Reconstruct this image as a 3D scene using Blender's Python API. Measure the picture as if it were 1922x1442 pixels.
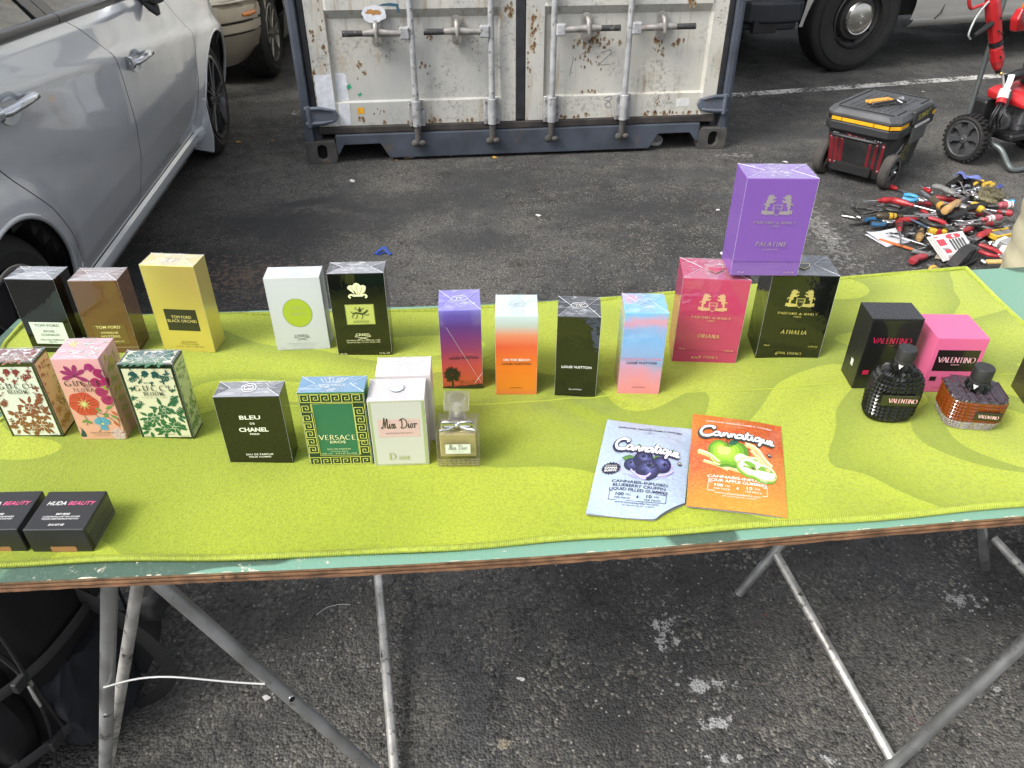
import bpy, bmesh, math, random
from math import sin, cos, pi, radians, atan2, hypot
from mathutils import Vector, Matrix

for _o in list(bpy.data.objects):
    bpy.data.objects.remove(_o)
SC = bpy.context.scene
COL = SC.collection
RNG = random.Random(7)

# ------------------------------------------------------------------ camera
cam_d = bpy.data.cameras.new('camera')
cam_d.sensor_width = 36.0
cam_d.lens = 36.0 * 1444.0 / 1922.0
cam_d.clip_start = 0.05
cam_d.clip_end = 600.0
cam = bpy.data.objects.new('camera', cam_d)
COL.objects.link(cam)
cam.location = (0.0, 0.0, 1.485)
cam.rotation_euler = (radians(90 - 35), 0, 0)
SC.camera = cam

# ------------------------------------------------------------------ sky, sun, exposure
SUN_EL, SUN_AZ = radians(48), radians(-124)      # azimuth measured from +Y towards +X
world = bpy.data.worlds.new('World')
SC.world = world
world.use_nodes = True
wn, wl = world.node_tree.nodes, world.node_tree.links
wn.clear()
w_out = wn.new('ShaderNodeOutputWorld')
w_bg = wn.new('ShaderNodeBackground')
w_sky = wn.new('ShaderNodeTexSky')
w_sky.sky_type = 'NISHITA'
w_sky.sun_disc = False
w_sky.sun_elevation = SUN_EL
w_sky.sun_rotation = SUN_AZ
w_sky.air_density = 1.0
w_sky.dust_density = 4.0
w_sky.ozone_density = 1.0
w_hs = wn.new('ShaderNodeHueSaturation')
w_hs.inputs['Saturation'].default_value = 0.30
w_bg.inputs['Strength'].default_value = 0.15
wl.new(w_sky.outputs[0], w_hs.inputs['Color'])
wl.new(w_hs.outputs[0], w_bg.inputs['Color'])
wl.new(w_bg.outputs[0], w_out.inputs['Surface'])

sun_d = bpy.data.lights.new('sun', 'SUN')
sun_d.energy = 1.3
sun_d.angle = radians(20)
sun_d.color = (1.0, 0.97, 0.92)
sun = bpy.data.objects.new('sun', sun_d)
COL.objects.link(sun)
sun_dir = Vector((sin(SUN_AZ) * cos(SUN_EL), cos(SUN_AZ) * cos(SUN_EL), sin(SUN_EL)))
sun.rotation_euler = sun_dir.to_track_quat('Z', 'Y').to_euler()
sun.location = sun_dir * 20

vs = SC.view_settings
vs.view_transform = 'Standard'
vs.look = 'None'
vs.exposure = 1.05
vs.gamma = 1.0
vs.use_curve_mapping = False

cy = SC.cycles
cy.max_bounces = 8
cy.diffuse_bounces = 2
cy.glossy_bounces = 4
cy.transmission_bounces = 8
cy.transparent_max_bounces = 12
cy.caustics_reflective = False
cy.caustics_refractive = False
cy.sample_clamp_indirect = 6.0
cy.adaptive_threshold = 0.02

# ------------------------------------------------------------------ helpers
def s2l(c):
    return c / 12.92 if c <= 0.04045 else ((c + 0.055) / 1.055) ** 2.4

def C(h):
    """hex sRGB -> linear rgb"""
    h = h.lstrip('#')
    return tuple(s2l(int(h[i:i + 2], 16) / 255.0) for i in (0, 2, 4))

def rgba(c):
    return (c[0], c[1], c[2], 1.0)

class MB:
    """collects faces; build() links them as one mesh object"""
    def __init__(s):
        s.v, s.f, s.m = [], [], []
    def add(s, vs, fs, mi=0, M=None):
        o = len(s.v)
        if M is not None:
            vs = [tuple(M @ Vector(p)) for p in vs]
        s.v += [tuple(p) for p in vs]
        s.f += [tuple(i + o for i in f) for f in fs]
        s.m += [mi] * len(fs)
        return s
    def box(s, c, d, mi=0, M=None, rz=0.0, taper=1.0):
        x, y, z = d[0] / 2, d[1] / 2, d[2] / 2
        vs = []
        for zz, k in ((-z, 1.0), (z, taper)):
            for xx, yy in ((-x, -y), (x, -y), (x, y), (-x, y)):
                xx *= k; yy *= k
                vs.append((c[0] + xx * cos(rz) - yy * sin(rz), c[1] + xx * sin(rz) + yy * cos(rz), c[2] + zz))
        return s.add(vs, [(3, 2, 1, 0), (4, 5, 6, 7), (0, 1, 5, 4), (1, 2, 6, 5), (2, 3, 7, 6), (3, 0, 4, 7)], mi, M)
    def cyl(s, p0, p1, r0, r1=None, n=12, mi=0, M=None, caps=True):
        r1 = r0 if r1 is None else r1
        return s.tube([p0, p1], [r0, r1], n, mi, M, caps)
    def tube(s, pts, r, n=8, mi=0, M=None, caps=True, closed=False, flat=1.0, up=None):
        pts = [Vector(p) for p in pts]
        k = len(pts)
        rs = r if isinstance(r, (list, tuple)) else [r] * k
        vs, fs = [], []
        ref = None
        for i, p in enumerate(pts):
            if closed:
                t = pts[(i + 1) % k] - pts[i - 1]
            else:
                t = pts[min(i + 1, k - 1)] - pts[max(i - 1, 0)]
            t.normalize()
            if ref is None:
                ref = Vector(up) if up else (Vector((0, 0, 1)) if abs(t.z) < 0.9 else Vector((1, 0, 0)))
            a = ref - t * ref.dot(t)
            if a.length < 1e-6:
                a = t.orthogonal()
            a.normalize()
            ref = a
            b = t.cross(a)
            for j in range(n):
                q = 2 * pi * j / n
                vs.append(p + a * (rs[i] * cos(q) * flat) + b * (rs[i] * sin(q)))
        m = k if closed else k - 1
        for i in range(m):
            for j in range(n):
                a0 = i * n + j; a1 = i * n + (j + 1) % n
                b0 = ((i + 1) % k) * n + j; b1 = ((i + 1) % k) * n + (j + 1) % n
                fs.append((a0, a1, b1, b0))
        if caps and not closed:
            fs.append(tuple(range(n - 1, -1, -1)))
            fs.append(tuple((k - 1) * n + j for j in range(n)))
        return s.add(vs, fs, mi, M)
    def lathe(s, prof, n=24, mi=0, M=None, sx=1.0, sy=1.0, cap=True):
        """profile of (r, z) around Z"""
        vs, fs = [], []
        for r, z in prof:
            for j in range(n):
                q = 2 * pi * j / n
                vs.append((r * cos(q) * sx, r * sin(q) * sy, z))
        for i in range(len(prof) - 1):
            for j in range(n):
                fs.append((i * n + j, i * n + (j + 1) % n, (i + 1) * n + (j + 1) % n, (i + 1) * n + j))
        if cap and prof[0][0] > 1e-6:
            fs.append(tuple(range(n - 1, -1, -1)))
        if cap and prof[-1][0] > 1e-6:
            fs.append(tuple((len(prof) - 1) * n + j for j in range(n)))
        return s.add(vs, fs, mi, M)
    def prism(s, poly, z0, z1, mi=0, M=None):
        """polygon in XY extruded z0..z1"""
        n = len(poly)
        a = sum(poly[i][0] * poly[(i + 1) % n][1] - poly[(i + 1) % n][0] * poly[i][1] for i in range(n))
        if a < 0:
            poly = poly[::-1]
        vs = [(x, y, z0) for x, y in poly] + [(x, y, z1) for x, y in poly]
        fs = [tuple(range(n - 1, -1, -1)), tuple(range(n, 2 * n))]
        fs += [(i, (i + 1) % n, n + (i + 1) % n, n + i) for i in range(n)]
        return s.add(vs, fs, mi, M)
    def grid(s, fn, nu, nv, mi=0, M=None, keep=None, flip=False):
        vs = [fn(i / nu, j / nv) for j in range(nv + 1) for i in range(nu + 1)]
        fs = []
        for j in range(nv):
            for i in range(nu):
                a = j * (nu + 1) + i
                f = (a, a + 1, a + nu + 2, a + nu + 1)
                if keep and not keep(*[sum(vs[q][k] for q in f) / 4 for k in range(3)]):
                    continue
                fs.append(f[::-1] if flip else f)
        return s.add(vs, fs, mi, M)
    def sphere(s, c, r, n=12, m=8, mi=0, M=None, sc=(1, 1, 1)):
        vs, fs = [], []
        for i in range(m + 1):
            t = pi * i / m
            for j in range(n):
                q = 2 * pi * j / n
                vs.append((c[0] + r * sc[0] * sin(t) * cos(q), c[1] + r * sc[1] * sin(t) * sin(q), c[2] - r * sc[2] * cos(t)))
        for i in range(m):
            for j in range(n):
                fs.append((i * n + j, i * n + (j + 1) % n, (i + 1) * n + (j + 1) % n, (i + 1) * n + j))
        return s.add(vs, fs, mi, M)
    def build(s, name, mats, parent=None, smooth=None, bevel=0.0, seg=2, weld=False, loc=None, rot=None):
        me = bpy.data.meshes.new(name)
        me.from_pydata(s.v, [], s.f)
        for m in (mats if isinstance(mats, (list, tuple)) else [mats]):
            me.materials.append(m)
        me.polygons.foreach_set('material_index', s.m)
        if weld:
            bm = bmesh.new(); bm.from_mesh(me)
            bmesh.ops.remove_doubles(bm, verts=bm.verts, dist=1e-5)
            bmesh.ops.recalc_face_normals(bm, faces=bm.faces)
            bm.to_mesh(me); bm.free()
        me.validate(clean_customdata=False)
        me.update()
        if smooth is not None:
            me.polygons.foreach_set('use_smooth', [True] * len(me.polygons))
            me.set_sharp_from_angle(angle=radians(smooth))
        o = bpy.data.objects.new(name, me)
        COL.objects.link(o)
        if parent is not None:
            o.parent = parent
        if loc is not None:
            o.location = loc
        if rot is not None:
            o.rotation_euler = rot
        if bevel > 0:
            b = o.modifiers.new('bevel', 'BEVEL')
            b.width = bevel; b.segments = seg; b.limit_method = 'ANGLE'; b.angle_limit = radians(35)
            b.harden_normals = False
        return o

def tag(o, label=None, cat=None, group=None, kind=None):
    if label: o['label'] = label
    if cat: o['category'] = cat
    if group: o['group'] = group
    if kind: o['kind'] = kind
    return o

def thing(name, label, cat, loc=(0, 0, 0), rz=0.0, group=None, rot=None):
    o = bpy.data.objects.new(name, None)
    o.empty_display_size = 0.05
    COL.objects.link(o)
    o.location = loc
    o.rotation_euler = rot if rot else (0, 0, rz)
    return tag(o, label, cat, group)

def copy_tree(o, parent=None):
    c = o.copy()
    COL.objects.link(c)
    c.parent = parent
    for ch in list(o.children):
        copy_tree(ch, c)
    return c

def interp(xs, ys, x):
    if x <= xs[0]: return ys[0]
    for i in range(len(xs) - 1):
        if x <= xs[i + 1]:
            t = (x - xs[i]) / (xs[i + 1] - xs[i])
            return ys[i] + (ys[i + 1] - ys[i]) * t
    return ys[-1]

def smooth_path(pts, n=6, closed=False):
    """Catmull-Rom through the points (any dimension)"""
    P = [tuple(p) for p in pts]
    k = len(P)
    out = []
    m = k if closed else k - 1
    for i in range(m):
        p0 = P[(i - 1) % k] if closed or i > 0 else P[0]
        p1, p2 = P[i], P[(i + 1) % k]
        p3 = P[(i + 2) % k] if closed or i + 2 < k else P[-1]
        for j in range(n):
            t = j / n
            out.append(tuple(0.5 * (2 * b + (c - a) * t + (2 * a - 5 * b + 4 * c - d) * t * t + (3 * b - a - 3 * c + d) * t ** 3)
                             for a, b, c, d in zip(p0, p1, p2, p3)))
    if not closed:
        out.append(P[-1])
    return out

AX = lambda axis, loc: Matrix.Translation(Vector(loc)) @ Vector(axis).normalized().to_track_quat('Z', 'Y').to_matrix().to_4x4()

# ------------------------------------------------------------------ materials
MATS = {}
def nodes_of(name):
    m = bpy.data.materials.new(name)
    m.use_nodes = True
    nt = m.node_tree
    return m, nt, nt.nodes['Principled BSDF']

def mat(name, col, rough=0.5, metal=0.0, coat=0.0, coat_rough=0.04, bump=None, vary=None, alpha=1.0, trans=0.0, ior=1.5,
        spec=0.5, sheen=0.0, dirt=None, coord='Object', rvary=None):
    """vary=(scale, amount); bump=(scale, strength, distance); dirt=(colour, scale, threshold, softness)"""
    if name in MATS: return MATS[name]
    m, nt, p = nodes_of(name)
    N, L = nt.nodes, nt.links
    p.inputs['Base Color'].default_value = rgba(col)
    p.inputs['Roughness'].default_value = rough
    p.inputs['Metallic'].default_value = metal
    p.inputs['Coat Weight'].default_value = coat
    p.inputs['Coat Roughness'].default_value = coat_rough
    p.inputs['IOR'].default_value = ior
    p.inputs['Transmission Weight'].default_value = trans
    p.inputs['Specular IOR Level'].default_value = spec
    p.inputs['Sheen Weight'].default_value = sheen
    p.inputs['Alpha'].default_value = alpha
    if bump or vary or dirt or rvary:
        tc = N.new('ShaderNodeTexCoord')
        out = tc.outputs[coord]
    src = None
    if vary:
        n = N.new('ShaderNodeTexNoise'); n.inputs['Scale'].default_value = vary[0]; n.inputs['Detail'].default_value = 6
        L.new(out, n.inputs['Vector'])
        r = N.new('ShaderNodeValToRGB')
        r.color_ramp.elements[0].position = 0.3; r.color_ramp.elements[1].position = 0.72
        a = vary[1]
        r.color_ramp.elements[0].color = rgba([c * (1 - a) for c in col])
        r.color_ramp.elements[1].color = rgba([min(1, c * (1 + a)) for c in col])
        L.new(n.outputs['Fac'], r.inputs['Fac'])
        src = r.outputs['Color']
    if dirt:
        n = N.new('ShaderNodeTexNoise'); n.inputs['Scale'].default_value = dirt[1]; n.inputs['Detail'].default_value = 8
        n.inputs['Roughness'].default_value = 0.65
        L.new(out, n.inputs['Vector'])
        r = N.new('ShaderNodeMapRange')
        r.inputs['From Min'].default_value = dirt[2]; r.inputs['From Max'].default_value = dirt[2] + dirt[3]
        L.new(n.outputs['Fac'], r.inputs['Value'])
        mx = N.new('ShaderNodeMix'); mx.data_type = 'RGBA'
        L.new(r.outputs['Result'], mx.inputs['Factor'])
        if src is not None: L.new(src, mx.inputs['A'])
        else: mx.inputs['A'].default_value = rgba(col)
        mx.inputs['B'].default_value = rgba(dirt[0])
        src = mx.outputs['Result']
    if src is not None:
        L.new(src, p.inputs['Base Color'])
    if rvary:
        n = N.new('ShaderNodeTexNoise'); n.inputs['Scale'].default_value = rvary[0]; n.inputs['Detail'].default_value = 5
        L.new(out, n.inputs['Vector'])
        r = N.new('ShaderNodeMapRange')
        r.inputs['From Min'].default_value = 0.3; r.inputs['From Max'].default_value = 0.7
        r.inputs['To Min'].default_value = max(0.02, rough - rvary[1]); r.inputs['To Max'].default_value = min(1, rough + rvary[1])
        L.new(n.outputs['Fac'], r.inputs['Value'])
        L.new(r.outputs['Result'], p.inputs['Roughness'])
    if bump:
        n = N.new('ShaderNodeTexNoise'); n.inputs['Scale'].default_value = bump[0]; n.inputs['Detail'].default_value = 4
        L.new(out, n.inputs['Vector'])
        b = N.new('ShaderNodeBump'); b.inputs['Strength'].default_value = bump[1]
        b.inputs['Distance'].default_value = bump[2] if len(bump) > 2 else 0.002
        L.new(n.outputs['Fac'], b.inputs['Height'])
        L.new(b.outputs['Normal'], p.inputs['Normal'])
        if coat > 0: L.new(b.outputs['Normal'], p.inputs['Coat Normal'])
    MATS[name] = m
    return m

def add_math(N, L, op, a, b=None, clamp=False):
    n = N.new('ShaderNodeMath'); n.operation = op; n.use_clamp = clamp
    for i, x in enumerate((a, b)):
        if x is None: continue
        if isinstance(x, (int, float)): n.inputs[i].default_value = x
        else: L.new(x, n.inputs[i])
    return n.outputs[0]

def add_noise(N, L, vec, scale, detail=4, rough=0.5, dist=0.0):
    n = N.new('ShaderNodeTexNoise')
    n.inputs['Scale'].default_value = scale; n.inputs['Detail'].default_value = detail
    n.inputs['Roughness'].default_value = rough; n.inputs['Distortion'].default_value = dist
    if vec is not None: L.new(vec, n.inputs['Vector'])
    return n.outputs['Fac']

def add_noise2(N, L, vec, scale, detail=4, rough=0.5, dist=0.0):
    o = add_noise(N, L, vec, scale, detail, rough, dist)
    o.node.noise_dimensions = '2D'
    return o

def add_range(N, L, v, a, b, c=0.0, d=1.0):
    n = N.new('ShaderNodeMapRange')
    for k, x in zip(('From Min', 'From Max', 'To Min', 'To Max'), (a, b, c, d)): n.inputs[k].default_value = x
    L.new(v, n.inputs['Value'])
    return n.outputs['Result']

def add_mix(N, L, fac, a, b):
    n = N.new('ShaderNodeMix'); n.data_type = 'RGBA'
    if isinstance(fac, (int, float)): n.inputs['Factor'].default_value = fac
    else: L.new(fac, n.inputs['Factor'])
    for k, x in (('A', a), ('B', b)):
        if isinstance(x, (tuple, list)): n.inputs[k].default_value = rgba(x)
        else: L.new(x, n.inputs[k])
    return n.outputs['Result']
# ------------------------------------------------------------------ ground
def asphalt_material():
    m, nt, p = nodes_of('asphalt')
    N, L = nt.nodes, nt.links
    tc = N.new('ShaderNodeTexCoord'); V = tc.outputs['Object']
    big = add_noise2(N, L, V, 0.9, 4, 0.6)
    big2 = add_noise2(N, L, V, 2.6, 4, 0.65, 0.4)
    grain = add_noise2(N, L, V, 85, 3, 0.7)
    vor = N.new('ShaderNodeTexVoronoi'); vor.voronoi_dimensions = '2D'; vor.inputs['Scale'].default_value = 150
    L.new(V, vor.inputs['Vector'])
    sep = N.new('ShaderNodeSeparateColor'); L.new(vor.outputs['Color'], sep.inputs[0])
    vor2 = N.new('ShaderNodeTexVoronoi'); vor2.voronoi_dimensions = '2D'; vor2.inputs['Scale'].default_value = 120
    L.new(V, vor2.inputs['Vector'])
    sep2 = N.new('ShaderNodeSeparateColor'); L.new(vor2.outputs['Color'], sep2.inputs[0])
    base = add_mix(N, L, add_range(N, L, big, 0.36, 0.62), (0.046, 0.0455, 0.045), (0.128, 0.123, 0.112))
    base = add_mix(N, L, add_range(N, L, big2, 0.50, 0.68, 0, 0.75), base, (0.062, 0.064, 0.068))
    # exposed aggregate: single stones lighter or darker than the binder
    wear = add_range(N, L, add_noise2(N, L, V, 7.5, 4, 0.7), 0.40, 0.62)
    stone = add_math(N, L, 'MULTIPLY', add_range(N, L, sep.outputs[0], 0.60, 0.95), wear)
    base = add_mix(N, L, add_math(N, L, 'MULTIPLY', stone, 0.85), base, (0.225, 0.21, 0.18))
    pit = add_math(N, L, 'MULTIPLY', add_range(N, L, sep.outputs[2], 0.72, 0.86), add_range(N, L, add_noise2(N, L, V, 11, 3, 0.7), 0.44, 0.60))
    base = add_mix(N, L, add_math(N, L, 'MULTIPLY', pit, 0.8), base, (0.020, 0.019, 0.018))
    base = add_mix(N, L, add_range(N, L, grain, 0.44, 0.62, 0, 0.6), base, (0.026, 0.025, 0.024))
    speck = add_math(N, L, 'GREATER_THAN', sep2.outputs[1], 0.980)
    speck = add_math(N, L, 'MULTIPLY', speck, add_math(N, L, 'LESS_THAN', vor2.outputs['Distance'], 0.30))
    base = add_mix(N, L, add_math(N, L, 'MULTIPLY', speck, 0.8), base, (0.34, 0.32, 0.29))
    # cracks
    nz = N.new('ShaderNodeTexNoise'); nz.noise_dimensions = '2D'; nz.inputs['Scale'].default_value = 7; nz.inputs['Detail'].default_value = 5
    L.new(V, nz.inputs['Vector'])
    vm = N.new('ShaderNodeVectorMath'); vm.operation = 'MULTIPLY_ADD'
    L.new(nz.outputs['Color'], vm.inputs[0]); vm.inputs[1].default_value = (0.26, 0.26, 0.0); L.new(V, vm.inputs[2])
    crk = None
    for sc, w in ((2.1, 0.008), (5.2, 0.008), (11.0, 0.006)):
        ve = N.new('ShaderNodeTexVoronoi'); ve.voronoi_dimensions = '2D'; ve.feature = 'DISTANCE_TO_EDGE'; ve.inputs['Scale'].default_value = sc
        L.new(vm.outputs[0], ve.inputs['Vector'])
        c1 = add_range(N, L, ve.outputs['Distance'], 0.0, w * sc * 0.55, 1.0, 0.0)
        msk = add_range(N, L, add_noise2(N, L, V, sc * 0.9 + 0.31, 3), 0.44 if sc < 3 else 0.48 if sc < 8 else 0.50, 0.58)
        c1 = add_math(N, L, 'MULTIPLY', c1, msk)
        crk = c1 if crk is None else add_math(N, L, 'MAXIMUM', crk, c1)
    base = add_mix(N, L, add_math(N, L, 'MULTIPLY', crk, 0.75), base, (0.012, 0.0115, 0.011))
    # spilt paint, soil and rubbed chalk: each with its own place and ragged edge
    sx = N.new('ShaderNodeSeparateXYZ'); L.new(V, sx.inputs[0])
    frag = add_noise2(N, L, V, 34, 4, 0.7)
    def stain(x, y, rx, ry, col, lo, amt=0.9):
        nonlocal base
        dx = add_math(N, L, 'DIVIDE', add_math(N, L, 'SUBTRACT', sx.outputs[0], x), rx)
        dy = add_math(N, L, 'DIVIDE', add_math(N, L, 'SUBTRACT', sx.outputs[1], y), ry)
        d = add_math(N, L, 'SQRT', add_math(N, L, 'ADD', add_math(N, L, 'MULTIPLY', dx, dx), add_math(N, L, 'MULTIPLY', dy, dy)))
        k = add_math(N, L, 'SUBTRACT', frag, add_math(N, L, 'MULTIPLY', d, 0.22))
        k = add_range(N, L, k, lo, lo + 0.05, 0, amt)
        base = add_mix(N, L, k, base, col)
    oil = (0.036, 0.0365, 0.038)
    for x, y, rx, ry, am in ((-1.0, 3.45, .42, .20, .75), (-.55, 3.75, .40, .13, .7), (.02, 4.05, .34, .12, .6), (.55, 3.62, .32, .12, .55), (-1.3, 3.0, .3, .25, .6), (.9, 4.15, .3, .10, .5), (-.2, 3.25, .3, .10, .5), (1.75, 4.9, .5, .16, .5)):
        dx = add_math(N, L, 'DIVIDE', add_math(N, L, 'SUBTRACT', sx.outputs[0], x), rx)
        dy = add_math(N, L, 'DIVIDE', add_math(N, L, 'SUBTRACT', sx.outputs[1], y), ry)
        d = add_math(N, L, 'SQRT', add_math(N, L, 'ADD', add_math(N, L, 'MULTIPLY', dx, dx), add_math(N, L, 'MULTIPLY', dy, dy)))
        base = add_mix(N, L, add_range(N, L, add_math(N, L, 'SUBTRACT', add_math(N, L, 'ADD', add_math(N, L, 'MULTIPLY', big2, 0.6), add_math(N, L, 'MULTIPLY', frag, 0.4)), add_math(N, L, 'MULTIPLY', d, 0.24)), 0.17, 0.33, 0, am), base, oil)
    white = (0.36, 0.36, 0.35)
    stain(0.42, 0.985, 0.07, 0.055, white, 0.43)
    stain(0.425, 0.90, 0.06, 0.04, white, 0.43)
    stain(0.35, 1.13, 0.07, 0.08, white, 0.45)
    stain(0.62, 0.82, 0.05, 0.03, white, 0.47)
    stain(0.42, 0.82, 0.10, 0.05, white, 0.47)
    stain(-0.30, 1.04, 0.05, 0.04, white, 0.48)
    stain(1.08, 1.22, 0.10, 0.08, white, 0.47)
    stain(1.02, 0.98, 0.05, 0.08, white, 0.5)
    stain(-0.02, 0.86, 0.02, 0.014, (0.25, 0.22, 0.16), 0.36)
    stain(0.60, 1.17, 0.03, 0.012, (0.30, 0.05, 0.07), 0.47, 0.6)
    stain(0.83, 0.90, 0.03, 0.02, (0.30, 0.05, 0.07), 0.47, 0.6)
    stain(-1.12, 2.92, 0.35, 0.30, (0.19, 0.135, 0.10), 0.42, 0.7)
    stain(0.95, 2.7, 0.25, 0.14, (0.10, 0.095, 0.085), 0.40, 0.5)
    stain(1.46, 3.35, 0.10, 0.65, (0.26, 0.255, 0.24), 0.40, 0.55)
    stain(1.30, 4.45, 0.25, 0.07, (0.24, 0.23, 0.21), 0.42, 0.6)
    L.new(base, p.inputs['Base Color'])
    L.new(add_range(N, L, big2, 0.35, 0.65, 0.95, 0.66), p.inputs['Roughness'])
    p.inputs['Specular IOR Level'].default_value = 0.35
    h = add_math(N, L, 'MULTIPLY', vor.outputs['Distance'], -0.9)
    h = add_math(N, L, 'ADD', h, add_math(N, L, 'MULTIPLY', add_noise2(N, L, V, 75, 4, 0.75), 1.3))
    b = N.new('ShaderNodeBump'); b.inputs['Strength'].default_value = 1.0; b.inputs['Distance'].default_value = 0.0045
    L.new(h, b.inputs['Height']); L.new(b.outputs['Normal'], p.inputs['Normal'])
    return m
g = MB()
g.grid(lambda u, v: (-60 + 120 * u, -40 + 140 * v, 0), 24, 28)
tag(g.build('ground', asphalt_material()), 'worn dark asphalt of the parking lot with cracks and pale stains', 'asphalt', kind='structure')

def paint_material(name, col, cover):
    m, nt, p = nodes_of(name)
    N, L = nt.nodes, nt.links
    tc = N.new('ShaderNodeTexCoord'); V = tc.outputs['Object']
    n1 = add_noise(N, L, V, 38, 8, 0.75)
    n2 = add_noise(N, L, V, 5, 4)
    k = add_range(N, L, add_math(N, L, 'ADD', n1, add_math(N, L, 'MULTIPLY', n2, 0.5)), cover, cover + 0.07)
    p.inputs['Base Color'].default_value = rgba(col); p.inputs['Roughness'].default_value = 0.8
    L.new(k, p.inputs['Alpha'])
    return m
PAINT = paint_material('worn_line_paint', (0.50, 0.49, 0.46), 0.70)
PAINT2 = paint_material('faded_line_paint', (0.36, 0.35, 0.33), 0.85)
def line_sheet(pts, w, m):
    b = MB()
    q = []
    for i, (x, y) in enumerate(pts):
        a, c = pts[max(i - 1, 0)], pts[min(i + 1, len(pts) - 1)]
        t = Vector((c[0] - a[0], c[1] - a[1])).normalized()
        q.append(((x - t.y * w / 2, y + t.x * w / 2, 0.004), (x + t.y * w / 2, y - t.x * w / 2, 0.004)))
    for i in range(len(q) - 1):
        b.add([q[i][1], q[i + 1][1], q[i + 1][0], q[i][0]], [(0, 1, 2, 3)])
    return tag(b.build('painted_line', m), kind='structure')
line_sheet([(-4.2, 4.95), (-1.9, 5.27), (-1.46, 5.32), (1.2, 5.68)], 0.10, PAINT2)
line_sheet([(1.2, 5.68), (1.6, 5.765), (2.5, 5.985), (3.7, 6.30), (6.5, 7.05)], 0.11, PAINT)
line_sheet([(1.36, 4.2), (1.385, 3.95), (1.47, 3.40), (1.52, 2.9), (1.55, 2.5)], 0.09, PAINT2)

# ------------------------------------------------------------------ shared metals, rubber, glass
M_STEEL = mat('brushed_steel', (0.56, 0.56, 0.55), 0.34, 1.0, vary=(30, 0.25), rvary=(25, 0.12))
M_CHROME = mat('chrome', (0.72, 0.72, 0.72), 0.16, 1.0, rvary=(30, 0.08))
M_GALV = mat('galvanised_pipe', (0.50, 0.51, 0.51), 0.42, 0.9, vary=(14, 0.22), rvary=(20, 0.14), dirt=((0.10, 0.095, 0.085), 26, 0.60, 0.12))
M_GALV_OLD = mat('weathered_pipe', (0.58, 0.57, 0.54), 0.5, 0.75, vary=(22, 0.35), rvary=(20, 0.15), dirt=((0.10, 0.09, 0.075), 60, 0.56, 0.10), bump=(60, 0.3))
M_RUBBER = mat('tyre_rubber', (0.012, 0.0118, 0.0115), 0.8, vary=(9, 0.35), bump=(90, 0.25))
M_RUBBER_D = mat('dusty_rubber', (0.055, 0.05, 0.045), 0.9, vary=(9, 0.4), bump=(90, 0.25))
M_BLACK = mat('black_plastic', (0.015, 0.015, 0.016), 0.42, bump=(260, 0.12))
M_VOID = mat('dark_cavity', (0.006, 0.006, 0.006), 0.9)
M_GASKET = mat('door_gasket', (0.016, 0.017, 0.02), 0.6, vary=(12, 0.5), bump=(20, 0.3))
M_GLASS_CAR = mat('tinted_window', (0.02, 0.024, 0.024), 0.03, trans=0.25, coat=0.6, ior=1.5)

def tyre(b, R, rim, w, M, n=40, tread=0.006, mi=0):
    prof = [(rim - .01, -w * .36), (rim + .005, -w * .47), (rim + (R - rim) * .45, -w * .52), (R - .03, -w * .47), (R - .008, -w * .40)]
    # circumferential grooves
    for c in (-.27, -.09, .09, .27):
        prof += [(R, (c - .075) * w), (R, (c - .014) * w), (R - tread, (c - .010) * w), (R - tread, (c + .010) * w), (R, (c + .014) * w)]
    prof += [(R, .345 * w), (R - .008, w * .40), (R - .03, w * .47), (rim + (R - rim) * .45, w * .52), (rim + .005, w * .47), (rim - .01, w * .36)]
    b.lathe(prof, n, mi, M, cap=False)

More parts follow.
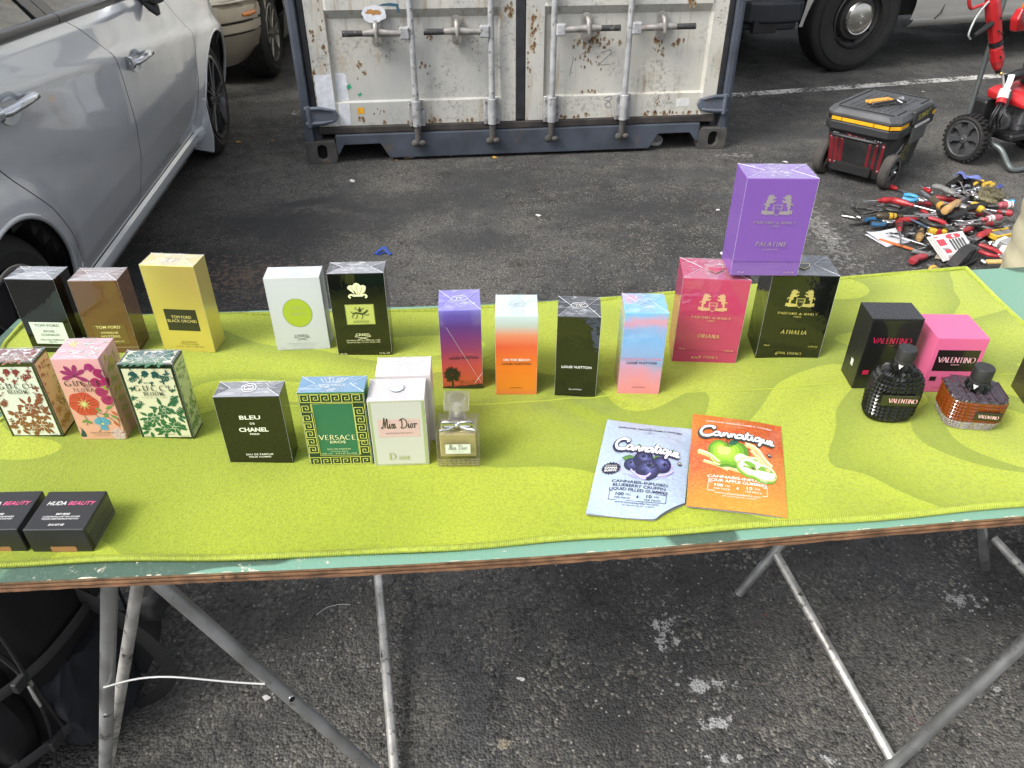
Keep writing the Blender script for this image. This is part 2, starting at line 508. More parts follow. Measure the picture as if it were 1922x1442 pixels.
# ------------------------------------------------------------------ shipping container
YAW = radians(6.43)
CO = thing('shipping_container', 'cream shipping container with rusty double doors and grey-blue steel frame', 'container', (-1.157, 4.312, 0), YAW)
FR_COL = (0.052, 0.062, 0.082)
M_CFRAME = mat('container_frame_paint', FR_COL, 0.55, vary=(6, 0.35), dirt=((0.10, 0.075, 0.055), 7, 0.58, 0.16), bump=(40, 0.35))
M_CAST = mat('casting_grime', (0.065, 0.062, 0.058), 0.75, vary=(14, 0.45), dirt=((0.12, 0.07, 0.04), 16, 0.60, 0.1), bump=(70, 0.6))
def door_material():
    m, nt, p = nodes_of('container_door_paint')
    N, L = nt.nodes, nt.links
    tc = N.new('ShaderNodeTexCoord'); V = tc.outputs['Object']
    mp = N.new('ShaderNodeMapping'); mp.inputs['Scale'].default_value = (1, 1, 0.35); L.new(V, mp.inputs['Vector'])
    cream, grey = (0.53, 0.515, 0.45), (0.40, 0.405, 0.39)
    col = add_mix(N, L, add_range(N, L, add_noise(N, L, mp.outputs[0], 3.2, 6, 0.6), 0.35, 0.65), cream, grey)
    soot = add_math(N, L, 'MULTIPLY', add_range(N, L, add_noise(N, L, V, 46, 8, 0.75), 0.50, 0.64), add_range(N, L, add_noise(N, L, V, 4.2, 3), 0.44, 0.60))
    col = add_mix(N, L, add_math(N, L, 'MULTIPLY', soot, 0.8), col, (0.17, 0.165, 0.155))
    halo = add_math(N, L, 'MULTIPLY', add_range(N, L, add_noise(N, L, mp.outputs[0], 15, 5, 0.6), 0.56, 0.74), add_range(N, L, add_noise(N, L, V, 5.0, 2), 0.50, 0.66))
    col = add_mix(N, L, add_math(N, L, 'MULTIPLY', halo, 0.75), col, (0.36, 0.22, 0.09))
    ms = N.new('ShaderNodeMapping'); ms.inputs['Scale'].default_value = (1, 1, 0.06); L.new(V, ms.inputs['Vector'])
    strk = add_math(N, L, 'MULTIPLY', add_range(N, L, add_noise(N, L, ms.outputs[0], 26, 4, 0.6), 0.53, 0.68), add_range(N, L, add_noise(N, L, V, 3.4, 3), 0.44, 0.62))
    col = add_mix(N, L, add_math(N, L, 'MULTIPLY', strk, 0.8), col, (0.25, 0.18, 0.105))
    rust = add_math(N, L, 'MULTIPLY', add_range(N, L, add_noise(N, L, V, 58, 6, 0.6), 0.63, 0.68), add_range(N, L, add_noise(N, L, V, 5.0, 2), 0.46, 0.60))
    col = add_mix(N, L, rust, col, (0.10, 0.042, 0.018))
    L.new(col, p.inputs['Base Color'])
    p.inputs['Roughness'].default_value = 0.55
    b = N.new('ShaderNodeBump'); b.inputs['Strength'].default_value = 0.35; b.inputs['Distance'].default_value = 0.004
    L.new(add_noise(N, L, V, 6, 4), b.inputs['Height']); L.new(b.outputs['Normal'], p.inputs['Normal'])
    return m
M_CDOOR = door_material()
M_ROD = mat('rod_grey_paint', (0.38, 0.385, 0.39), 0.5, 0.2, vary=(18, 0.25), dirt=((0.13, 0.12, 0.11), 34, 0.58, 0.06), bump=(60, 0.3))
M_HANDLE = mat('handle_worn_steel', (0.30, 0.285, 0.265), 0.5, 0.4, vary=(24, 0.3), dirt=((0.22, 0.13, 0.08), 20, 0.60, 0.1))
M_GRIP = mat('handle_grip_black', (0.03, 0.03, 0.03), 0.6, dirt=((0.2, 0.19, 0.18), 60, 0.58, 0.05))

# side walls, roof and back: corrugated
b = MB()
def corr(u, L0, side):
    k = (u * L0 / 0.28) % 1.0
    return side * (0.036 * (0 if k < .25 else (k - .25) / .15 if k < .4 else 1 if k < .75 else (1 - (k - .75) / .15) if k < .9 else 0))
b.grid(lambda u, v: (0.012 + corr(u, 6.0, 1), .05 + 5.95 * u, 0.15 + 2.3 * v), 210, 1)
b.grid(lambda u, v: (2.426 - corr(u, 6.0, 1), .05 + 5.95 * u, 0.15 + 2.3 * v), 210, 1, flip=True)
b.build('side_wall', M_CDOOR, CO)
b = MB(); b.box((1.219, 3.03, 2.52), (2.43, 6.05, 0.06)); b.build('roof', M_CDOOR, CO)
b = MB(); b.box((1.219, 6.02, 1.3), (2.43, 0.06, 2.35)); b.build('end_wall', M_CDOOR, CO)
b = MB(); b.box((1.219, 3.05, 0.16), (2.30, 5.9, 0.03)); b.build('floor_deck', M_VOID, CO)
for sx in (0, 1):
    b = MB(); b.box((0.03 + 2.378 * sx, 3.0, 0.09), (0.05, 5.7, 0.12)); b.build('side_rail', M_CFRAME, CO)
# corner posts with a return flange
for sx in (0, 1):
    f = (lambda x: x) if sx == 0 else (lambda x: 2.438 - x)
    b = MB()
    poly = [(0.0, 0.0), (0.018, -0.008), (0.046, -0.008), (0.050, 0.006), (0.050, 0.05), (0.090, 0.05), (0.090, 0.11), (0.0, 0.11)]
    b.prism([(f(x), y) for x, y in poly], 0.118, 2.47)
    b.build('corner_post', M_CFRAME, CO, bevel=0.004)
    # rubber seal between post and door
    b = MB(); b.box((f(0.069), 0.030, 1.33), (0.036, 0.036, 2.26)); b.build('door_seal', M_GASKET, CO, bevel=0.008)
# corner castings with an oval hole
def casting(x0, x1, z0, z1, flip):
    b = MB()
    n = 28
    cx, cz = x0 + (x1 - x0) * 0.52, z0 + (z1 - z0) * 0.50
    hole, rect = [], []
    for i in range(n):
        q = 2 * pi * i / n
        c_, s_ = cos(q), sin(q)
        hole.append((cx + 0.027 * c_, cz + 0.016 * (1 if s_ > 0 else -1) * (abs(s_) > .01) + 0.026 * s_))
        k = min((x1 - x0) / 2 / max(abs(c_), 1e-6), (z1 - z0) / 2 / max(abs(s_), 1e-6))
        rect.append(((x0 + x1) / 2 + c_ * k, (z0 + z1) / 2 + s_ * k))
    yf, yb = -0.012, 0.165
    vs = [(x, yf, z) for x, z in rect] + [(x, yf, z) for x, z in hole] + [(x, yf + .034, z) for x, z in hole] + [(x, yb, z) for x, z in rect]
    fs = []
    for i in range(n):
        j = (i + 1) % n
        fs += [(i, j, n + j, n + i), (n + i, n + j, 2 * n + j, 2 * n + i), (j, i, 3 * n + i, 3 * n + j)]
    fs.append(tuple(range(3 * n, 4 * n)))
    b.add(vs, fs)
    o = b.build('corner_casting', M_CAST, CO, bevel=0.004)
    c2 = MB(); c2.box((cx, yf + .06, cz), (0.09, 0.03, 0.10)); c2.build('casting_cavity', M_VOID, o)
for x0, x1 in ((-0.004, 0.168), (2.270, 2.442)):
    casting(x0, x1, 0.0, 0.124, 0)
    casting(x0, x1, 2.47, 2.59, 0)
# bottom rail with forklift pockets
b = MB()
poly = [(0.168, 0.155), (0.168, 0.06), (0.178, 0.045), (0.212, 0.100), (0.415, 0.102), (0.462, 0.018), (1.975, 0.018), (2.024, 0.102), (2.213, 0.103), (2.262, 0.045), (2.270, 0.06), (2.270, 0.155)]
b.prism([(x, z) for x, z in poly], -0.03, 0.012, M=Matrix(((1, 0, 0, 0), (0, 0, -1, 0), (0, 1, 0, 0), (0, 0, 0, 1))))
b.build('bottom_rail', M_CFRAME, CO, bevel=0.004)
for x0, x1 in ((0.205, 0.44), (1.99, 2.235)):
    b = MB(); b.box(((x0 + x1) / 2, 0.6, 0.12), (x1 - x0 + .12, 1.0, 0.03)); b.build('pocket_lining', M_VOID, CO)
b = MB(); b.box((1.219, 0.028, 2.53), (2.1, 0.08, 0.11)); b.build('top_rail', M_CFRAME, CO, bevel=0.006)
b = MB(); b.box((1.219, 0.022, 0.176), (2.28, 0.030, 0.042)); b.build('bottom_seal', mat('seal_brown_black', (0.035, 0.030, 0.027), 0.7, vary=(10, 0.6), bump=(30, 0.5)), CO, bevel=0.007)
b = MB(); b.box((1.2135, 0.026, 1.33), (0.056, 0.036, 2.26)); b.build('centre_seal', M_GASKET, CO, bevel=0.008)

def cdoor(x0, x1, label):
    d = MB()
    xs = [x0, x0 + .100, x0 + .114, x1 - .094, x1 - .080, x1]
    zs = [(0.199, 0), (0.322, 0), (0.330, 1), (0.745, 1), (0.790, -1), (1.10, -1), (1.15, 1), (1.50, 1), (1.55, -1), (1.86, -1), (1.91, 1), (2.30, 1), (2.34, 0), (2.45, 0)]
    vs, fs = [], []
    for z, k in zs:
        for i, x in enumerate(xs):
            inner = 1 < i < 4
            y = 0.012 + ((0.022 if k == 1 else -0.010 if k == -1 else 0.004) if inner else 0.0)
            vs.append((x, y, z))
    n = len(xs)
    for j in range(len(zs) - 1):
        for i in range(n - 1):
            a = j * n + i
            fs.append((a, a + 1, a + n + 1, a + n))
    d.add(vs, fs)
    d.box(((x0 + x1) / 2, 0.075, 1.325), (x1 - x0 - .004, 0.05, 2.24))
    return d.build('door', M_CDOOR, CO, smooth=12)
DOORS = [cdoor(0.088, 1.186, ''), cdoor(1.241, 2.350, '')]

def rod(x, side):
    """side: -1 handle runs to the left of the rod, +1 to the right"""
    b = MB(); b.cyl((x, -0.026, 0.20), (x, -0.026, 2.44), 0.0165, n=14)
    r = b.build('locking_rod', M_ROD, CO, smooth=40)
    b = MB()
    b.box((x, -0.004, 0.262), (0.088, 0.010, 0.142))
    b.cyl((x, -0.026, 0.195), (x, -0.026, 0.335), 0.025, n=14)
    k = b.build('rod_bracket', M_ROD, CO, smooth=40, bevel=0.003)
    for dx in (-.034, .034):
        for z in (0.215, 0.312):
            q = MB(); q.cyl((x + dx, -0.019, z), (x + dx, -0.006, z), 0.0085, n=6); q.build('bolt', M_HANDLE, k)
    b = MB()
    b.cyl((x, -0.028, 0.115), (x, -0.028, 0.20), 0.019, n=12)
    b.sphere((x - .018, -0.040, 0.105), 0.021, 10, 6, sc=(1.1, .8, 1))
    b.sphere((x + .022, -0.040, 0.105), 0.019, 10, 6, sc=(1.2, .8, .9))
    b.box((x, -0.036, 0.108), (0.05, 0.022, 0.026), rz=0.2)
    b.build('cam_keeper', M_CAST, CO, smooth=45)
    # lever
    z = 0.681
    b = MB(); b.box((x + side * 0.036, -0.034, z), (0.052, 0.034, 0.062)); hb = b.build('handle_hub', M_ROD, CO, bevel=0.008)
    b = MB()
    P = [(x + side * .055, -.040, z), (x + side * .12, -.042, z + .002), (x + side * .19, -.046, z + .008), (x + side * .25, -.048, z + .005)]
    b.tube(P, [.012, .014, .016, .013], 10, flat=1.25)
    lv = b.build('door_handle', M_HANDLE, CO, smooth=45)
    g2 = MB(); g2.tube([(x + side * .25, -.048, z + .005), (x + side * .355, -.050, z + .006)], [.0125, .0135], 10, flat=1.2); g2.build('grip', M_GRIP, lv, smooth=45)
    # hasp: oval plates above and below the lever
    hx = x + side * 0.182
    b = MB()
    def ov(zc, h, w, y0, y1):
        pl = []
        for i in range(20):
            q = 2 * pi * i / 20
            pl.append((hx + w * cos(q), zc + (h - w) * (1 if sin(q) > 0.01 else -1 if sin(q) < -.01 else 0) + w * sin(q)))
        b.prism(pl, -y1, -y0, M=Matrix(((1, 0, 0, 0), (0, 0, -1, 0), (0, 1, 0, 0), (0, 0, 0, 1))))
    ov(z + .002, .074, .027, 0.004, 0.016)
    b.tube([(hx, -.018, z + .050), (hx, -.048, z + .042), (hx, -.062, z + .012), (hx + .004, -.062, z - .02)], [.012, .013, .012, .008], 10)
    b.cyl((hx, -.030, z + .052), (hx, -.012, z + .052), .010, n=10)
    b.cyl((hx, -.016, z - .052), (hx, -.004, z - .052), .010, n=10)
    b.build('handle_hasp', M_HANDLE, CO, smooth=45)
for x, sd in ((0.630, -1), (1.050, -1), (1.387, 1), (1.800, 1)):
    rod(x, sd)
# hinge lugs at the bottom corners
M_HINGE = mat('hinge_blue_grey', (0.09, 0.105, 0.135), 0.6, vary=(8, 0.3), dirt=((0.11, 0.07, 0.05), 9, 0.6, 0.12), bump=(30, 0.4))
for sx in (0, 1):
    f = (lambda x: x) if sx == 0 else (lambda x: 2.438 - x)
    b = MB()
    pl = [(f(.046), .205), (f(.120), .212), (f(.185), .232), (f(.198), .262), (f(.185), .290), (f(.120), .306), (f(.046), .312)]
    b.prism(pl, -.012, .010, M=Matrix(((1, 0, 0, 0), (0, 0, -1, 0), (0, 1, 0, 0), (0, 0, 0, 1))))
    for z in (.222, .302): b.tube([(f(.02), -.008, z), (f(.10), -.014, z + .004), (f(.17), -.010, z + (.012 if z < .25 else -.012))], [.012, .011, .007], 8)
    b.cyl((f(.040), -.014, .205), (f(.040), -.014, .318), .013, n=12)
    b.build('door_hinge', M_HINGE, CO, smooth=40, bevel=.004)

# painted and stuck-on marks on the doors (flat, each a few tenths of a millimetre proud)
def decal(name, poly, col, y, rough=0.6, mt=None):
    b = MB()
    n = len(poly)
    b.add([(x, y, z) for x, z in poly], [tuple(range(n))])
    return b.build(name, mt or mat('decal_' + name + '_' + ''.join('%02x' % int(255 * c) for c in col), col, rough, vary=(30, 0.15)), CO)
def blob(cx, cz, rx, rz, n=18, j=0.25, seed=0):
    r = random.Random(seed)
    return [(cx + rx * cos(2 * pi * i / n) * (1 + j * (r.random() - .5) * 2), cz + rz * sin(2 * pi * i / n) * (1 + j * (r.random() - .5) * 2)) for i in range(n)]
WP = (0.62, 0.64, 0.68)
decal('paint_patch', [(0.094, .21), (0.187, .205), (0.187, .478), (0.150, .474), (0.094, .476)], WP, 0.0105)
decal('paint_patch', [(0.2035, .331), (0.265, .3312), (0.262, .462), (0.250, .476), (0.2035, .478)], WP, 0.0330)
decal('paint_patch', [(0.2035, .206), (0.262, .204), (0.266, .30), (0.264, .321), (0.2035, .3212)], WP, 0.0148)
decal('sticker', [(.305, .262), (.342, .264), (.341, .297), (.304, .296)], C('#d9a021'), 0.0148)
decal('tape_scrap', [(.262, .388), (.285, .398), (.279, .419), (.258, .409)], (0.03, 0.30, 0.16), 0.0328)
decal('tape_scrap', [(.312, .362), (.322, .350), (.338, .364), (.330, .372), (.322, .366)], (0.03, 0.30, 0.16), 0.0328)
decal('sticker', [(2.118, .246), (2.196, .250), (2.194, .297), (2.118, .293)], (0.60, 0.60, 0.58), 0.0148)
decal('paint_patch', blob(.446, .770, .062, .042, 22, .12, 3), WP, 0.0006)
decal('rust_scar', blob(.446, .778, .040, .013, 22, .35, 4), (0.40, 0.20, 0.06), 0.0001)
decal('paint_smear', [(.470, .808), (.49, .816), (.53, .820), (.575, .815), (.573, .805), (.578, .775), (.568, .773), (.561, .803), (.51, .808)], (0.02, 0.09, 0.14), 0.0006)
RUSTC = (0.115, 0.045, 0.018)
rr = random.Random(11)
def rust_cluster(cx, cz, sx, sz, n, size, y):
    b = MB(); b2 = MB()
    for i in range(n):
        x, z = rr.gauss(cx, sx), rr.gauss(cz, sz)
        s_ = size * (0.4 + rr.random())
        P = blob(x, z, s_ * (0.5 + .4 * rr.random()), s_, 9, .45, rr.random())
        b.add([(px, y - 1e-5 * (i % 40), pz) for px, pz in P], [tuple(range(9))])
        Q = blob(x, z - s_ * .8, s_ * 1.5, s_ * 2.3, 10, .4, rr.random())
        b2.add([(px, y + 5e-4 - 1e-5 * (i % 40), pz) for px, pz in Q], [tuple(range(10))])
    b2.build('rust_bleed', mat('rust_bleed', (0.34, 0.24, 0.12), 0.8, vary=(60, 0.3), alpha=0.5), CO)['kind'] = 'stuff'
    b.build('rust_spots', mat('rust_spots', RUSTC, 0.85, vary=(70, 0.5)), CO)['kind'] = 'stuff'
YP, YF = 0.0328, 0.0112
for a_ in ((1.60, .600, .05, .022, 34, .0055, YP), (1.585, .55, .05, .03, 14, .004, YP), (1.985, .615, .014, .012, 12, .006, YP), (1.99, .56, .035, .03, 12, .004, YP),
           (2.09, .585, .015, .02, 6, .006, YP), (1.28, .74, .008, .05, 12, .006, YF), (1.29, .62, .008, .08, 10, .005, YF), (1.26, .45, .012, .10, 8, .004, YF),
           (2.13, .80, .012, .01, 6, .006, 0.0), (1.15, .78, .012, .02, 9, .006, YF), (1.60, .47, .05, .02, 8, .004, YP), (.335, .52, .006, .03, 7, .005, YP), (.36, .477, .008, .003, 6, .005, YP),
           (.72, .655, .012, .015, 5, .005, YP), (.70, .50, .02, .02, 5, .004, YP), (1.0, .50, .04, .06, 8, .003, YP), (.12, .68, .004, .04, 8, .004, YF), (.165, .70, .005, .10, 12, .005, YF), (.10, .40, .004, .08, 9, .006, YF),
           (.33, .24, .01, .01, 5, .006, .0150), (.42, .27, .03, .01, 5, .005, .0150), (1.62, .34, .03, .012, 8, .004, YP), (2.0, .285, .04, .01, 6, .004, .0150), (2.1, .215, .12, .006, 22, .007, .0150), (1.5, .212, .09, .005, 10, .006, .0150), (.8, .211, .2, .004, 14, .006, .0150)):
    rust_cluster(*a_)
# chalk / marker scribbles
def scribble(pts, y):
    b = MB()
    P = smooth_path([(x, y, z) for x, z in pts], 6)
    b.tube(P, 0.0012, 4)
    b.build('marker_scrawl', mat('marker_grey', (0.17, 0.17, 0.17), 0.8), CO)
scribble([(1.690, .310), (1.735, .318), (1.725, .295), (1.700, .275), (1.715, .255), (1.735, .262), (1.725, .285), (1.690, .300)], .0146)
scribble([(1.66, .545), (1.70, .56), (1.72, .545), (1.66, .488), (1.72, .486)], .0326)
scribble([(1.51, .53), (1.49, .43)], .0326)
# litter wedged in the right forklift pocket
b = MB(); b.lathe([(0, 0), (.045, 0), (.048, .018), (.042, .020), (0, .012)], 20)
tag(b.build('plastic_dish', mat('white_plastic', (0.55, 0.55, 0.54), 0.5), loc=(0.865, 4.67, 0.012), rot=(radians(18), 0, 0)), 'white plastic dish lying inside the container fork pocket', 'dish')

# ------------------------------------------------------------------ silver car (side towards the table)
CAR = thing('silver_car', 'silver grey sedan parked along the table with its front wheel by the container', 'car', (-1.489, 2.691, 0), YAW)
def car_paint(name, col, metal=0.55, rough=0.30):
    return mat(name, col, rough, metal, coat=1.0, coat_rough=0.02, vary=(2.0, 0.05), bump=(1.3, 0.03, 0.01), spec=0.5)
M_SILVER = car_paint('silver_paint', (0.60, 0.62, 0.645), 0.28, 0.24)
WR, WF = -0.80, 1.85            # wheel stations along the car
ARCH = 0.355
ZCR = lambda y: 0.875 - 0.105 * y
ZBELT = lambda y: 1.005 - 0.045 * y
def off_at(y, z):
    zc, zb = ZCR(y), ZBELT(y)
    xs = [.165, .195, .225, .250, .262, .275, .34, .46, .58, max(.60, zc - .10), zc - .012, zc + .004, zc + .035, zb - .03, zb]
    ys = [-.06, -.012, .0, -.004, -.018, -.010, .012, .036, .048, .052, .058, .056, .040, .012, -.012]
    o = interp(xs, ys, z)
    for wy in (WR, WF):
        d = hypot(y - wy, z - 0.305)
        if d < ARCH + .13:
            t = max(0.0, min(1.0, (ARCH + .13 - d) / .13))
            o += 0.018 * t * t * (3 - 2 * t)
    if y > 2.0: o -= 0.42 * ((y - 2.0) / .75) ** 2
    if y < -1.0: o -= 0.25 * ((-1.0 - y) / .75) ** 2
    return o
S1 = lambda z: interp([.20, .33, .49, .60, .75, .92, 1.1], [-.30, -.345, -.435, -.52, -.68, -.82, -.95], z)
S2 = lambda z: interp([.20, .30, .45, .60, .75, .86, 1.0, 1.1], [.30, .33, .375, .385, .365, .325, .15, .02], z)
S3 = lambda z: interp([.20, .30, .50, .66, .73, .90, 1.1], [1.30, 1.35, 1.44, 1.47, 1.46, 1.24, 1.0], z)
def panel(name, y0f, y1f, z0, nu, nv, gap=0.003):
    b = MB()
    def zrow(t, y):
        zc, zb = ZCR(y), ZBELT(y)
        ks = [0, .04, .08, .12, .16, .26, .38, .50, .62, .735, .75, .78, .90, 1]
        zz = [z0, .20, .228, .252, .268, .33, .43, .54, max(.56, zc - .14), zc - .012, zc + .004, zc + .03, zb - .03, zb]
        if z0 > .25:
            ks = [0, .06, .2, .35, .5, .62, .735, .75, .78, .90, 1]
            zz = [z0, .29, .37, .47, .57, max(.58, zc - .10), zc - .012, zc + .004, zc + .03, zb - .03, zb]
        return interp(ks, zz, t)
    def fn(u, v):
        y0, y1 = y0f(.6), y1f(.6)
        for _ in range(12):
            y0, y1 = y0f(zrow(v, y0)), y1f(zrow(v, y1))
        y0, y1 = y0 + gap, y1 - gap
        y = y0 + (y1 - y0) * u
        z = zrow(v, y)
        for wy in (WR, WF):
            d = hypot(y - wy, z - .305)
            if d < ARCH:
                k = ARCH / max(d, 1e-4)
                if d > ARCH - .05:
                    y, z = wy + (y - wy) * k, .305 + (z - .305) * k
        return (off_at(y, z), y, z)
    b.grid(fn, nu, nv, keep=lambda x, y, z: hypot(y - WR, z - .305) > ARCH - .012 and hypot(y - WF, z - .305) > ARCH - .012)
    return b.build(name, M_SILVER, CAR, smooth=30)
panel('rear_quarter', lambda z: -1.75, S1, .17, 66, 70)
panel('rear_door', S1, S2, .268, 60, 70)
panel('front_door', S2, S3, .268, 60, 60)
panel('front_fender', S3, lambda z: 2.72, .17, 60, 70)
b = MB()
b.grid(lambda u, v: (off_at(.5, [.165, .195, .225, .250, .2605][min(4, int(round(v * 4)))]), -.42 + 1.90 * u, [.165, .195, .225, .250, .2605][min(4, int(round(v * 4)))]), 40, 4)
b.build('sill', M_SILVER, CAR, smooth=40)
# near-black shell added to darken the panel gaps, other flank, floor
b = MB()
b.grid(lambda u, v: (off_at(-1.7 + 4.3 * u, .2 + .72 * v) - .03, -1.7 + 4.3 * u, .2 + .72 * v), 80, 14, keep=lambda x, y, z: hypot(y - WR, z - .305) > ARCH - .02 and hypot(y - WF, z - .305) > ARCH - .02)
b.box((-.9, .45, .215), (1.6, 4.1, .05))
b.build('dark_shell', M_VOID, CAR)
b = MB()
b.grid(lambda u, v: (-1.76 - (off_at(-1.75 + 4.47 * u, .2 + .78 * v) - .03), -1.75 + 4.47 * u, .2 + .78 * v), 60, 14, flip=True)
b.build('far_flank', M_SILVER, CAR, smooth=40)
for wy in (WR, WF):
    b = MB()
    pts = [(off_at(wy + ARCH * cos(a), .305 + ARCH * sin(a)) - .004, wy + ARCH * cos(a), .305 + ARCH * sin(a)) for a in [radians(-22 + 224 * i / 40) for i in range(41)]]
    b.tube(pts, .009, 8); b.build('arch_lip', M_SILVER, CAR, smooth=60)
    b = MB()
    b.grid(lambda u, v: (-.02 - .26 * v, wy + (ARCH - .006) * cos(radians(-30 + 240 * u)), .305 + (ARCH - .006) * sin(radians(-30 + 240 * u))), 30, 2)
    b.box((-.29, wy, .35), (.02, .74, .6))
    b.build('wheel_well', M_VOID, CAR)
# bonnet, roof, glass house, lamps at the far end
b = MB()
b.grid(lambda u, v: ((-.012 + off_at(1.0 + 1.7 * u, .9) * .3) * (1 - v) + (-1.75) * v + (-.28 * max(0, (u - .55)) ** 2) * (1 - 2 * v), 1.0 + 1.7 * u, ZBELT(1.0 + 1.7 * u) - .002 + .05 * sin(pi * v) - .18 * max(0, u - .6) ** 2), 30, 20)
b.build('bonnet', M_SILVER, CAR, smooth=60)
b = MB()
b.grid(lambda u, v: (-.30 - 1.16 * v, -.95 + 1.35 * u, 1.415 + .05 * sin(pi * v) - .10 * (2 * u - 1) ** 4), 20, 16)
b.build('roof', M_SILVER, CAR, smooth=60)
b = MB(); b.grid(lambda u, v: (-1.72 * v - .02, -1.75 + .3 * u, 1.0 + .03 * sin(pi * v)), 4, 8); b.build('boot_lid', M_SILVER, CAR, smooth=60)
b = MB(); b.grid(lambda u, v: ((-.05 - 1.66 * u) * (1 - v) + (-.32 - 1.12 * u) * v, 1.08 - .68 * v, .975 + .42 * v + .03 * sin(pi * u)), 16, 6); b.build('windscreen', M_GLASS_CAR, CAR, smooth=60)
b = MB(); b.grid(lambda u, v: ((-.05 - 1.66 * u) * (1 - v) + (-.32 - 1.12 * u) * v, -1.55 + .6 * v, 1.04 + .36 * v + .03 * sin(pi * u)), 16, 6, flip=True); b.build('rear_window', M_GLASS_CAR, CAR, smooth=60)
def glass_pane(name, ya, yb, ya2, yb2):
    b = MB()
    b.grid(lambda u, v: (-.032 - .265 * v - .02 * v * v, (ya + (yb - ya) * u) * (1 - v) + (ya2 + (yb2 - ya2) * u) * v, ZBELT(ya + (yb - ya) * u) * (1 - v) + 1.375 * v), 20, 8)
    return b.build(name, M_GLASS_CAR, CAR, smooth=60)
glass_pane('side_window', -.85, .02, -.72, .02)
glass_pane('side_window', .17, 1.02, .17, .46)
M_TRIM = mat('black_window_trim', (0.035, 0.032, 0.031), 0.35, coat=0.3)
b = MB()
b.grid(lambda u, v: (-.020 - .275 * v, (.02 + .072 * u) - .02 * v, ZBELT(.06) + .36 * v), 2, 8)
b.build('door_pillar', M_TRIM, CAR)
b = MB()
b.grid(lambda u, v: (-.020 - .275 * v, (.098 + .072 * u) - .02 * v, ZBELT(.06) + .36 * v), 2, 8)
b.build('door_pillar', M_TRIM, CAR)
for ya, yb in ((-.9, .092), (.098, 1.10)):
    b = MB()
    b.tube([(off_at(ya + (yb - ya) * i / 14, ZBELT(ya + (yb - ya) * i / 14)) - .006, ya + (yb - ya) * i / 14, ZBELT(ya + (yb - ya) * i / 14) + .012) for i in range(15)], .017, 8, flat=1.1)
    b.build('belt_moulding', M_TRIM, CAR, smooth=60)
    b = MB()
    b.grid(lambda u, v: (-1.735 + .265 * v, ya + (yb - ya) * u, 1.0 + .38 * v), 4, 4, flip=True)
    b.build('far_window', M_GLASS_CAR, CAR)
M_SEAT = mat('seat_cloth', (0.05, 0.05, 0.052), 0.9, bump=(300, 0.3))
for sy in (.45, -.45):
    b = MB(); b.box((-.5, sy - .28, .78), (.5, .14, .68)); b.box((-.5, sy, .48), (.5, .55, .16)); b.box((-.5, sy - .32, 1.18), (.26, .10, .17))
    b.build('seat', M_SEAT, CAR, bevel=.05, seg=3)
b = MB(); b.box((-.88, 1.0, .84), (1.5, .4, .2)); b.build('dashboard', M_BLACK, CAR, bevel=.05)
b = MB(); b.tube([(-.5 + .17 * cos(a), .72 + .06 * sin(a), .92 + .16 * sin(a)) for a in [2 * pi * i / 24 for i in range(24)]], .015, 8, closed=True); b.build('steering_wheel', M_BLACK, CAR, smooth=60)
# door mirror
b = MB()
b.sphere((.115, .93, 1.035), .10, 18, 12, sc=(1.0, .55, .72))
mr = b.build('door_mirror', M_SILVER, CAR, smooth=80)
b = MB(); b.tube([(-.02, .98, .955), (.03, .965, .945), (.08, .94, .955)], [.045, .04, .05], 12, flat=.5); b.tube([(.03, .96, .95), (.055, .945, .91), (.07, .94, .885)], [.04, .03, .012], 10, flat=.6); b.sphere((.115, .925, .995), .085, 14, 8, sc=(1.0, .6, .5)); b.build('mirror_base', M_BLACK, mr, smooth=60)
# door handles with cup and key cover
M_HSILV = mat('handle_silver', (0.58, 0.60, 0.62), 0.16, 0.85, coat=1.0)
def handle(y, z):
    o0 = off_at(y, z)
    b = MB()
    b.tube([(o0 + .004, y - .125, z), (o0 + .030, y - .10, z + .002), (o0 + .040, y - .02, z + .004), (o0 + .036, y + .06, z + .002), (o0 + .022, y + .085, z), (o0 + .002, y + .095, z - .002)], [.016, .019, .018, .018, .017, .014], 12, flat=.62)
    h = b.build('handle', M_HSILV, CAR, smooth=60)
    b = MB()
    b.tube([(o0 + .006, y - .13, z + .003), (o0 + .012, y - .115, z + .003)], [.026, .024], 16, flat=1)
    b.build('key_cover', M_HSILV, h, smooth=50)
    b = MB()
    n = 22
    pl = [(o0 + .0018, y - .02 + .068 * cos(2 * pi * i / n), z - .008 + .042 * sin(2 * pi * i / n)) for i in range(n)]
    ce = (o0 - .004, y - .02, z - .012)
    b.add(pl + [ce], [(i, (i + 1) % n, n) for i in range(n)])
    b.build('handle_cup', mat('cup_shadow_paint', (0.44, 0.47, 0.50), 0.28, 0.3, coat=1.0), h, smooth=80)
handle(.56, .795); handle(-.53, .905)
# mud flap
b = MB()
b.prism([(-.075, .14), (.035, .115), (.05, .20), (.045, .40), (.03, .40), (-.02, .28)], 1.462, 1.475, M=Matrix(((1, 0, 0, 0), (0, 0, 1, 0), (0, 1, 0, 0), (0, 0, 0, 1))))
b.build('mud_flap', M_SILVER, CAR, bevel=.004)
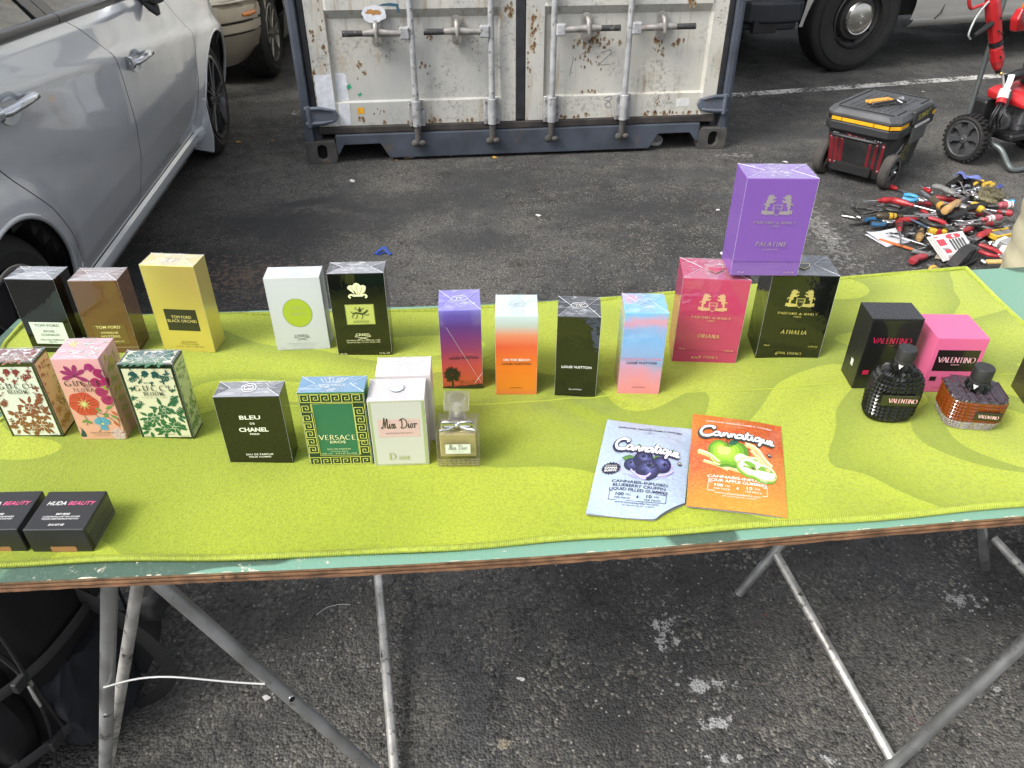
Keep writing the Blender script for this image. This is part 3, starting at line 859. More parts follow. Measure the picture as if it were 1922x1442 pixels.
# wheels
M_RIM = mat('grey_alloy', (0.10, 0.10, 0.105), 0.35, 0.8, coat=0.4)
M_RIMC = mat('machined_alloy', (0.55, 0.55, 0.55), 0.22, 1.0)
def car_wheel(parent, c, R=.308, rim=.218, w=.195, axis=(1, 0, 0), spokes=5, rm=None, rc=None):
    Mx = AX(axis, c)
    wh = MB()
    tyre(wh, R, rim, w, Mx, 48)
    t = wh.build('wheel', M_RUBBER, parent, smooth=32)
    b = MB()
    b.lathe([(rim - .004, w * .5), (rim - .016, w * .5), (rim - .02, w * .38), (rim - .03, w * .1), (.05, w * .05)], 40, 0, Mx, cap=False)
    b.lathe([(.055, w * .1), (.058, w * .42), (.03, w * .47), (0, w * .48)], 20, 0, Mx)
    b.build('rim', rm or M_RIM, t, smooth=40)
    for k in range(spokes):
        for dq in (-.16, .16):
            q = 2 * pi * k / spokes + dq
            b = MB()
            P = [Mx @ Vector((r * cos(q0), r * sin(q0), zz)) for r, q0, zz in ((.04, q - dq * .4, w * .42), (.10, q - dq * .2, w * .43), (.16, q, w * .45), (rim - .012, q + dq * .25, w * .46))]
            b.tube(P, [.016, .014, .012, .014], 6, flat=.6)
            b.build('spoke', rm or M_RIM, t, smooth=40)
    b = MB()
    b.lathe([(rim - .012, w * .505), (rim - .004, w * .515), (rim + .004, w * .50)], 48, 0, Mx, cap=False)
    b.build('rim_edge', rc or M_RIMC, t, smooth=60)
    return t
car_wheel(CAR, (-.088, WF, .308))
car_wheel(CAR, (-.088, WR, .308))
car_wheel(CAR, (-1.65, WF, .308), axis=(-1, 0, 0))
car_wheel(CAR, (-1.65, WR, .308), axis=(-1, 0, 0))

# ------------------------------------------------------------------ beige car, nose towards us
BG = thing('beige_car', 'champagne beige car with scraped front bumper standing nose-on behind the silver car', 'car', (-1.80, 6.27, 0), radians(4))
M_BEIGE = car_paint('champagne_paint', (0.40, 0.36, 0.29), 0.45, 0.34)
# local: x=0 is the flank near the container, -y is the nose
def plan(t):
    """front plan outline from the nose centre (t=0) round the corner to the flank (t=1)"""
    pts = [(-.88, -.72), (-.50, -.70), (-.25, -.62), (-.11, -.47), (-.055, -.34), (-.03, -.22)]
    k = t * (len(pts) - 1); i = min(int(k), len(pts) - 2); f = k - i
    P = smooth_path(pts, 8)
    j = t * (len(P) - 1); a = min(int(j), len(P) - 2)
    return Vector(P[a]).lerp(Vector(P[a + 1]), j - a)
rowz = [.19, .205, .30, .405, .410, .416, .422, .475, .480, .487, .494, .53, .575, .600, .615]
rowo = [-.10, -.075, -.03, -.004, -.016, -.016, .0, .004, -.014, -.014, .006, .012, .006, -.02, -.05]
def beige_bumper(mirror):
    b = MB()
    def fn(u, v):
        p = plan(u); q = plan(min(1, u + .01)); r = plan(max(0, u - .01))
        t = (q - r).normalized(); nrm = Vector((t.y, -t.x))
        i = min(int(round(v * 14)), 14)
        k = rowo[i]
        if rowz[i] < .3: k -= .05 * u
        x, y = p.x + nrm.x * k, p.y + nrm.y * k
        return (-1.76 - x if mirror else x, y, rowz[i])
    b.grid(fn, 36, 14, flip=mirror)
    return b
bb = beige_bumper(False); b2 = beige_bumper(True)
bb.add(b2.v, b2.f)
bb.build('front_bumper', M_BEIGE, BG, smooth=28)
b = MB()
for rows in ((.412, -.012), (.483, -.010)):
    b.tube([(plan(i / 20).x, plan(i / 20).y - rows[1] - .002, rows[0]) for i in range(17)], .004, 6)
b.build('bumper_groove', M_VOID, BG)
b = MB(); b.tube([(plan(t).x + .008, plan(t).y - .008, .525 + .004 * t) for t in (.62, .70, .78, .86)], [.010, .019, .019, .012], 10, flat=1.0)
b.build('marker_lamp', mat('amber_lens', (0.55, 0.17, 0.01), 0.2, coat=1.0), BG, smooth=60)
b = MB(); b.grid(lambda u, v: (plan(.1 + .62 * u).x + .01, plan(.1 + .62 * u).y + .02 + .10 * v, .622 + .13 * v), 20, 5)
b.build('headlamp', mat('headlamp_lens', (0.45, 0.42, 0.34), 0.08, trans=0.3, coat=1.0), BG, smooth=60)
b = MB(); b.tube([(plan(.1 + .62 * i / 12).x + .008, plan(.1 + .62 * i / 12).y - .006, .615) for i in range(13)], .009, 6)
b.build('lamp_trim', mat('dull_chrome', (0.5, 0.48, 0.44), 0.35, 0.9), BG, smooth=60)
b = MB()
for mx in (0, 1):
    f = (lambda x: x) if mx == 0 else (lambda x: -1.76 - x)
    keepf = lambda x, y, z: hypot(y - .08, z - .31) > .35 and hypot(y - 2.68, z - .31) > .35
    def side(u, v):
        y = -.24 + 4.3 * u; z = .2 + .72 * v
        for wy in (.08, 2.68):
            d = hypot(y - wy, z - .31)
            if .30 < d < .36: y, z = wy + (y - wy) * .36 / d, .31 + (z - .31) * .36 / d
        return (f(-.03 + .05 * sin(pi * v) + .01 * (y > 0)), y, z)
    b.grid(side, 100, 24, keep=keepf, flip=bool(mx))
b.grid(lambda u, v: (-.06 - 1.64 * u, -.55 + 1.45 * v, .76 + .17 * v + .05 * sin(pi * u)), 12, 12)
b.grid(lambda u, v: (-.02 - 1.72 * u, 3.0 + 1.06 * v, .93), 4, 4)
b.build('body', M_BEIGE, BG, smooth=40)
b = MB()
b.grid(lambda u, v: (-.06 - 1.64 * u + (.24 * v) * (1 - 2 * u), .9 + .6 * v, .93 + .42 * v), 8, 4)
b.grid(lambda u, v: (-.04 - .24 * v, .95 + 2.2 * u + .4 * v * (1 - 2 * u), .92 + .42 * v), 8, 4)
b.grid(lambda u, v: (-1.72 + .24 * v, .95 + 2.2 * u + .4 * v * (1 - 2 * u), .92 + .42 * v), 8, 4)
b.build('glasshouse', M_GLASS_CAR, BG)
b = MB(); b.box((-.88, 2.05, 1.37), (1.2, 1.4, .05)); b.build('roof', M_BEIGE, BG, bevel=.02)
b = MB(); b.box((-.88, 1.9, .3), (1.35, 4.4, .12)); b.box((-.42, .1, .5), (.02, .75, .6)); b.box((-.2, .1, .69), (.4, .72, .02)); b.build('underbody', M_VOID, BG)
for mx in (0, 1):
    for wy in (.08, 2.68):
        car_wheel(BG, (-.115 if mx == 0 else -1.645, wy, .31), R=.31, rim=.205, w=.20, axis=(1 if mx == 0 else -1, 0.0, 0), rm=mat('beige_car_alloy', (0.25, 0.24, 0.22), 0.4, 0.8), spokes=6)

# ------------------------------------------------------------------ white van behind the tool chest
VN = thing('white_van', 'white van with black tyre and round chrome hubcap behind the tool chest', 'van', (2.66, 6.47, 0), radians(17))
M_VWHITE = car_paint('van_white_dirty', (0.46, 0.45, 0.42), 0.0, 0.4)
M_VBUMP = mat('van_bumper_plastic', (0.022, 0.026, 0.032), 0.45, vary=(4, 0.3), bump=(60, 0.2))
# wheel at x=0; nose towards -x; flank at y=0
VR = .395
b = MB()
def vside(u, v):
    x = -.52 + 5.2 * u; z = .36 + .62 * v
    for wx in (0, 3.4):
        d = hypot(x - wx, z - VR)
        if .40 < d < .49: x, z = wx + (x - wx) * .49 / d, VR + (z - VR) * .49 / d
    return (x, -.01 - .05 * sin(pi * min(1, v * 1.2)) , z)
b.grid(vside, 120, 20, keep=lambda x, y, z: hypot(x, z - VR) > .47 and hypot(x - 3.4, z - VR) > .47)
b.build('body_side', M_VWHITE, VN, smooth=40)
b = MB(); b.grid(lambda u, v: (.52 + 2.4 * u, -.012 + .06 * v * v, .365 - .07 * v), 20, 5, flip=True)
b.build('rocker_panel', M_VWHITE, VN, smooth=50)
b = MB(); b.tube([(.78, -.052, .95), (.775, -.050, .60), (.755, -.030, .40), (.72, -.014, .355)], .004, 6); b.build('door_gap', M_VOID, VN)
b = MB()
b.box((2.05, .95, 1.55), (5.1, 1.84, 1.18)); b.build('upper_body', M_VWHITE, VN, bevel=.12, seg=4)
b = MB(); b.box((2.1, .98, .66), (5.0, 1.7, .58)); b.build('chassis', M_VOID, VN)
b = MB()
b.prism([(-.50, -.012), (-.56, -.035), (-.80, -.030), (-.93, .03), (-1.02, .16), (-1.06, .40), (-1.06, 1.45), (-.93, 1.80), (-.5, 1.80)], .395, .545)
b.prism([(-.52, .02), (-.80, .02), (-.95, .14), (-.95, 1.6), (-.5, 1.7)], .335, .397)
b.build('front_bumper', M_VBUMP, VN, bevel=.022, seg=3)
b = MB(); b.box((-.75, .95, .72), (.55, 1.78, .42)); b.build('nose', M_VWHITE, VN, bevel=.08, seg=3)
b = MB(); b.box((-.80, .03, .375), (.20, .05, .10)); b.build('license_bracket', M_BLACK, VN, bevel=.006)
b = MB(); b.cyl((0, .1, VR), (0, 1.8, VR), .05, n=12); b.cyl((-.6, .5, .40), (3.5, .5, .40), .06, n=10); b.build('axle', M_VOID, VN)
def van_wheel(c, ax):
    Mx = AX(ax, c)
    w = MB(); tyre(w, VR, .215, .235, Mx, 56, .008)
    w.lathe([(.27, .122), (.30, .127), (.34, .124), (.33, .118)], 56, 0, Mx, cap=False)
    t = w.build('wheel', M_RUBBER, VN, smooth=32)
    b = MB(); b.lathe([(.215, .118), (.205, .124), (.20, .085), (.17, .06), (.15, .10), (.12, .104), (0, .10)], 48, 0, Mx, cap=False)
    for k in range(8):
        q = 2 * pi * k / 8 + .2
        P = Mx @ Vector((.178 * cos(q), .178 * sin(q), .068))
        b.sphere(P, .016, 10, 6, 1)
    b.build('steel_rim', [mat('black_steel_rim', (0.02, 0.019, 0.018), 0.5, dirt=((0.09, 0.05, 0.03), 12, 0.62, 0.1)), M_VOID], t, smooth=40)
    b = MB(); b.lathe([(.120, .098), (.122, .120), (.113, .134), (.106, .130), (.098, .133), (.06, .142), (0, .146)], 48, 0, Mx, cap=False)
    hc = b.build('hubcap', mat('hubcap_steel', (0.52, 0.50, 0.46), 0.22, 1.0, vary=(20, 0.1), rvary=(9, 0.1)), t, smooth=30)
    b = MB()
    for j in range(3):
        z0 = .022 - .022 * j
        b.tube([Mx @ Vector((p[0], p[1] + z0, .1465 - .06 * abs(p[1] + z0))) for p in [(-.010 + .022 * i / 8, .008 * sin(pi * 2 * i / 8)) for i in range(9)]], .0025, 6)
    b.build('embossed_mark', M_CHROME, hc)
for x in (0, 3.4):
    van_wheel((x, .10, VR), (0, -1, 0)); van_wheel((x, 1.80, VR), (0, 1, 0))
# ------------------------------------------------------------------ table
def TZ(x):
    return 0.775 - 0.021 * math.exp(-(x / 0.55) ** 2)
TF = lambda x: 0.664 + 0.0858 * x           # front edge
TB = lambda x: 1.321 + 0.1077 * x           # back edge
TX0, TX1 = -0.905, 1.46
TAB = thing('trestle_table', 'green painted plywood tabletop resting on folding metal pipe trestles', 'table', (0, 0, 0))
def table_paint():
    m, nt, p = nodes_of('green_table_paint')
    N, L = nt.nodes, nt.links
    tc = N.new('ShaderNodeTexCoord'); V = tc.outputs['Object']
    n1 = add_noise(N, L, V, 1.7, 1, 0.3, 0.6)
    k = add_range(N, L, n1, 0.49, 0.495)
    col = add_mix(N, L, k, (0.085, 0.165, 0.115), (0.15, 0.29, 0.22))
    k2 = add_range(N, L, add_noise(N, L, V, 3.1, 1, 0.3, 0.3), 0.60, 0.605)
    col = add_mix(N, L, k2, col, (0.055, 0.10, 0.075))
    col = add_mix(N, L, add_range(N, L, add_noise(N, L, V, 160, 4, 0.7), 0.55, 0.8, 0, 0.35), col, (0.26, 0.36, 0.28))
    sc = add_math(N, L, 'MULTIPLY', add_range(N, L, add_noise(N, L, V, 55, 6, 0.7), 0.62, 0.66), add_range(N, L, add_noise(N, L, V, 7, 2), 0.52, 0.6))
    col = add_mix(N, L, sc, col, (0.50, 0.47, 0.38))
    L.new(col, p.inputs['Base Color'])
    p.inputs['Roughness'].default_value = 0.5
    b = N.new('ShaderNodeBump'); b.inputs['Strength'].default_value = 0.5; b.inputs['Distance'].default_value = 0.0015
    L.new(add_noise(N, L, V, 240, 3), b.inputs['Height']); L.new(b.outputs['Normal'], p.inputs['Normal'])
    return m
b = MB()
def top_at(u, v, dz=0.0):
    x = TX0 + (TX1 - TX0) * u
    y = TF(x) + (TB(x) - TF(x)) * v
    return (x, y, TZ(x) + dz)
b.grid(lambda u, v: top_at(u, v), 80, 12)
b.build('painted_top', table_paint(), TAB, smooth=60)
# plies of the plywood edge
PL = [(0.25, 0.15, 0.075), (0.115, 0.058, 0.030), (0.23, 0.125, 0.062), (0.10, 0.048, 0.026), (0.19, 0.10, 0.052)]
rq = random.Random(5)
for i, pc in enumerate(PL):
    b = MB()
    z1, z0 = -0.0006 - 0.0032 * i, -0.0006 - 0.0032 * (i + 1)
    o = 0.0006 * rq.random() + (0.0008 if i % 2 else 0.0)
    n = 160
    jag = [rq.gauss(0, .00045) + .0010 * (rq.random() > .93) for _ in range(n + 1)]
    for s_, fy in ((0, TF), (1, TB)):
        vs = []
        for k in range(n + 1):
            x = TX0 + (TX1 - TX0) * k / n
            sg = 1 if s_ == 0 else -1
            y = fy(x) + sg * (o + jag[k])
            vs += [(x, y, TZ(x) + z0), (x, y, TZ(x) + z1), (x, y + sg * .05, TZ(x) + z0), (x, y + sg * .05, TZ(x) + z1)]
        fs = []
        for k in range(n):
            a = 4 * k
            fs += [(a, a + 4, a + 5, a + 1), (a + 2, a + 6, a + 4, a), (a + 1, a + 5, a + 7, a + 3)]
        b.add(vs, fs if s_ == 0 else [f[::-1] for f in fs])
    for x in (TX0, TX1):
        b.add([(x, TF(x), TZ(x) + z0), (x, TB(x), TZ(x) + z0), (x, TB(x), TZ(x) + z1), (x, TF(x), TZ(x) + z1)], [(0, 1, 2, 3)])
    b.build('ply_layer', mat('ply_%d' % i, pc, 0.7, vary=(45, 0.45), dirt=((0.05, 0.03, 0.018), 70, 0.62, 0.06), bump=(120, 0.6)), TAB)
b = MB(); b.grid(lambda u, v: top_at(u, .02 + .96 * v, -0.0165), 40, 4, flip=True)
b.build('underside', mat('plywood_underside', (0.22, 0.15, 0.085), 0.8, vary=(10, 0.3)), TAB)
# chipped paint along the front arris
b = MB(); rq = random.Random(9)
for _ in range(70):
    x = -0.9 + 2.2 * rq.random()
    w = .004 + .02 * rq.random() ** 2; d = .0012 + .0022 * rq.random()
    b.add([(x, TF(x) + .0002, TZ(x) + .0004), (x + w, TF(x + w) + .0002, TZ(x + w) + .0004), (x + w * .7, TF(x) + d, TZ(x) + .0004), (x + w * .2, TF(x) + d * .8, TZ(x) + .0004)], [(0, 1, 2, 3)])
o = b.build('chipped_paint', mat('bare_edge', (0.55, 0.50, 0.38), 0.7, vary=(40, .3)), TAB); o['kind'] = 'stuff'

def pipe(name, p0, p1, r, m, parent=TAB):
    b = MB(); b.cyl(p0, p1, r, n=18)
    return b.build(name, m, parent, smooth=50)
AF, AB = Vector((-.520, .700, .748)), Vector((-.585, 1.215, .750))
RF, RB = Vector((.900, .765, .752)), Vector((.835, 1.215, .752))
legs = [(AF, (-.215, .757, .0), .0108), (AF, (-.785, .772, .0), .0112), (AB, (-.300, 1.276, .0), .0108), (AB, (-.880, 1.285, .0), .0108),
        (RF, (.739, .803, .0), .0108), (RF, (1.33, .87, .0), .0108), (RB, (.550, 1.236, .0), .0108), (RB, (1.188, 1.316, .0), .0108)]
LEG = []
for a_, f_, r_ in legs:
    LEG.append(pipe('leg', a_, Vector(f_), r_, M_GALV))
for p0, p1 in (((-.325, 1.268, .075), (-.222, .765, .022)), ((-.548, .785, .62), (-.772, .768, .03)), ((.607, 1.224, .150), (.744, .815, .018)), ((1.15, 1.29, .13), (1.26, .86, .10))):
    pipe('brace', Vector(p0), Vector(p1), .0098, M_GALV_OLD)
for a_, c_ in ((AF, AB), (RF, RB)):
    pipe('top_bar', a_ + Vector((0, -.02, -.004)), c_ + Vector((0, .03, -.004)), .013, M_GALV)
for li, t in ((0, .52), (1, .60)):
    a_, f_ = legs[li][0], Vector(legs[li][1])
    p = a_.lerp(f_, t); d = (Vector((0, 0, 1.485)) - p).normalized()
    ax = (f_ - a_).normalized(); d = (d - ax * d.dot(ax)).normalized()
    b = MB(); b.lathe([(.0048, .0), (.0048, .0014), (.0036, .0014), (.0036, .0005), (0, .0005)], 14, M=AX(d, p + d * .0104))
    b.build('rivet_hole', [M_VOID], LEG[li])
    b = MB(); b.lathe([(.0052, 0), (.0056, .0012), (.0047, .0016)], 14, M=AX(d, p + d * .0104), cap=False); b.build('rivet_ring', M_CHROME, LEG[li])
p0, p1 = AF.lerp(Vector(legs[1][1]), .475), AF.lerp(Vector(legs[0][1]), .445)
b = MB()
b.tube([p0 + (p1 - p0) * t + Vector((0, -.012, .022 * sin(pi * t) + .006 * sin(2 * pi * t))) for t in [i / 16 for i in range(17)]], .0017, 8)
b.build('spreader_wire', mat('grey_wire', (0.45, 0.45, 0.44), 0.45, 0.3), TAB, smooth=60)

# ------------------------------------------------------------------ towel
WF_ = lambda x: 0.685 + 0.080 * x + 0.0025 * sin(9 * x + .4) + .0015 * sin(23 * x)
WB_ = lambda x: TB(x) - interp([-.9, .2, .919], [.022, .020, .0], x) + .0025 * sin(7 * x)
def tow_left(y):
    return interp([.60, .70, .80, .87, .92, .97, 1.04, 1.13, 1.21, 1.3], [-.895, -.875, -.83, -.785, -.766, -.785, -.845, -.878, -.884, -.884], y)
def tow_right(y):
    return .927 - .006 * (y - .75) + .003 * sin(14 * y)
def TOWZ(x, y):
    w = .0011 * sin(14 * x + 5 * y + 2 * sin(6 * y)) * sin(3 * x + 1) + .0009 * sin(17 * x + 5 * y) + .0008 * sin(9 * x - 21 * y + 1.2) + .0006 * sin(41 * x + 13 * y) + .0018 * math.exp(-((x - .12) ** 2 + (y - .98) ** 2) / .006) * sin(90 * (x * .8 + y))
    return TZ(x) + 0.005 + w
def tow_xy(u, v):
    x = -.6 + 1.3 * u
    for _ in range(6):
        y0, y1 = WF_(x), WB_(x)
        y = y0 + (y1 - y0) * v
        x = tow_left(y) + (tow_right(y) - tow_left(y)) * u
    return x, y
def towel_material():
    m, nt, p = nodes_of('lime_towel')
    N, L = nt.nodes, nt.links
    tc = N.new('ShaderNodeTexCoord'); V = tc.outputs['Object']
    mp = N.new('ShaderNodeMapping'); mp.inputs['Scale'].default_value = (1.0, 1.5, 1.0); L.new(V, mp.inputs['Vector'])
    n1 = add_noise(N, L, mp.outputs[0], 2.2, 0.6, 0.4, 0.9)
    fr = add_math(N, L, 'FRACT', add_math(N, L, 'MULTIPLY', n1, 4.6))
    k = add_range(N, L, fr, 0.0, 0.85, 1.0, 0.0)
    k = add_math(N, L, 'MULTIPLY', k, add_range(N, L, fr, 0.985, 1.0, 1.0, 0.0))
    light, dark = (0.332, 0.392, 0.021), (0.200, 0.258, 0.011)
    col = add_mix(N, L, k, light, dark)
    col = add_mix(N, L, add_range(N, L, add_noise(N, L, V, 250, 4, 0.75), 0.42, 0.64, 0, 0.45), col, (0.125, 0.168, 0.008))
    col = add_mix(N, L, add_range(N, L, add_noise(N, L, V, 900, 2, 0.6), 0.52, 0.7, 0, 0.35), col, (0.48, 0.55, 0.085))
    # grubby smear near the middle of the towel
    sx = N.new('ShaderNodeSeparateXYZ'); L.new(V, sx.inputs[0])
    dx = add_math(N, L, 'DIVIDE', add_math(N, L, 'SUBTRACT', sx.outputs[0], 0.10), 0.17)
    dy = add_math(N, L, 'DIVIDE', add_math(N, L, 'SUBTRACT', sx.outputs[1], 0.985), 0.035)
    d = add_math(N, L, 'ADD', add_math(N, L, 'MULTIPLY', dx, dx), add_math(N, L, 'MULTIPLY', dy, dy))
    gr = add_math(N, L, 'SUBTRACT', add_noise(N, L, V, 24, 6, 0.7), add_math(N, L, 'MULTIPLY', d, 0.16))
    col = add_mix(N, L, add_range(N, L, gr, 0.34, 0.62, 0, 0.45), col, (0.10, 0.13, 0.02))
    L.new(col, p.inputs['Base Color'])
    p.inputs['Roughness'].default_value = 0.95
    p.inputs['Specular IOR Level'].default_value = 0.15
    p.inputs['Sheen Weight'].default_value = 0.25
    p.inputs['Sheen Roughness'].default_value = 0.5
    b = N.new('ShaderNodeBump'); b.inputs['Strength'].default_value = 0.9; b.inputs['Distance'].default_value = 0.0022
    L.new(add_noise(N, L, V, 250, 4, 0.7), b.inputs['Height']); L.new(b.outputs['Normal'], p.inputs['Normal'])
    return m
TOW = thing('towel', 'lime green towel with stitched hem spread over the tabletop', 'towel', (0, 0, 0))
b = MB()
def tow_pt(u, v):
    x, y = tow_xy(u, v)
    return (x, y, TOWZ(x, y))
b.grid(tow_pt, 150, 60)
b.build('cloth', towel_material(), TOW, smooth=60)
# hem and its overlock stitches
edge = [tow_xy(i / 150, 0) for i in range(151)] + [tow_xy(1, i / 60) for i in range(1, 61)] + [tow_xy(1 - i / 150, 1) for i in range(1, 151)] + [tow_xy(0, 1 - i / 60) for i in range(1, 60)]
M_HEM = mat('hem_yellow_green', (0.31, 0.37, 0.04), 0.85, vary=(180, 0.25), bump=(500, 0.6, 0.002))
b = MB()
b.tube([(x, y, TZ(x) + .0042 + .0005 * sin(31 * x + 17 * y)) for x, y in edge], .0042, 8, closed=True, flat=.95)
b.build('hem', M_HEM, TOW, smooth=80)
b = MB()
acc = 0.0
cx_, cy_ = sum(p[0] for p in edge) / len(edge), sum(p[1] for p in edge) / len(edge)
for i in range(len(edge)):
    p, q = Vector(edge[i]), Vector(edge[(i + 1) % len(edge)])
    L_ = (q - p).length
    t = (q - p) / max(L_, 1e-9); nr = Vector((-t.y, t.x))
    while acc < L_:
        c_ = p + t * acc
        pts = []
        for a in (-50, 10, 70, 120):
            a = radians(a)
            pts.append((c_.x + nr.x * (-cos(a) * .0046) + t.x * .0012 * (a / 2), c_.y + nr.y * (-cos(a) * .0046) + t.y * .0012 * (a / 2), TZ(c_.x) + .0042 + sin(a) * .0046))
        b.tube(pts, .0006, 3, caps=False)
        acc += .0029
    acc -= L_
o = b.build('hem_stitches', mat('hem_thread', (0.44, 0.50, 0.10), 0.8), TOW); o['kind'] = 'stuff'
# woven crease across the middle
b = MB()
n = 120
vs, fs = [], []
for i in range(n + 1):
    x = -.80 + 1.70 * i / n
    y = .954 + .0624 * (x + .536) + .002 * sin(12 * x)
    vs += [(x, y - .0014, TOWZ(x, y) + .0006), (x, y + .0014, TOWZ(x, y) + .0006)]
fs = [(2 * i, 2 * i + 2, 2 * i + 3, 2 * i + 1) for i in range(n)]
b.add(vs, fs); b.build('crease', mat('crease_pale', (0.33, 0.395, 0.04), 0.9), TOW)

# ------------------------------------------------------------------ backpack under the table
BP = thing('backpack', 'black backpack with zipped pockets slumped under the left end of the table', 'backpack', (-1.03, .945, 0), radians(-10))
M_BPF = mat('black_nylon', (0.0085, 0.0085, 0.0095), 0.75, vary=(9, 0.35), bump=(420, 0.5, 0.001), spec=0.3)
M_BPD = mat('navy_black_mesh', (0.007, 0.008, 0.012), 0.85, bump=(700, 0.6, 0.001))
M_BPT = mat('black_tape', (0.015, 0.015, 0.016), 0.6, bump=(500, 0.4, 0.001))
M_SILVERTAPE = mat('reflective_piping', (0.38, 0.38, 0.37), 0.4)
def soft(b, cx, cy, hw, hd, z0, z1, e=3.2, bul=.04, n=36, m=24, wob=.006, seed=1):
    r = random.Random(seed)
    ph = [r.random() * 6.28 for _ in range(6)]
    def fn(u, v):
        q = 2 * pi * u
        t = v
        k = 1 - abs(2 * t - 1) ** 5 * .35
        c_, s_ = cos(q), sin(q)
        sx = (abs(c_) ** (2 / e)) * (1 if c_ > 0 else -1); sy = (abs(s_) ** (2 / e)) * (1 if s_ > 0 else -1)
        w = wob * (sin(3 * q + ph[0] + 5 * t) + sin(7 * t * 2 + ph[1] + 2 * q) + .6 * sin(11 * q + 9 * t + ph[2]))
        kk = (1 + bul * sin(pi * t)) * k
        return (cx + sx * (hw * kk + w), cy + sy * (hd * kk + w), z0 + (z1 - z0) * t)
    b.grid(fn, n, m)
    for v in (0.0, 1.0):
        c_ = [fn(i / n, v) for i in range(n)]
        b.add(c_, [tuple(range(n)) if v == 1.0 else tuple(range(n - 1, -1, -1))])
b = MB(); soft(b, 0, 0, .205, .135, .0, .56, seed=2); b.build('main_compartment', M_BPF, BP, smooth=60)
b = MB(); soft(b, -.01, -.145, .178, .055, .02, .40, bul=.12, seed=4); fp = b.build('front_pocket', M_BPF, BP, smooth=60)
b = MB(); soft(b, 0.0, -.195, .125, .030, .045, .215, bul=.2, seed=6); sp = b.build('small_pocket', M_BPF, BP, smooth=60)
b = MB(); soft(b, .205, .01, .035, .095, .01, .25, bul=.2, seed=8); b.build('side_pocket', M_BPD, BP, smooth=60)
def zipline(name, pts, r, m, par):
    b = MB(); b.tube(smooth_path(pts, 8), r, 6); return b.build(name, m, par, smooth=60)
zipline('zipper', [(-.19, -.185, .25), (-.12, -.206, .345), (0, -.212, .375), (.12, -.204, .345), (.172, -.178, .24), (.175, -.17, .08)], .0045, M_BPT, fp)
zipline('zipper', [(-.11, -.226, .10), (-.10, -.236, .19), (0, -.240, .215), (.10, -.236, .185), (.125, -.226, .08)], .0042, M_BPT, sp)
zipline('zipper', [(-.20, -.125, .28), (-.15, -.150, .50), (0, -.155, .55), (.15, -.148, .50), (.206, -.115, .34), (.215, -.10, .12)], .005, M_BPT, BP)
zipline('reflective_piping', [(-.19, -.15, .40), (-.155, -.158, .47), (-.12, -.152, .53), (-.09, -.13, .565)], .0042, M_SILVERTAPE, BP)
def strap(pts, w, name='shoulder_strap', m=M_BPT):
    b = MB(); b.tube(smooth_path(pts, 8), w, 10, flat=.16, up=(.3, -1, .2)); return b.build(name, m, BP, smooth=60)
strap([(.12, .12, .54), (.20, .14, .55), (.27, .14, .46), (.295, .12, .33), (.27, .10, .17), (.22, .08, .06)], .030)
strap([(.05, .12, .56), (.15, .17, .57), (.235, .17, .50), (.25, .15, .40), (.22, .12, .34)], .026)
strap([(.205, .04, .35), (.27, .05, .28), (.33, .06, .14), (.30, .05, .05), (.24, .03, .01)], .016, 'webbing_strap')
b = MB(); soft(b, .315, .10, .024, .030, .24, .31, seed=12, n=16, m=8, wob=.002); b.build('strap_buckle', M_BPT, BP, smooth=60)
for z in (.30, .12):
    strap([(.10, -.212 + .02 * (z > .2), z), (.17, -.190, z + .01), (.222, -.10, z + .015), (.235, .0, z + .02), (.222, .10, z + .02)], .010, 'compression_strap')
    b = MB(); b.box((.214, -.125, z + .012), (.012, .030, .024)); b.build('side_buckle', M_BPT, BP, bevel=.003)
zipline('seam_piping', [(.195, -.135, .06), (.213, -.118, .20), (.214, -.112, .38), (.19, -.11, .50), (.10, -.10, .556)], .0032, M_BPT, BP)
zipline('seam_piping', [(.212, .12, .05), (.226, .12, .25), (.214, .11, .46), (.12, .10, .55)], .0032, M_BPT, BP)
zipline('carry_loop', [(-.04, .02, .555), (-.03, .0, .60), (.03, .0, .60), (.04, .02, .555)], .008, M_BPT, BP)
M_PULL = mat('zip_pull_metal', (0.45, 0.44, 0.42), 0.35, 0.9)
for x, y, z, ln in ((.214, -.105, .30, .045), (.172, -.185, .12, .05), (.135, -.232, .085, .04)):
    b = MB(); b.box((x + .006, y - .012, z), (.010, .006, .014)); b.tube([(x + .008, y - .016, z), (x + .016, y - .022, z - ln * .5), (x + .020, y - .024, z - ln)], [.0035, .0045, .0035], 8, flat=.5)
    b.build('zip_pull', M_PULL, BP, smooth=40)
KR = thing('key_rings', 'steel key rings with a pale clip hanging on the black backpack pocket', 'key ring', (-1.03, .945, 0), radians(-10))
for cx, cz, r in ((-.085, .135, .016), (-.045, .125, .012), (-.068, .118, .011)):
    b = MB(); b.tube([(cx + r * cos(a), -.243 + .006 * sin(2 * a), cz + r * .8 * sin(a)) for a in [2 * pi * i / 24 for i in range(24)]], .0014, 6, closed=True); b.build('ring', M_CHROME, KR, smooth=60)
b = MB(); b.tube([(-.075, -.247, .125), (-.066, -.250, .108), (-.055, -.250, .095)], [.003, .004, .006], 8, flat=.5); b.box((-.052, -.250, .092), (.020, .005, .010)); b.build('clip', mat('pale_clip', (0.55, 0.54, 0.50), 0.4), KR, smooth=40)

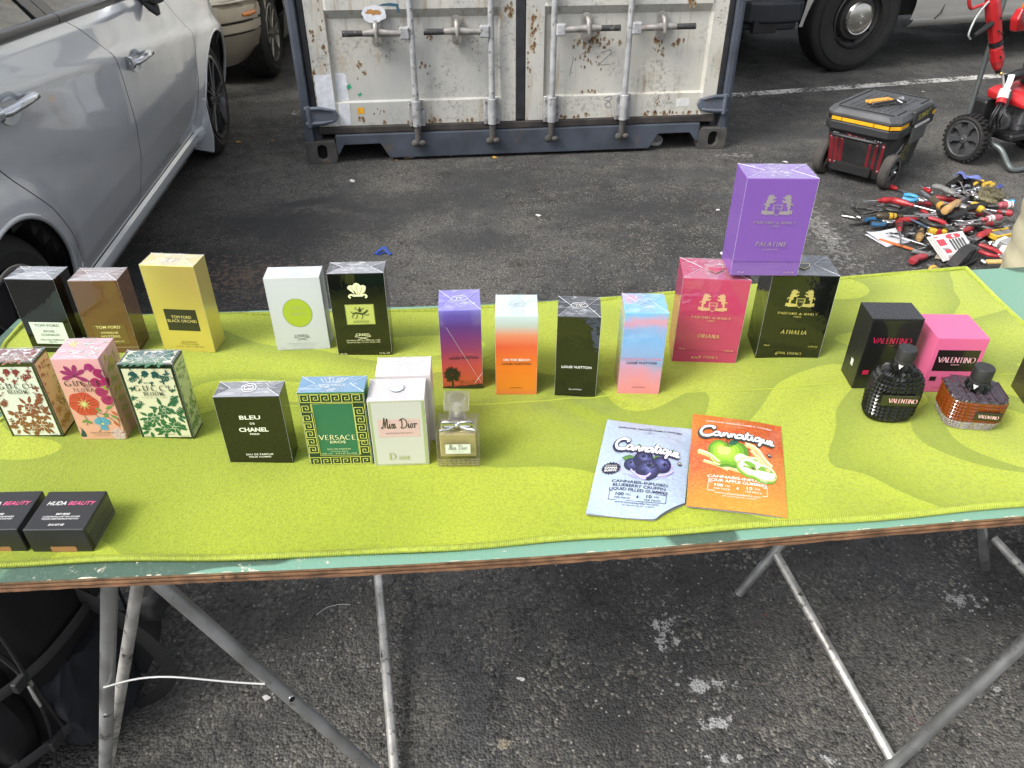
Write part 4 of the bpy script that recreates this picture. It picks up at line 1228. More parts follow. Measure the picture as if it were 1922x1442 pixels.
# ------------------------------------------------------------------ seated person, only the padded elbow comes into the picture
PE = thing('person', 'person in a cream quilted jacket, elbow just inside the right edge', 'person', (1.475, 1.74, 0))
M_SKIN = mat('skin', (0.42, 0.25, 0.17), 0.5)
M_CREAM = mat('cream_quilting', (0.50, 0.46, 0.31), 0.55, vary=(14, 0.08), bump=(26, 0.35, 0.006))
J = [(0, 0, .50, .13), (0, .02, .72, .13), (0, .02, .98, .15), (0, .02, 1.10, .055), (0, 0, 1.20, .055), (0, -.03, 1.30, .085), (0, -.02, 1.40, .07),
     (-.19, .0, 1.04, .055), (-.255, -.20, .84, .042), (-.08, -.40, .80, .032), (-.02, -.45, .80, .030),
     (.19, .0, 1.04, .055), (.255, -.16, .82, .042), (.08, -.36, .76, .032), (.02, -.41, .76, .030),
     (-.10, -.02, .50, .085), (-.13, -.42, .50, .065), (-.13, -.44, .10, .04), (-.13, -.54, .05, .035),
     (.10, -.02, .50, .085), (.13, -.42, .50, .065), (.13, -.44, .10, .04), (.13, -.54, .05, .035)]
E_ = [(0, 1), (1, 2), (2, 3), (3, 4), (4, 5), (5, 6), (2, 7), (7, 8), (8, 9), (9, 10), (2, 11), (11, 12), (12, 13), (13, 14), (0, 15), (15, 16), (16, 17), (17, 18), (0, 19), (19, 20), (20, 21), (21, 22)]
me = bpy.data.meshes.new('body'); me.from_pydata([j[:3] for j in J], E_, [])
me.materials.append(M_SKIN)
po = bpy.data.objects.new('body', me); COL.objects.link(po); po.parent = PE
po.modifiers.new('skin', 'SKIN')
for i, j in enumerate(J):
    me.skin_vertices[0].data[i].radius = (j[3], j[3])
me.skin_vertices[0].data[0].use_root = True
ss = po.modifiers.new('sub', 'SUBSURF'); ss.levels = 1; ss.render_levels = 2
def quilted(pts, rad, name, seams=.055):
    P = smooth_path([tuple(p) + (r,) for p, r in zip(pts, rad)], 14)
    d = 0.0; out, rs = [], []
    for i, p in enumerate(P):
        if i: d += (Vector(p[:3]) - Vector(P[i - 1][:3])).length
        out.append(p[:3]); rs.append(p[3] * (0.965 + .045 * abs(sin(pi * d / seams)) ** .5))
    b = MB(); b.tube(out, rs, 24); return b.build(name, M_CREAM, PE, smooth=70)
quilted([(0, .02, .50), (0, .02, .70), (0, .02, .90), (0, .01, 1.06), (0, .0, 1.13)], [.20, .205, .21, .19, .09], 'jacket', .07)
quilted([(-.14, .02, 1.05), (-.21, -.05, .97), (-.265, -.19, .865), (-.265, -.225, .83), (-.20, -.30, .81), (-.09, -.39, .80)], [.085, .092, .094, .094, .080, .062], 'sleeve')
quilted([(.14, .02, 1.05), (.21, -.05, .95), (.262, -.15, .835), (.20, -.26, .80), (.09, -.35, .765)], [.085, .088, .086, .075, .062], 'sleeve')
b = MB()
for sx in (-1, 1):
    b.tube([(sx * .10, .02, .51), (sx * .13, -.40, .52), (sx * .13, -.45, .46), (sx * .13, -.45, .12)], [.10, .085, .08, .065], 16)
b.build('trousers', mat('dark_denim', (0.03, 0.035, 0.05), 0.85), PE, smooth=70)
for sx in (-1, 1):
    b = MB(); b.tube([(sx * .13, -.38, .05), (sx * .13, -.46, .055), (sx * .13, -.56, .045), (sx * .13, -.62, .04)], [.045, .055, .048, .03], 14, flat=.85); b.build('shoe', M_BLACK, PE, smooth=60)
b = MB(); b.sphere((0, .01, 1.37), .098, 18, 12, sc=(1, 1.05, .9)); b.build('hair', mat('dark_hair', (0.02, 0.015, 0.012), 0.6), PE, smooth=80)
ST = thing('stool', 'small dark stool under the seated person at the right edge', 'stool', (1.475, 1.78, 0))
b = MB(); b.lathe([(0, .36), (.17, .36), (.18, .385), (.17, .40), (0, .40)], 28); b.build('seat', M_BLACK, ST, smooth=40)
for k in range(4):
    q = pi / 4 + k * pi / 2
    b = MB(); b.cyl((.12 * cos(q), .12 * sin(q), .37), (.17 * cos(q), .17 * sin(q), 0), .012, n=10); b.build('leg', M_GALV, ST, smooth=50)
# ------------------------------------------------------------------ flat print: lettering, emblems, patterns
def ink_material(name, metal, rough, coat):
    m, nt, p = nodes_of(name)
    a = nt.nodes.new('ShaderNodeAttribute'); a.attribute_name = 'Col'
    nt.links.new(a.outputs['Color'], p.inputs['Base Color'])
    p.inputs['Metallic'].default_value = metal
    p.inputs['Roughness'].default_value = rough
    p.inputs['Coat Weight'].default_value = coat
    p.inputs['Coat Roughness'].default_value = 0.05
    return m
INK = ink_material('printed_ink', 0.0, 0.4, 0.7)
FOIL = ink_material('metal_foil', 0.75, 0.38, 0.3)
MATTE = ink_material('matte_ink', 0.0, 0.6, 0.0)
_tc = {}
def text_poly(s, spacing=1.0, shear=0.0, bold=0.0, word=1.0):
    key = (s, spacing, shear, bold, word)
    if key in _tc: return _tc[key]
    cu = bpy.data.curves.new('text', 'FONT')
    cu.body = s; cu.size = 1.0; cu.space_character = spacing; cu.shear = shear; cu.offset = bold; cu.space_word = word
    cu.resolution_u = 3; cu.fill_mode = 'FRONT'
    o = bpy.data.objects.new('text', cu)
    me = o.to_mesh()
    vs = [(v.co.x, v.co.y) for v in me.vertices]
    fs = [tuple(p.vertices) for p in me.polygons]
    o.to_mesh_clear()
    bpy.data.objects.remove(o); bpy.data.curves.remove(cu)
    if vs:
        x0, x1 = min(v[0] for v in vs), max(v[0] for v in vs)
    else:
        x0 = x1 = 0
    _tc[key] = (vs, fs, x0, x1)
    return _tc[key]
def arc(cx, cy, rx, ry, a0, a1, n=12):
    return [(cx + rx * cos(radians(a0 + (a1 - a0) * i / n)), cy + ry * sin(radians(a0 + (a1 - a0) * i / n))) for i in range(n + 1)]
# skeletons of roman capitals: (advance width, strokes)
GL = {
 'A': (.74, [[(0, 0), (.36, 1)], [(.36, 1), (.72, 0)], [(.13, .34), (.60, .34)]]),
 'B': (.60, [[(.10, 0), (.10, 1)], [(.10, 1), (.30, 1)] + arc(.30, .76, .20, .24, 90, -90) + [(.10, .52)], [(.30, .52)] + arc(.32, .26, .24, .26, 90, -90) + [(.10, 0)]]),
 'C': (.78, [arc(.42, .5, .40, .5, 52, 308, 18)]),
 'D': (.78, [[(.10, 0), (.10, 1)], [(.10, 1), (.32, 1)] + arc(.32, .5, .40, .5, 90, -90, 16) + [(.10, 0)]]),
 'E': (.56, [[(.10, 0), (.10, 1)], [(.10, 1), (.50, 1)], [(.10, .52), (.44, .52)], [(.10, 0), (.52, 0)]]),
 'F': (.52, [[(.10, 0), (.10, 1)], [(.10, 1), (.50, 1)], [(.10, .52), (.42, .52)]]),
 'G': (.84, [arc(.42, .5, .40, .5, 50, 330, 18), [(.76, .02), (.76, .42)], [(.56, .42), (.84, .42)]]),
 'H': (.78, [[(.10, 0), (.10, 1)], [(.66, 0), (.66, 1)], [(.10, .52), (.66, .52)]]),
 'I': (.26, [[(.13, 0), (.13, 1)]]),
 'L': (.56, [[(.10, 0), (.10, 1)], [(.10, 0), (.52, 0)]]),
 'M': (.92, [[(.10, 0), (.14, 1)], [(.14, 1), (.46, .05)], [(.46, .05), (.78, 1)], [(.78, 1), (.82, 0)]]),
 'N': (.80, [[(.10, 0), (.10, 1)], [(.10, 1), (.68, 0)], [(.68, 0), (.68, 1)]]),
 'O': (.86, [arc(.43, .5, .40, .5, 0, 360, 26)]),
 'P': (.58, [[(.10, 0), (.10, 1)], [(.10, 1), (.30, 1)] + arc(.30, .74, .22, .26, 90, -90) + [(.10, .48)]]),
 'R': (.64, [[(.10, 0), (.10, 1)], [(.10, 1), (.30, 1)] + arc(.30, .75, .21, .25, 90, -90) + [(.10, .50)], [(.30, .50), (.60, 0)]]),
 'S': (.54, [arc(.27, .75, .20, .25, 35, 270, 12) + arc(.27, .25, .21, .25, 90, -145, 12)]),
 'T': (.64, [[(.32, 0), (.32, 1)], [(.02, 1), (.62, 1)]]),
 'U': (.76, [[(.10, 1), (.10, .34)] + arc(.37, .30, .27, .30, 180, 360, 12) + [(.64, 1)]]),
 'V': (.72, [[(0, 1), (.36, 0)], [(.36, 0), (.72, 1)]]),
 'Y': (.66, [[(0, 1), (.33, .48)], [(.66, 1), (.33, .48)], [(.33, .48), (.33, 0)]]),
 'd': (.52, [arc(.24, .26, .20, .26, 0, 360, 18), [(.44, .0), (.44, 1)]]),
 'e': (.48, [arc(.25, .26, .21, .26, 0, 310, 16), [(.05, .28), (.45, .28)]]),
 'i': (.26, [[(.13, 0), (.13, .52)], [(.11, .70), (.15, .74)]]),
 'o': (.52, [arc(.26, .27, .22, .27, 0, 360, 20)]),
 'r': (.38, [[(.12, 0), (.12, .52)], [(.12, .36), (.20, .48), (.34, .50)]]),
 ' ': (.34, []),
}
class Print:
    """2-D drawing laid on a surface; fn(x, y, h) gives the point h above the surface"""
    def __init__(s, fn, base=2.2e-4, eps=2.5e-5):
        s.fn, s.base, s.eps = fn, base, eps
        s.v, s.f, s.c, s.m, s.k, s.g, s.gid, s.gn = [], [], [], [], 0, [], 0, 0
    def _h(s):
        s.k += 1
        return s.base + s.eps * (s.k % 149)
    def faces(s, vs, fs, col, foil=0, h=None):
        h = s._h() if h is None else h
        o = len(s.v)
        s.v += [tuple(s.fn(x, y, h)) for x, y in vs]
        s.f += [tuple(i + o for i in f) for f in fs]
        s.c += [col] * len(fs); s.m += [foil] * len(fs); s.g += [s.gid] * len(fs)
    def poly(s, pts, col, foil=0):
        a = sum(pts[i][0] * pts[(i + 1) % len(pts)][1] - pts[(i + 1) % len(pts)][0] * pts[i][1] for i in range(len(pts)))
        s.faces(pts if a > 0 else pts[::-1], [tuple(range(len(pts)))], col, foil)
    def fan(s, c, pts, col, foil=0):
        n = len(pts)
        s.faces([c] + pts, [(0, 1 + i, 1 + (i + 1) % n) for i in range(n)], col, foil)
    def rect(s, x0, y0, x1, y1, col, foil=0):
        s.poly([(x0, y0), (x1, y0), (x1, y1), (x0, y1)], col, foil)
    def frame(s, x0, y0, x1, y1, t, col, foil=0):
        s.faces([(x0, y0), (x1, y0), (x1, y1), (x0, y1), (x0 + t, y0 + t), (x1 - t, y0 + t), (x1 - t, y1 - t), (x0 + t, y1 - t)],
                [(0, 1, 5, 4), (1, 2, 6, 5), (2, 3, 7, 6), (3, 0, 4, 7)], col, foil)
    def disc(s, x, y, rx, ry, col, n=24, foil=0):
        s.fan((x, y), arc(x, y, rx, ry, 0, 360 - 360 / n, n - 1), col, foil)
    def ring(s, x, y, rx, ry, w, col, n=28, foil=0):
        s.line(arc(x, y, rx, ry, 0, 360, n), w, col, foil)
    def line(s, pts, w, col, foil=0, taper=False, wfn=None):
        n = len(pts); vs = []
        for i, (x, y) in enumerate(pts):
            a, b_ = pts[max(i - 1, 0)], pts[min(i + 1, n - 1)]
            if n > 3 and hypot(pts[0][0] - pts[-1][0], pts[0][1] - pts[-1][1]) < 1e-9 and i in (0, n - 1):
                a, b_ = pts[-2], pts[1]
            dx, dy = b_[0] - a[0], b_[1] - a[1]
            L_ = hypot(dx, dy) or 1e-9
            ww = w * (1 - .85 * i / (n - 1)) if taper else w
            if wfn: ww = wfn(dx / L_, dy / L_)
            vs += [(x - dy / L_ * ww / 2, y + dx / L_ * ww / 2), (x + dy / L_ * ww / 2, y - dx / L_ * ww / 2)]
        s.faces(vs, [(2 * i + 1, 2 * i + 3, 2 * i + 2, 2 * i) for i in range(n - 1)], col, foil)
    def text(s, t, x, y, size, col, align='c', spacing=1.0, shear=0.0, bold=0.0, foil=0, width=None, slope=0.0, sx=1.0):
        """size = cap height"""
        vs, fs, x0, x1 = text_poly(t, spacing, shear, bold)
        k = size / 0.72; kx = k * sx
        if width: kx = width / max(1e-6, (x1 - x0))
        W = (x1 - x0) * kx
        ox = {'c': x - W / 2, 'l': x, 'r': x - W}[align]
        s.gn += 1; s.gid = s.gn
        s.faces([(ox + (a - x0) * kx, y + b_ * k + slope * (ox + (a - x0) * kx - x)) for a, b_ in vs], fs, col, foil)
        s.gid = 0
        return W
    def serif(s, t, x, y, size, col, align='c', spacing=.12, thick=.13, thin=.035, serif=.10, slant=0.0, foil=0, width=None, sx=1.0):
        tot = sum(GL[c][0] * sx for c in t) + spacing * (len(t) - 1)
        k = size; kx = width / tot if width else size
        W = tot * kx
        ox = {'c': x - W / 2, 'l': x, 'r': x - W}[align]
        wfn0 = lambda dx, dy: (thin + (thick - thin) * min(1.0, abs(dy * cos(.26) - dx * sin(.26)) ** 2.0)) * size
        px = 0.0
        s.gn += 1; s.gid = s.gn
        for ch in t:
            adv, strokes = GL[ch]
            T = lambda p: (ox + (px + p[0] * sx) * kx + slant * p[1] * k, y + p[1] * k)
            for st in strokes:
                s.line([T(p) for p in st], 0, col, foil, wfn=wfn0)
                if serif > 0:
                    for e, o_ in ((st[0], st[1]), (st[-1], st[-2])):
                        if (abs(e[1]) < .02 or abs(e[1] - 1) < .02) and abs(e[1] - o_[1]) > 2.2 * abs(e[0] - o_[0]) - .25 and abs(e[1] - o_[1]) > .08:
                            s.line([T((e[0] - serif, e[1])), T((e[0] + serif, e[1]))], thin * 1.1 * size, col, foil)
            px += adv * sx + spacing
        s.gid = 0
        return W
    def leaf(s, x, y, ang, ln, wd, col, foil=0):
        c_, s_ = cos(ang), sin(ang)
        P = [(0, 0), (.25, .42), (.55, .46), (.8, .24), (1, 0), (.8, -.24), (.55, -.46), (.25, -.42)]
        s.poly([(x + ln * a * c_ - wd * b_ * s_, y + ln * a * s_ + wd * b_ * c_) for a, b_ in P], col, foil)
    def build(s, name, parent, mats=None, label=None):
        if name == 'lettering' and len(set(s.g)) > 1:        # every line of lettering is a part of its own
            for gid in sorted(set(s.g)):
                q = Print(s.fn); ix = {}
                for f, c, m, g in zip(s.f, s.c, s.m, s.g):
                    if g != gid: continue
                    for i in f:
                        if i not in ix: ix[i] = len(q.v); q.v.append(s.v[i])
                    q.f.append(tuple(ix[i] for i in f)); q.c.append(c); q.m.append(m); q.g.append(0)
                q.build('lettering' if gid else 'printed_mark', parent, mats)
            return
        me = bpy.data.meshes.new(name)
        me.from_pydata(s.v, [], s.f)
        for m in (mats or (INK, FOIL)): me.materials.append(m)
        me.polygons.foreach_set('material_index', s.m)
        at = me.color_attributes.new('Col', 'FLOAT_COLOR', 'CORNER')
        buf = []
        for p, c in zip(me.polygons, s.c):
            buf += list(rgba(c)) * p.loop_total
        at.data.foreach_set('color', buf)
        me.update()
        o = bpy.data.objects.new(name, me); COL.objects.link(o); o.parent = parent
        if label: o['label'] = label
        return o

# ------------------------------------------------------------------ cartons
def carton_mat(name, col=None, rough=.32, coat=1.0, metal=0.0, ramp=None, noise=None, vary=None, bumps=.05, coat_rough=.03):
    if name in MATS: return MATS[name]
    m, nt, p = nodes_of(name)
    N, L = nt.nodes, nt.links
    tc = N.new('ShaderNodeTexCoord')
    if col: p.inputs['Base Color'].default_value = rgba(col)
    if ramp:
        sx = N.new('ShaderNodeSeparateXYZ'); L.new(tc.outputs['Generated'], sx.inputs[0])
        v = sx.outputs[2]
        if noise:
            n = add_noise(N, L, tc.outputs['Object'], noise[0], 3, .5, noise[2] if len(noise) > 2 else 0)
            v = add_math(N, L, 'ADD', v, add_math(N, L, 'MULTIPLY', add_math(N, L, 'SUBTRACT', n, .5), noise[1]))
        r = N.new('ShaderNodeValToRGB')
        el = r.color_ramp.elements
        el[0].position, el[0].color = ramp[0][0], rgba(ramp[0][1])
        el[1].position, el[1].color = ramp[-1][0], rgba(ramp[-1][1])
        for q, c in ramp[1:-1]:
            e = el.new(q); e.color = rgba(c)
        L.new(v, r.inputs['Fac']); L.new(r.outputs['Color'], p.inputs['Base Color'])
    p.inputs['Roughness'].default_value = rough
    p.inputs['Metallic'].default_value = metal
    p.inputs['Coat Weight'].default_value = coat
    p.inputs['Coat Roughness'].default_value = coat_rough
    p.inputs['Coat IOR'].default_value = 1.72
    if coat > .7: p.inputs['Specular IOR Level'].default_value = 0.0
    if bumps:
        b = N.new('ShaderNodeBump'); b.inputs['Strength'].default_value = bumps; b.inputs['Distance'].default_value = 0.01
        n = add_noise(N, L, tc.outputs['Object'], 26, 3, .55, .8)
        L.new(n, b.inputs['Height']); L.new(b.outputs['Normal'], p.inputs['Coat Normal'])
    MATS[name] = m
    return m
def film_material(white_mix):
    k = 'cellophane_%d' % int(white_mix * 1000)
    if k in MATS: return MATS[k]
    m, nt, p = nodes_of(k)
    N, L = nt.nodes, nt.links
    tc = N.new('ShaderNodeTexCoord')
    g = N.new('ShaderNodeBsdfGlossy'); g.inputs['Roughness'].default_value = .10
    t = N.new('ShaderNodeBsdfTransparent')
    mp = N.new('ShaderNodeMapping'); mp.inputs['Scale'].default_value = (1.0, 3.2, 1.0); L.new(tc.outputs['Object'], mp.inputs['Vector'])
    n = add_noise(N, L, mp.outputs[0], 30, 2, .5, 2.2)
    b = N.new('ShaderNodeBump'); b.inputs['Strength'].default_value = .25; b.inputs['Distance'].default_value = .002
    L.new(n, b.inputs['Height']); L.new(b.outputs['Normal'], g.inputs['Normal'])
    df = N.new('ShaderNodeBsdfDiffuse'); df.inputs[0].default_value = (.84, .86, .92, 1)  # white diffuse share paints sky glare into the film
    mx = N.new('ShaderNodeMixShader'); mx.inputs[0].default_value = .10
    L.new(t.outputs[0], mx.inputs[1]); L.new(g.outputs[0], mx.inputs[2])
    m2 = N.new('ShaderNodeMixShader'); L.new(add_range(N, L, n, .54, .66, white_mix, white_mix + .16), m2.inputs[0]); L.new(mx.outputs[0], m2.inputs[1]); L.new(df.outputs[0], m2.inputs[2])
    L.new(m2.outputs[0], N['Material Output'].inputs['Surface'])
    MATS[k] = m
    return m
M_CREASE_GLINT = mat('film_crease_glint', (0.66, 0.68, 0.74), 0.25, coat=.5)  # opaque pale colour paints the glint along film folds
class Box:
    def __init__(s, label, x, y, W, D, H, yaw, m, z=None, name='perfume_box', cat='box', tilt=None, group='boxed perfumes on the towel', film=True, bevel=.0007, white_mix=.07):
        c_ = (x - sin(radians(yaw)) * D / 2, y + cos(radians(yaw)) * D / 2)      # (x, y) = middle of the lower front edge
        zz = min(TOWZ(c_[0] + a * W / 2, c_[1] + b_ * D / 2) for a in (-1, 1) for b_ in (-1, 1)) + .0005 if z is None else z
        s.W, s.D, s.H = W, D, H
        s.e = thing(name, label, cat, (c_[0], c_[1], zz), radians(yaw), group)
        b = MB(); b.box((0, 0, H / 2), (W, D, H))
        s.body = b.build('carton', m, s.e, bevel=bevel)
        if film: s.film(white_mix)
    def film(s, white_mix):
        W, D, H = s.W / 2, s.D / 2, s.H
        k = min(W * .62, D * 1.1)
        h0, h1 = H + .0005, H + .0015
        a = [(-W, -D, h0), (W, -D, h0), (W, D, h0), (-W, D, h0), (-W + k, 0, h1), (W - k, 0, h1)]
        for f, q in (((0, 4, 3), .35), ((2, 5, 1), .6), ((0, 1, 5, 4), 1.15), ((3, 4, 5, 2), .85)):  # factor per fold paints each facet's reflected tone
            b = MB(); b.add([a[i] for i in f], [tuple(range(len(f)))])
            b.build('film_fold', film_material(white_mix * q), s.e)
        w2 = min(W * .36, .016)
        b = MB(); b.add([(-w2, -D, h0 + .0006), (w2, -D, h0 + .0006), (w2 * .9, D, h0 + .0009), (-w2 * .9, D, h0 + .0009)], [(0, 1, 2, 3)])
        b.build('film_strip', film_material(.02), s.e)
        r = random.Random(int(1000 * (W + H)))
        for p, q in ((0, 4), (1, 5), (2, 5), (3, 4)):
            b = MB(); b.cyl(Vector(a[p]) + Vector((0, 0, .0002)), Vector(a[q]) + Vector((0, 0, .0003)), .00028, n=4); b.build('film_crease_glint', M_CREASE_GLINT, s.e)
        for _ in range(5):
            x, y = W * (r.random() * 1.6 - .8), D * (r.random() * 1.5 - .75); q = r.random() * 6.3; l = .004 + .008 * r.random()
            b = MB(); b.cyl((x, y, h1 + .0004), (max(-W, min(W, x + l * cos(q))), max(-D, min(D, y + l * sin(q) * .6)), h1 + .0002), .00022, n=4); b.build('film_crease_glint', M_CREASE_GLINT, s.e)
        for sx in (-1, 1):                                   # pale threads paint the edge highlight of the sealed film corners
            b = MB(); b.cyl((sx * W, -D - .0001, .004), (sx * W, -D - .0001, H - .001), .00012, n=4); b.build('film_crease_glint', M_CREASE_GLINT, s.e)
    def front(s): return Print(lambda x, y, h: (x, -s.D / 2 - h, y))
    def back(s): return Print(lambda x, y, h: (-x, s.D / 2 + h, y))
    def right(s): return Print(lambda x, y, h: (s.W / 2 + h, x, y))
    def left(s): return Print(lambda x, y, h: (-s.W / 2 - h, -x, y))
    def top(s): return Print(lambda x, y, h: (x, y, s.H + h))

GOLD, SILV = (0.85, 0.62, 0.25), (0.75, 0.75, 0.75)
PGOLD = (0.80, 0.70, 0.34)
WHITE, BLACK = (0.75, 0.75, 0.73), (0.010, 0.010, 0.010)

# --- three tall cartons at the back left
B = Box('dark green-black carton with a white square label, farthest left in the back row', -.775, 1.106, .080, .046, .139, -2, carton_mat('rose_carton', (0.006, 0.007, 0.006)), white_mix=.24)
P = B.front(); P.rect(-.029, .018, .029, .060, (0.62, 0.70, 0.60))
P.build('label', B.e)
P = B.front(); P.base = 5e-4
k_ = (0.05, 0.06, 0.05)
P.text('TOM FORD', 0, .0515, .0052, k_, width=.042); P.text('ROSE', 0, .0405, .0045, k_, width=.018); P.text("D'AMALFI", 0, .0335, .0045, k_, width=.030)
P.text('EAU DE PARFUM', 0, .0245, .0030, k_, width=.040); P.text('100 ML', 0, .0205, .0026, k_, width=.014)
P.build('lettering', B.e)
P = B.front(); P.rect(-.040, .0108, .040, .0116, (0.45, 0.46, 0.40)); P.build('lid_seam', B.e)
P = B.right(); P.rect(-.023, .0108, .023, .0116, (0.30, 0.32, 0.28)); P.build('lid_seam', B.e)
P = B.top(); P.text('TF', 0, -.006, .012, (0.15, 0.15, 0.15), width=.024); P.build('lettering', B.e)

B = Box('glossy brown carton with small gold lettering between the black and the gold carton', -.674, 1.106, .078, .047, .137, 2, carton_mat('myrrhe_carton', (0.17, 0.08, 0.04), metal=.45, rough=.25), white_mix=.20)
P = B.front(); P.rect(-.026, .018, .028, .056, (0.135, 0.085, 0.022)); P.build('label', B.e)
P = B.front(); P.base = 5e-4
g_ = (0.80, 0.75, 0.28)
P.text('TOM FORD', 0, .0485, .0052, g_, width=.040, bold=.01); P.text('MYRRHE', 0, .038, .0045, g_, width=.028); P.text('MYSTERE', 0, .031, .0045, g_, width=.031); P.text('EAU DE PARFUM', 0, .0215, .0030, g_, width=.038)
P.build('lettering', B.e)
P = B.front(); P.rect(-.039, .0108, .039, .0116, (0.42, 0.36, 0.24)); P.build('lid_seam', B.e)
P = B.right(); P.rect(-.0235, .0108, .0235, .0116, (0.30, 0.24, 0.15)); P.build('lid_seam', B.e)

B = Box('tall metallic gold carton with a dark square plate, third from left in the back row', -.554, 1.117, .090, .044, .163, -4.4, carton_mat('orchid_carton', (0.88, 0.72, 0.22), metal=.72, rough=.30, coat=.6, bumps=.12), white_mix=.14)
P = B.front(); P.rect(-.026, .042, .029, .083, (0.018, 0.019, 0.012)); P.build('plate', B.e)
P = B.front(); P.base = 5e-4
P.text('TOM FORD', .0015, .066, .0055, (0.70, 0.62, 0.22), width=.034); P.text('BLACK ORCHID', .0015, .0585, .0055, (0.70, 0.62, 0.22), width=.050)
d_ = (0.12, 0.09, 0.02)
P.text('EAU DE PARFUM', .003, .0185, .0026, d_, width=.026); P.text('VAPORISATEUR SPRAY', .003, .0145, .0022, d_, width=.034); P.text('3.4 FL. OZ. / 100 ML', .003, .0095, .0026, d_, width=.048)
P.build('lettering', B.e)
P = B.top(); P.text('TF', 0, -.007, .013, (0.30, 0.24, 0.12), width=.026); P.build('lettering', B.e)

# --- two cartons with crown marks
B = Box('plain white carton with a lime green oval, back row', -.362, 1.132, .091, .040, .1395, 3.4, carton_mat('white_carton', (0.53, 0.56, 0.575), rough=.45, coat=.35))
P = B.front(); P.disc(0, .073, .0245, .0275, (0.26, 0.33, 0.10), 40); P.disc(0, .073, .0232, .0262, (0.36, 0.47, 0.035), 40)
P.build('oval_label', B.e)
P = B.front(); P.base = 6e-4
h_ = (0.42, 0.50, 0.22)
P.text('LOVE IN', 0, .080, .0058, h_, width=.024); P.text('WHITE', 0, .068, .0058, h_, width=.026)
def wing_logo(P, x, y, w, col, foil=0):
    P.text('CREED', x, y, w * .17, col, width=w * .84, foil=foil, bold=.012)
    P.line(smooth_path([(x - w * .42, y + w * .02), (x - w * .46, y - w * .05), (x - w * .2, y - w * .10), (x + w * .3, y - w * .26)], 5), w * .035, col, foil)
    P.line(smooth_path([(x + w * .42, y + w * .02), (x + w * .46, y - w * .05), (x + w * .2, y - w * .10), (x - w * .3, y - w * .26)], 5), w * .035, col, foil)
wing_logo(P, 0, .0265, .027, (0.18, 0.19, 0.16))
t_ = (0.42, 0.44, 0.42)
P.text('MAISON FONDEE A LONDRES EN 1760', 0, .0128, .0020, t_, width=.054); P.text('PARFUM A PARIS EN 1854', 0, .0090, .0020, t_, width=.042)
P.text('75 ml', -.034, .0030, .0022, t_, width=.009); P.text('EAU DE PARFUM  SPRAY', 0, .0030, .0020, t_, width=.036); P.text('2.5 Fl. Oz.', .035, .0030, .0022, t_, width=.014)
P.build('lettering', B.e)

B = Box('black carton with a pale gold plume crest and gold square plate, back row', -.253, 1.117, .0915, .042, .157, 2.7, carton_mat('aventus_carton', (0.006, 0.007, 0.006)), white_mix=.24)
P = B.front(); P.rect(-.024, .062, .024, .101, (0.20, 0.25, 0.06)); P.rect(-.0228, .0632, .0228, .0998, (0.46, 0.52, 0.13)); P.build('label', B.e)
P = B.front(); P.base = 6e-4
q_ = (0.78, 0.80, 0.48)
for sg in (-1, 0, 1):        # three plumes
    x_ = sg * .0088
    pl = [(x_ * .25, .117), (x_ * .6 - .0035, .124), (x_ - .0062, .130), (x_ - .0058, .137 - abs(sg) * .003), (x_ - .001 + sg * .001, .1405 - abs(sg) * .004), (x_ + .0048, .138 - abs(sg) * .003), (x_ + .0058, .132), (x_ + .0030, .124)]
    P.poly(smooth_path(pl, 4, True), q_)
    P.line([(x_ * .3, .119), (x_ * .8, .128), (x_, .136 - abs(sg) * .003)], .0007, (0.14, 0.16, 0.05))
P.rect(-.0085, .1155, .0085, .1190, q_)
for sg in (-1, 1): P.line(smooth_path([(sg * .004, .117), (sg * .011, .119), (sg * .0145, .116), (sg * .012, .113)], 4), .0032, q_)
# rider on a horse, line drawing
dk = (0.04, 0.045, 0.02)
P.line(smooth_path([(-.012, .083), (-.006, .085), (.003, .083), (.009, .086), (.013, .090)], 5), .0028, dk)
P.disc(.0, .0895, .0028, .0036, dk, 12)
P.line([(.0, .093), (.0005, .0955)], .0022, dk)
for a_ in (((-.010, .083), (-.014, .079), (-.012, .075)), ((-.005, .082), (-.006, .076), (-.009, .074)), ((.006, .083), (.010, .080), (.015, .082)), ((.004, .082), (.004, .077), (.001, .073)), ((-.012, .084), (-.015, .088)), ((-.002, .090), (-.008, .093), (-.006, .096)), ((.002, .091), (.007, .094))):
    P.line(list(a_), .0011, dk)
P.text('AVENTUS', 0, .0660, .0043, dk, width=.026, spacing=1.1)
wing_logo(P, 0, .0405, .028, q_)
P.text('DE PERE EN FILS DEPUIS 1760', 0, .0305, .0024, q_, width=.057); P.text('FROM FATHER TO SON SINCE 1760', 0, .0265, .0024, q_, width=.056)
P.text('100 ML', -.0365, .0035, .0033, q_, width=.0135); P.text('3.3 FL. OZ.', .034, .0035, .0033, q_, width=.0185)
P.build('lettering', B.e)
P = B.top(); P.rect(-.014, .006, .014, .017, (0.05, 0.05, 0.045)); P.text('CREED', 0, .0085, .005, (0.6, 0.6, 0.55), width=.022); P.build('lettering', B.e)

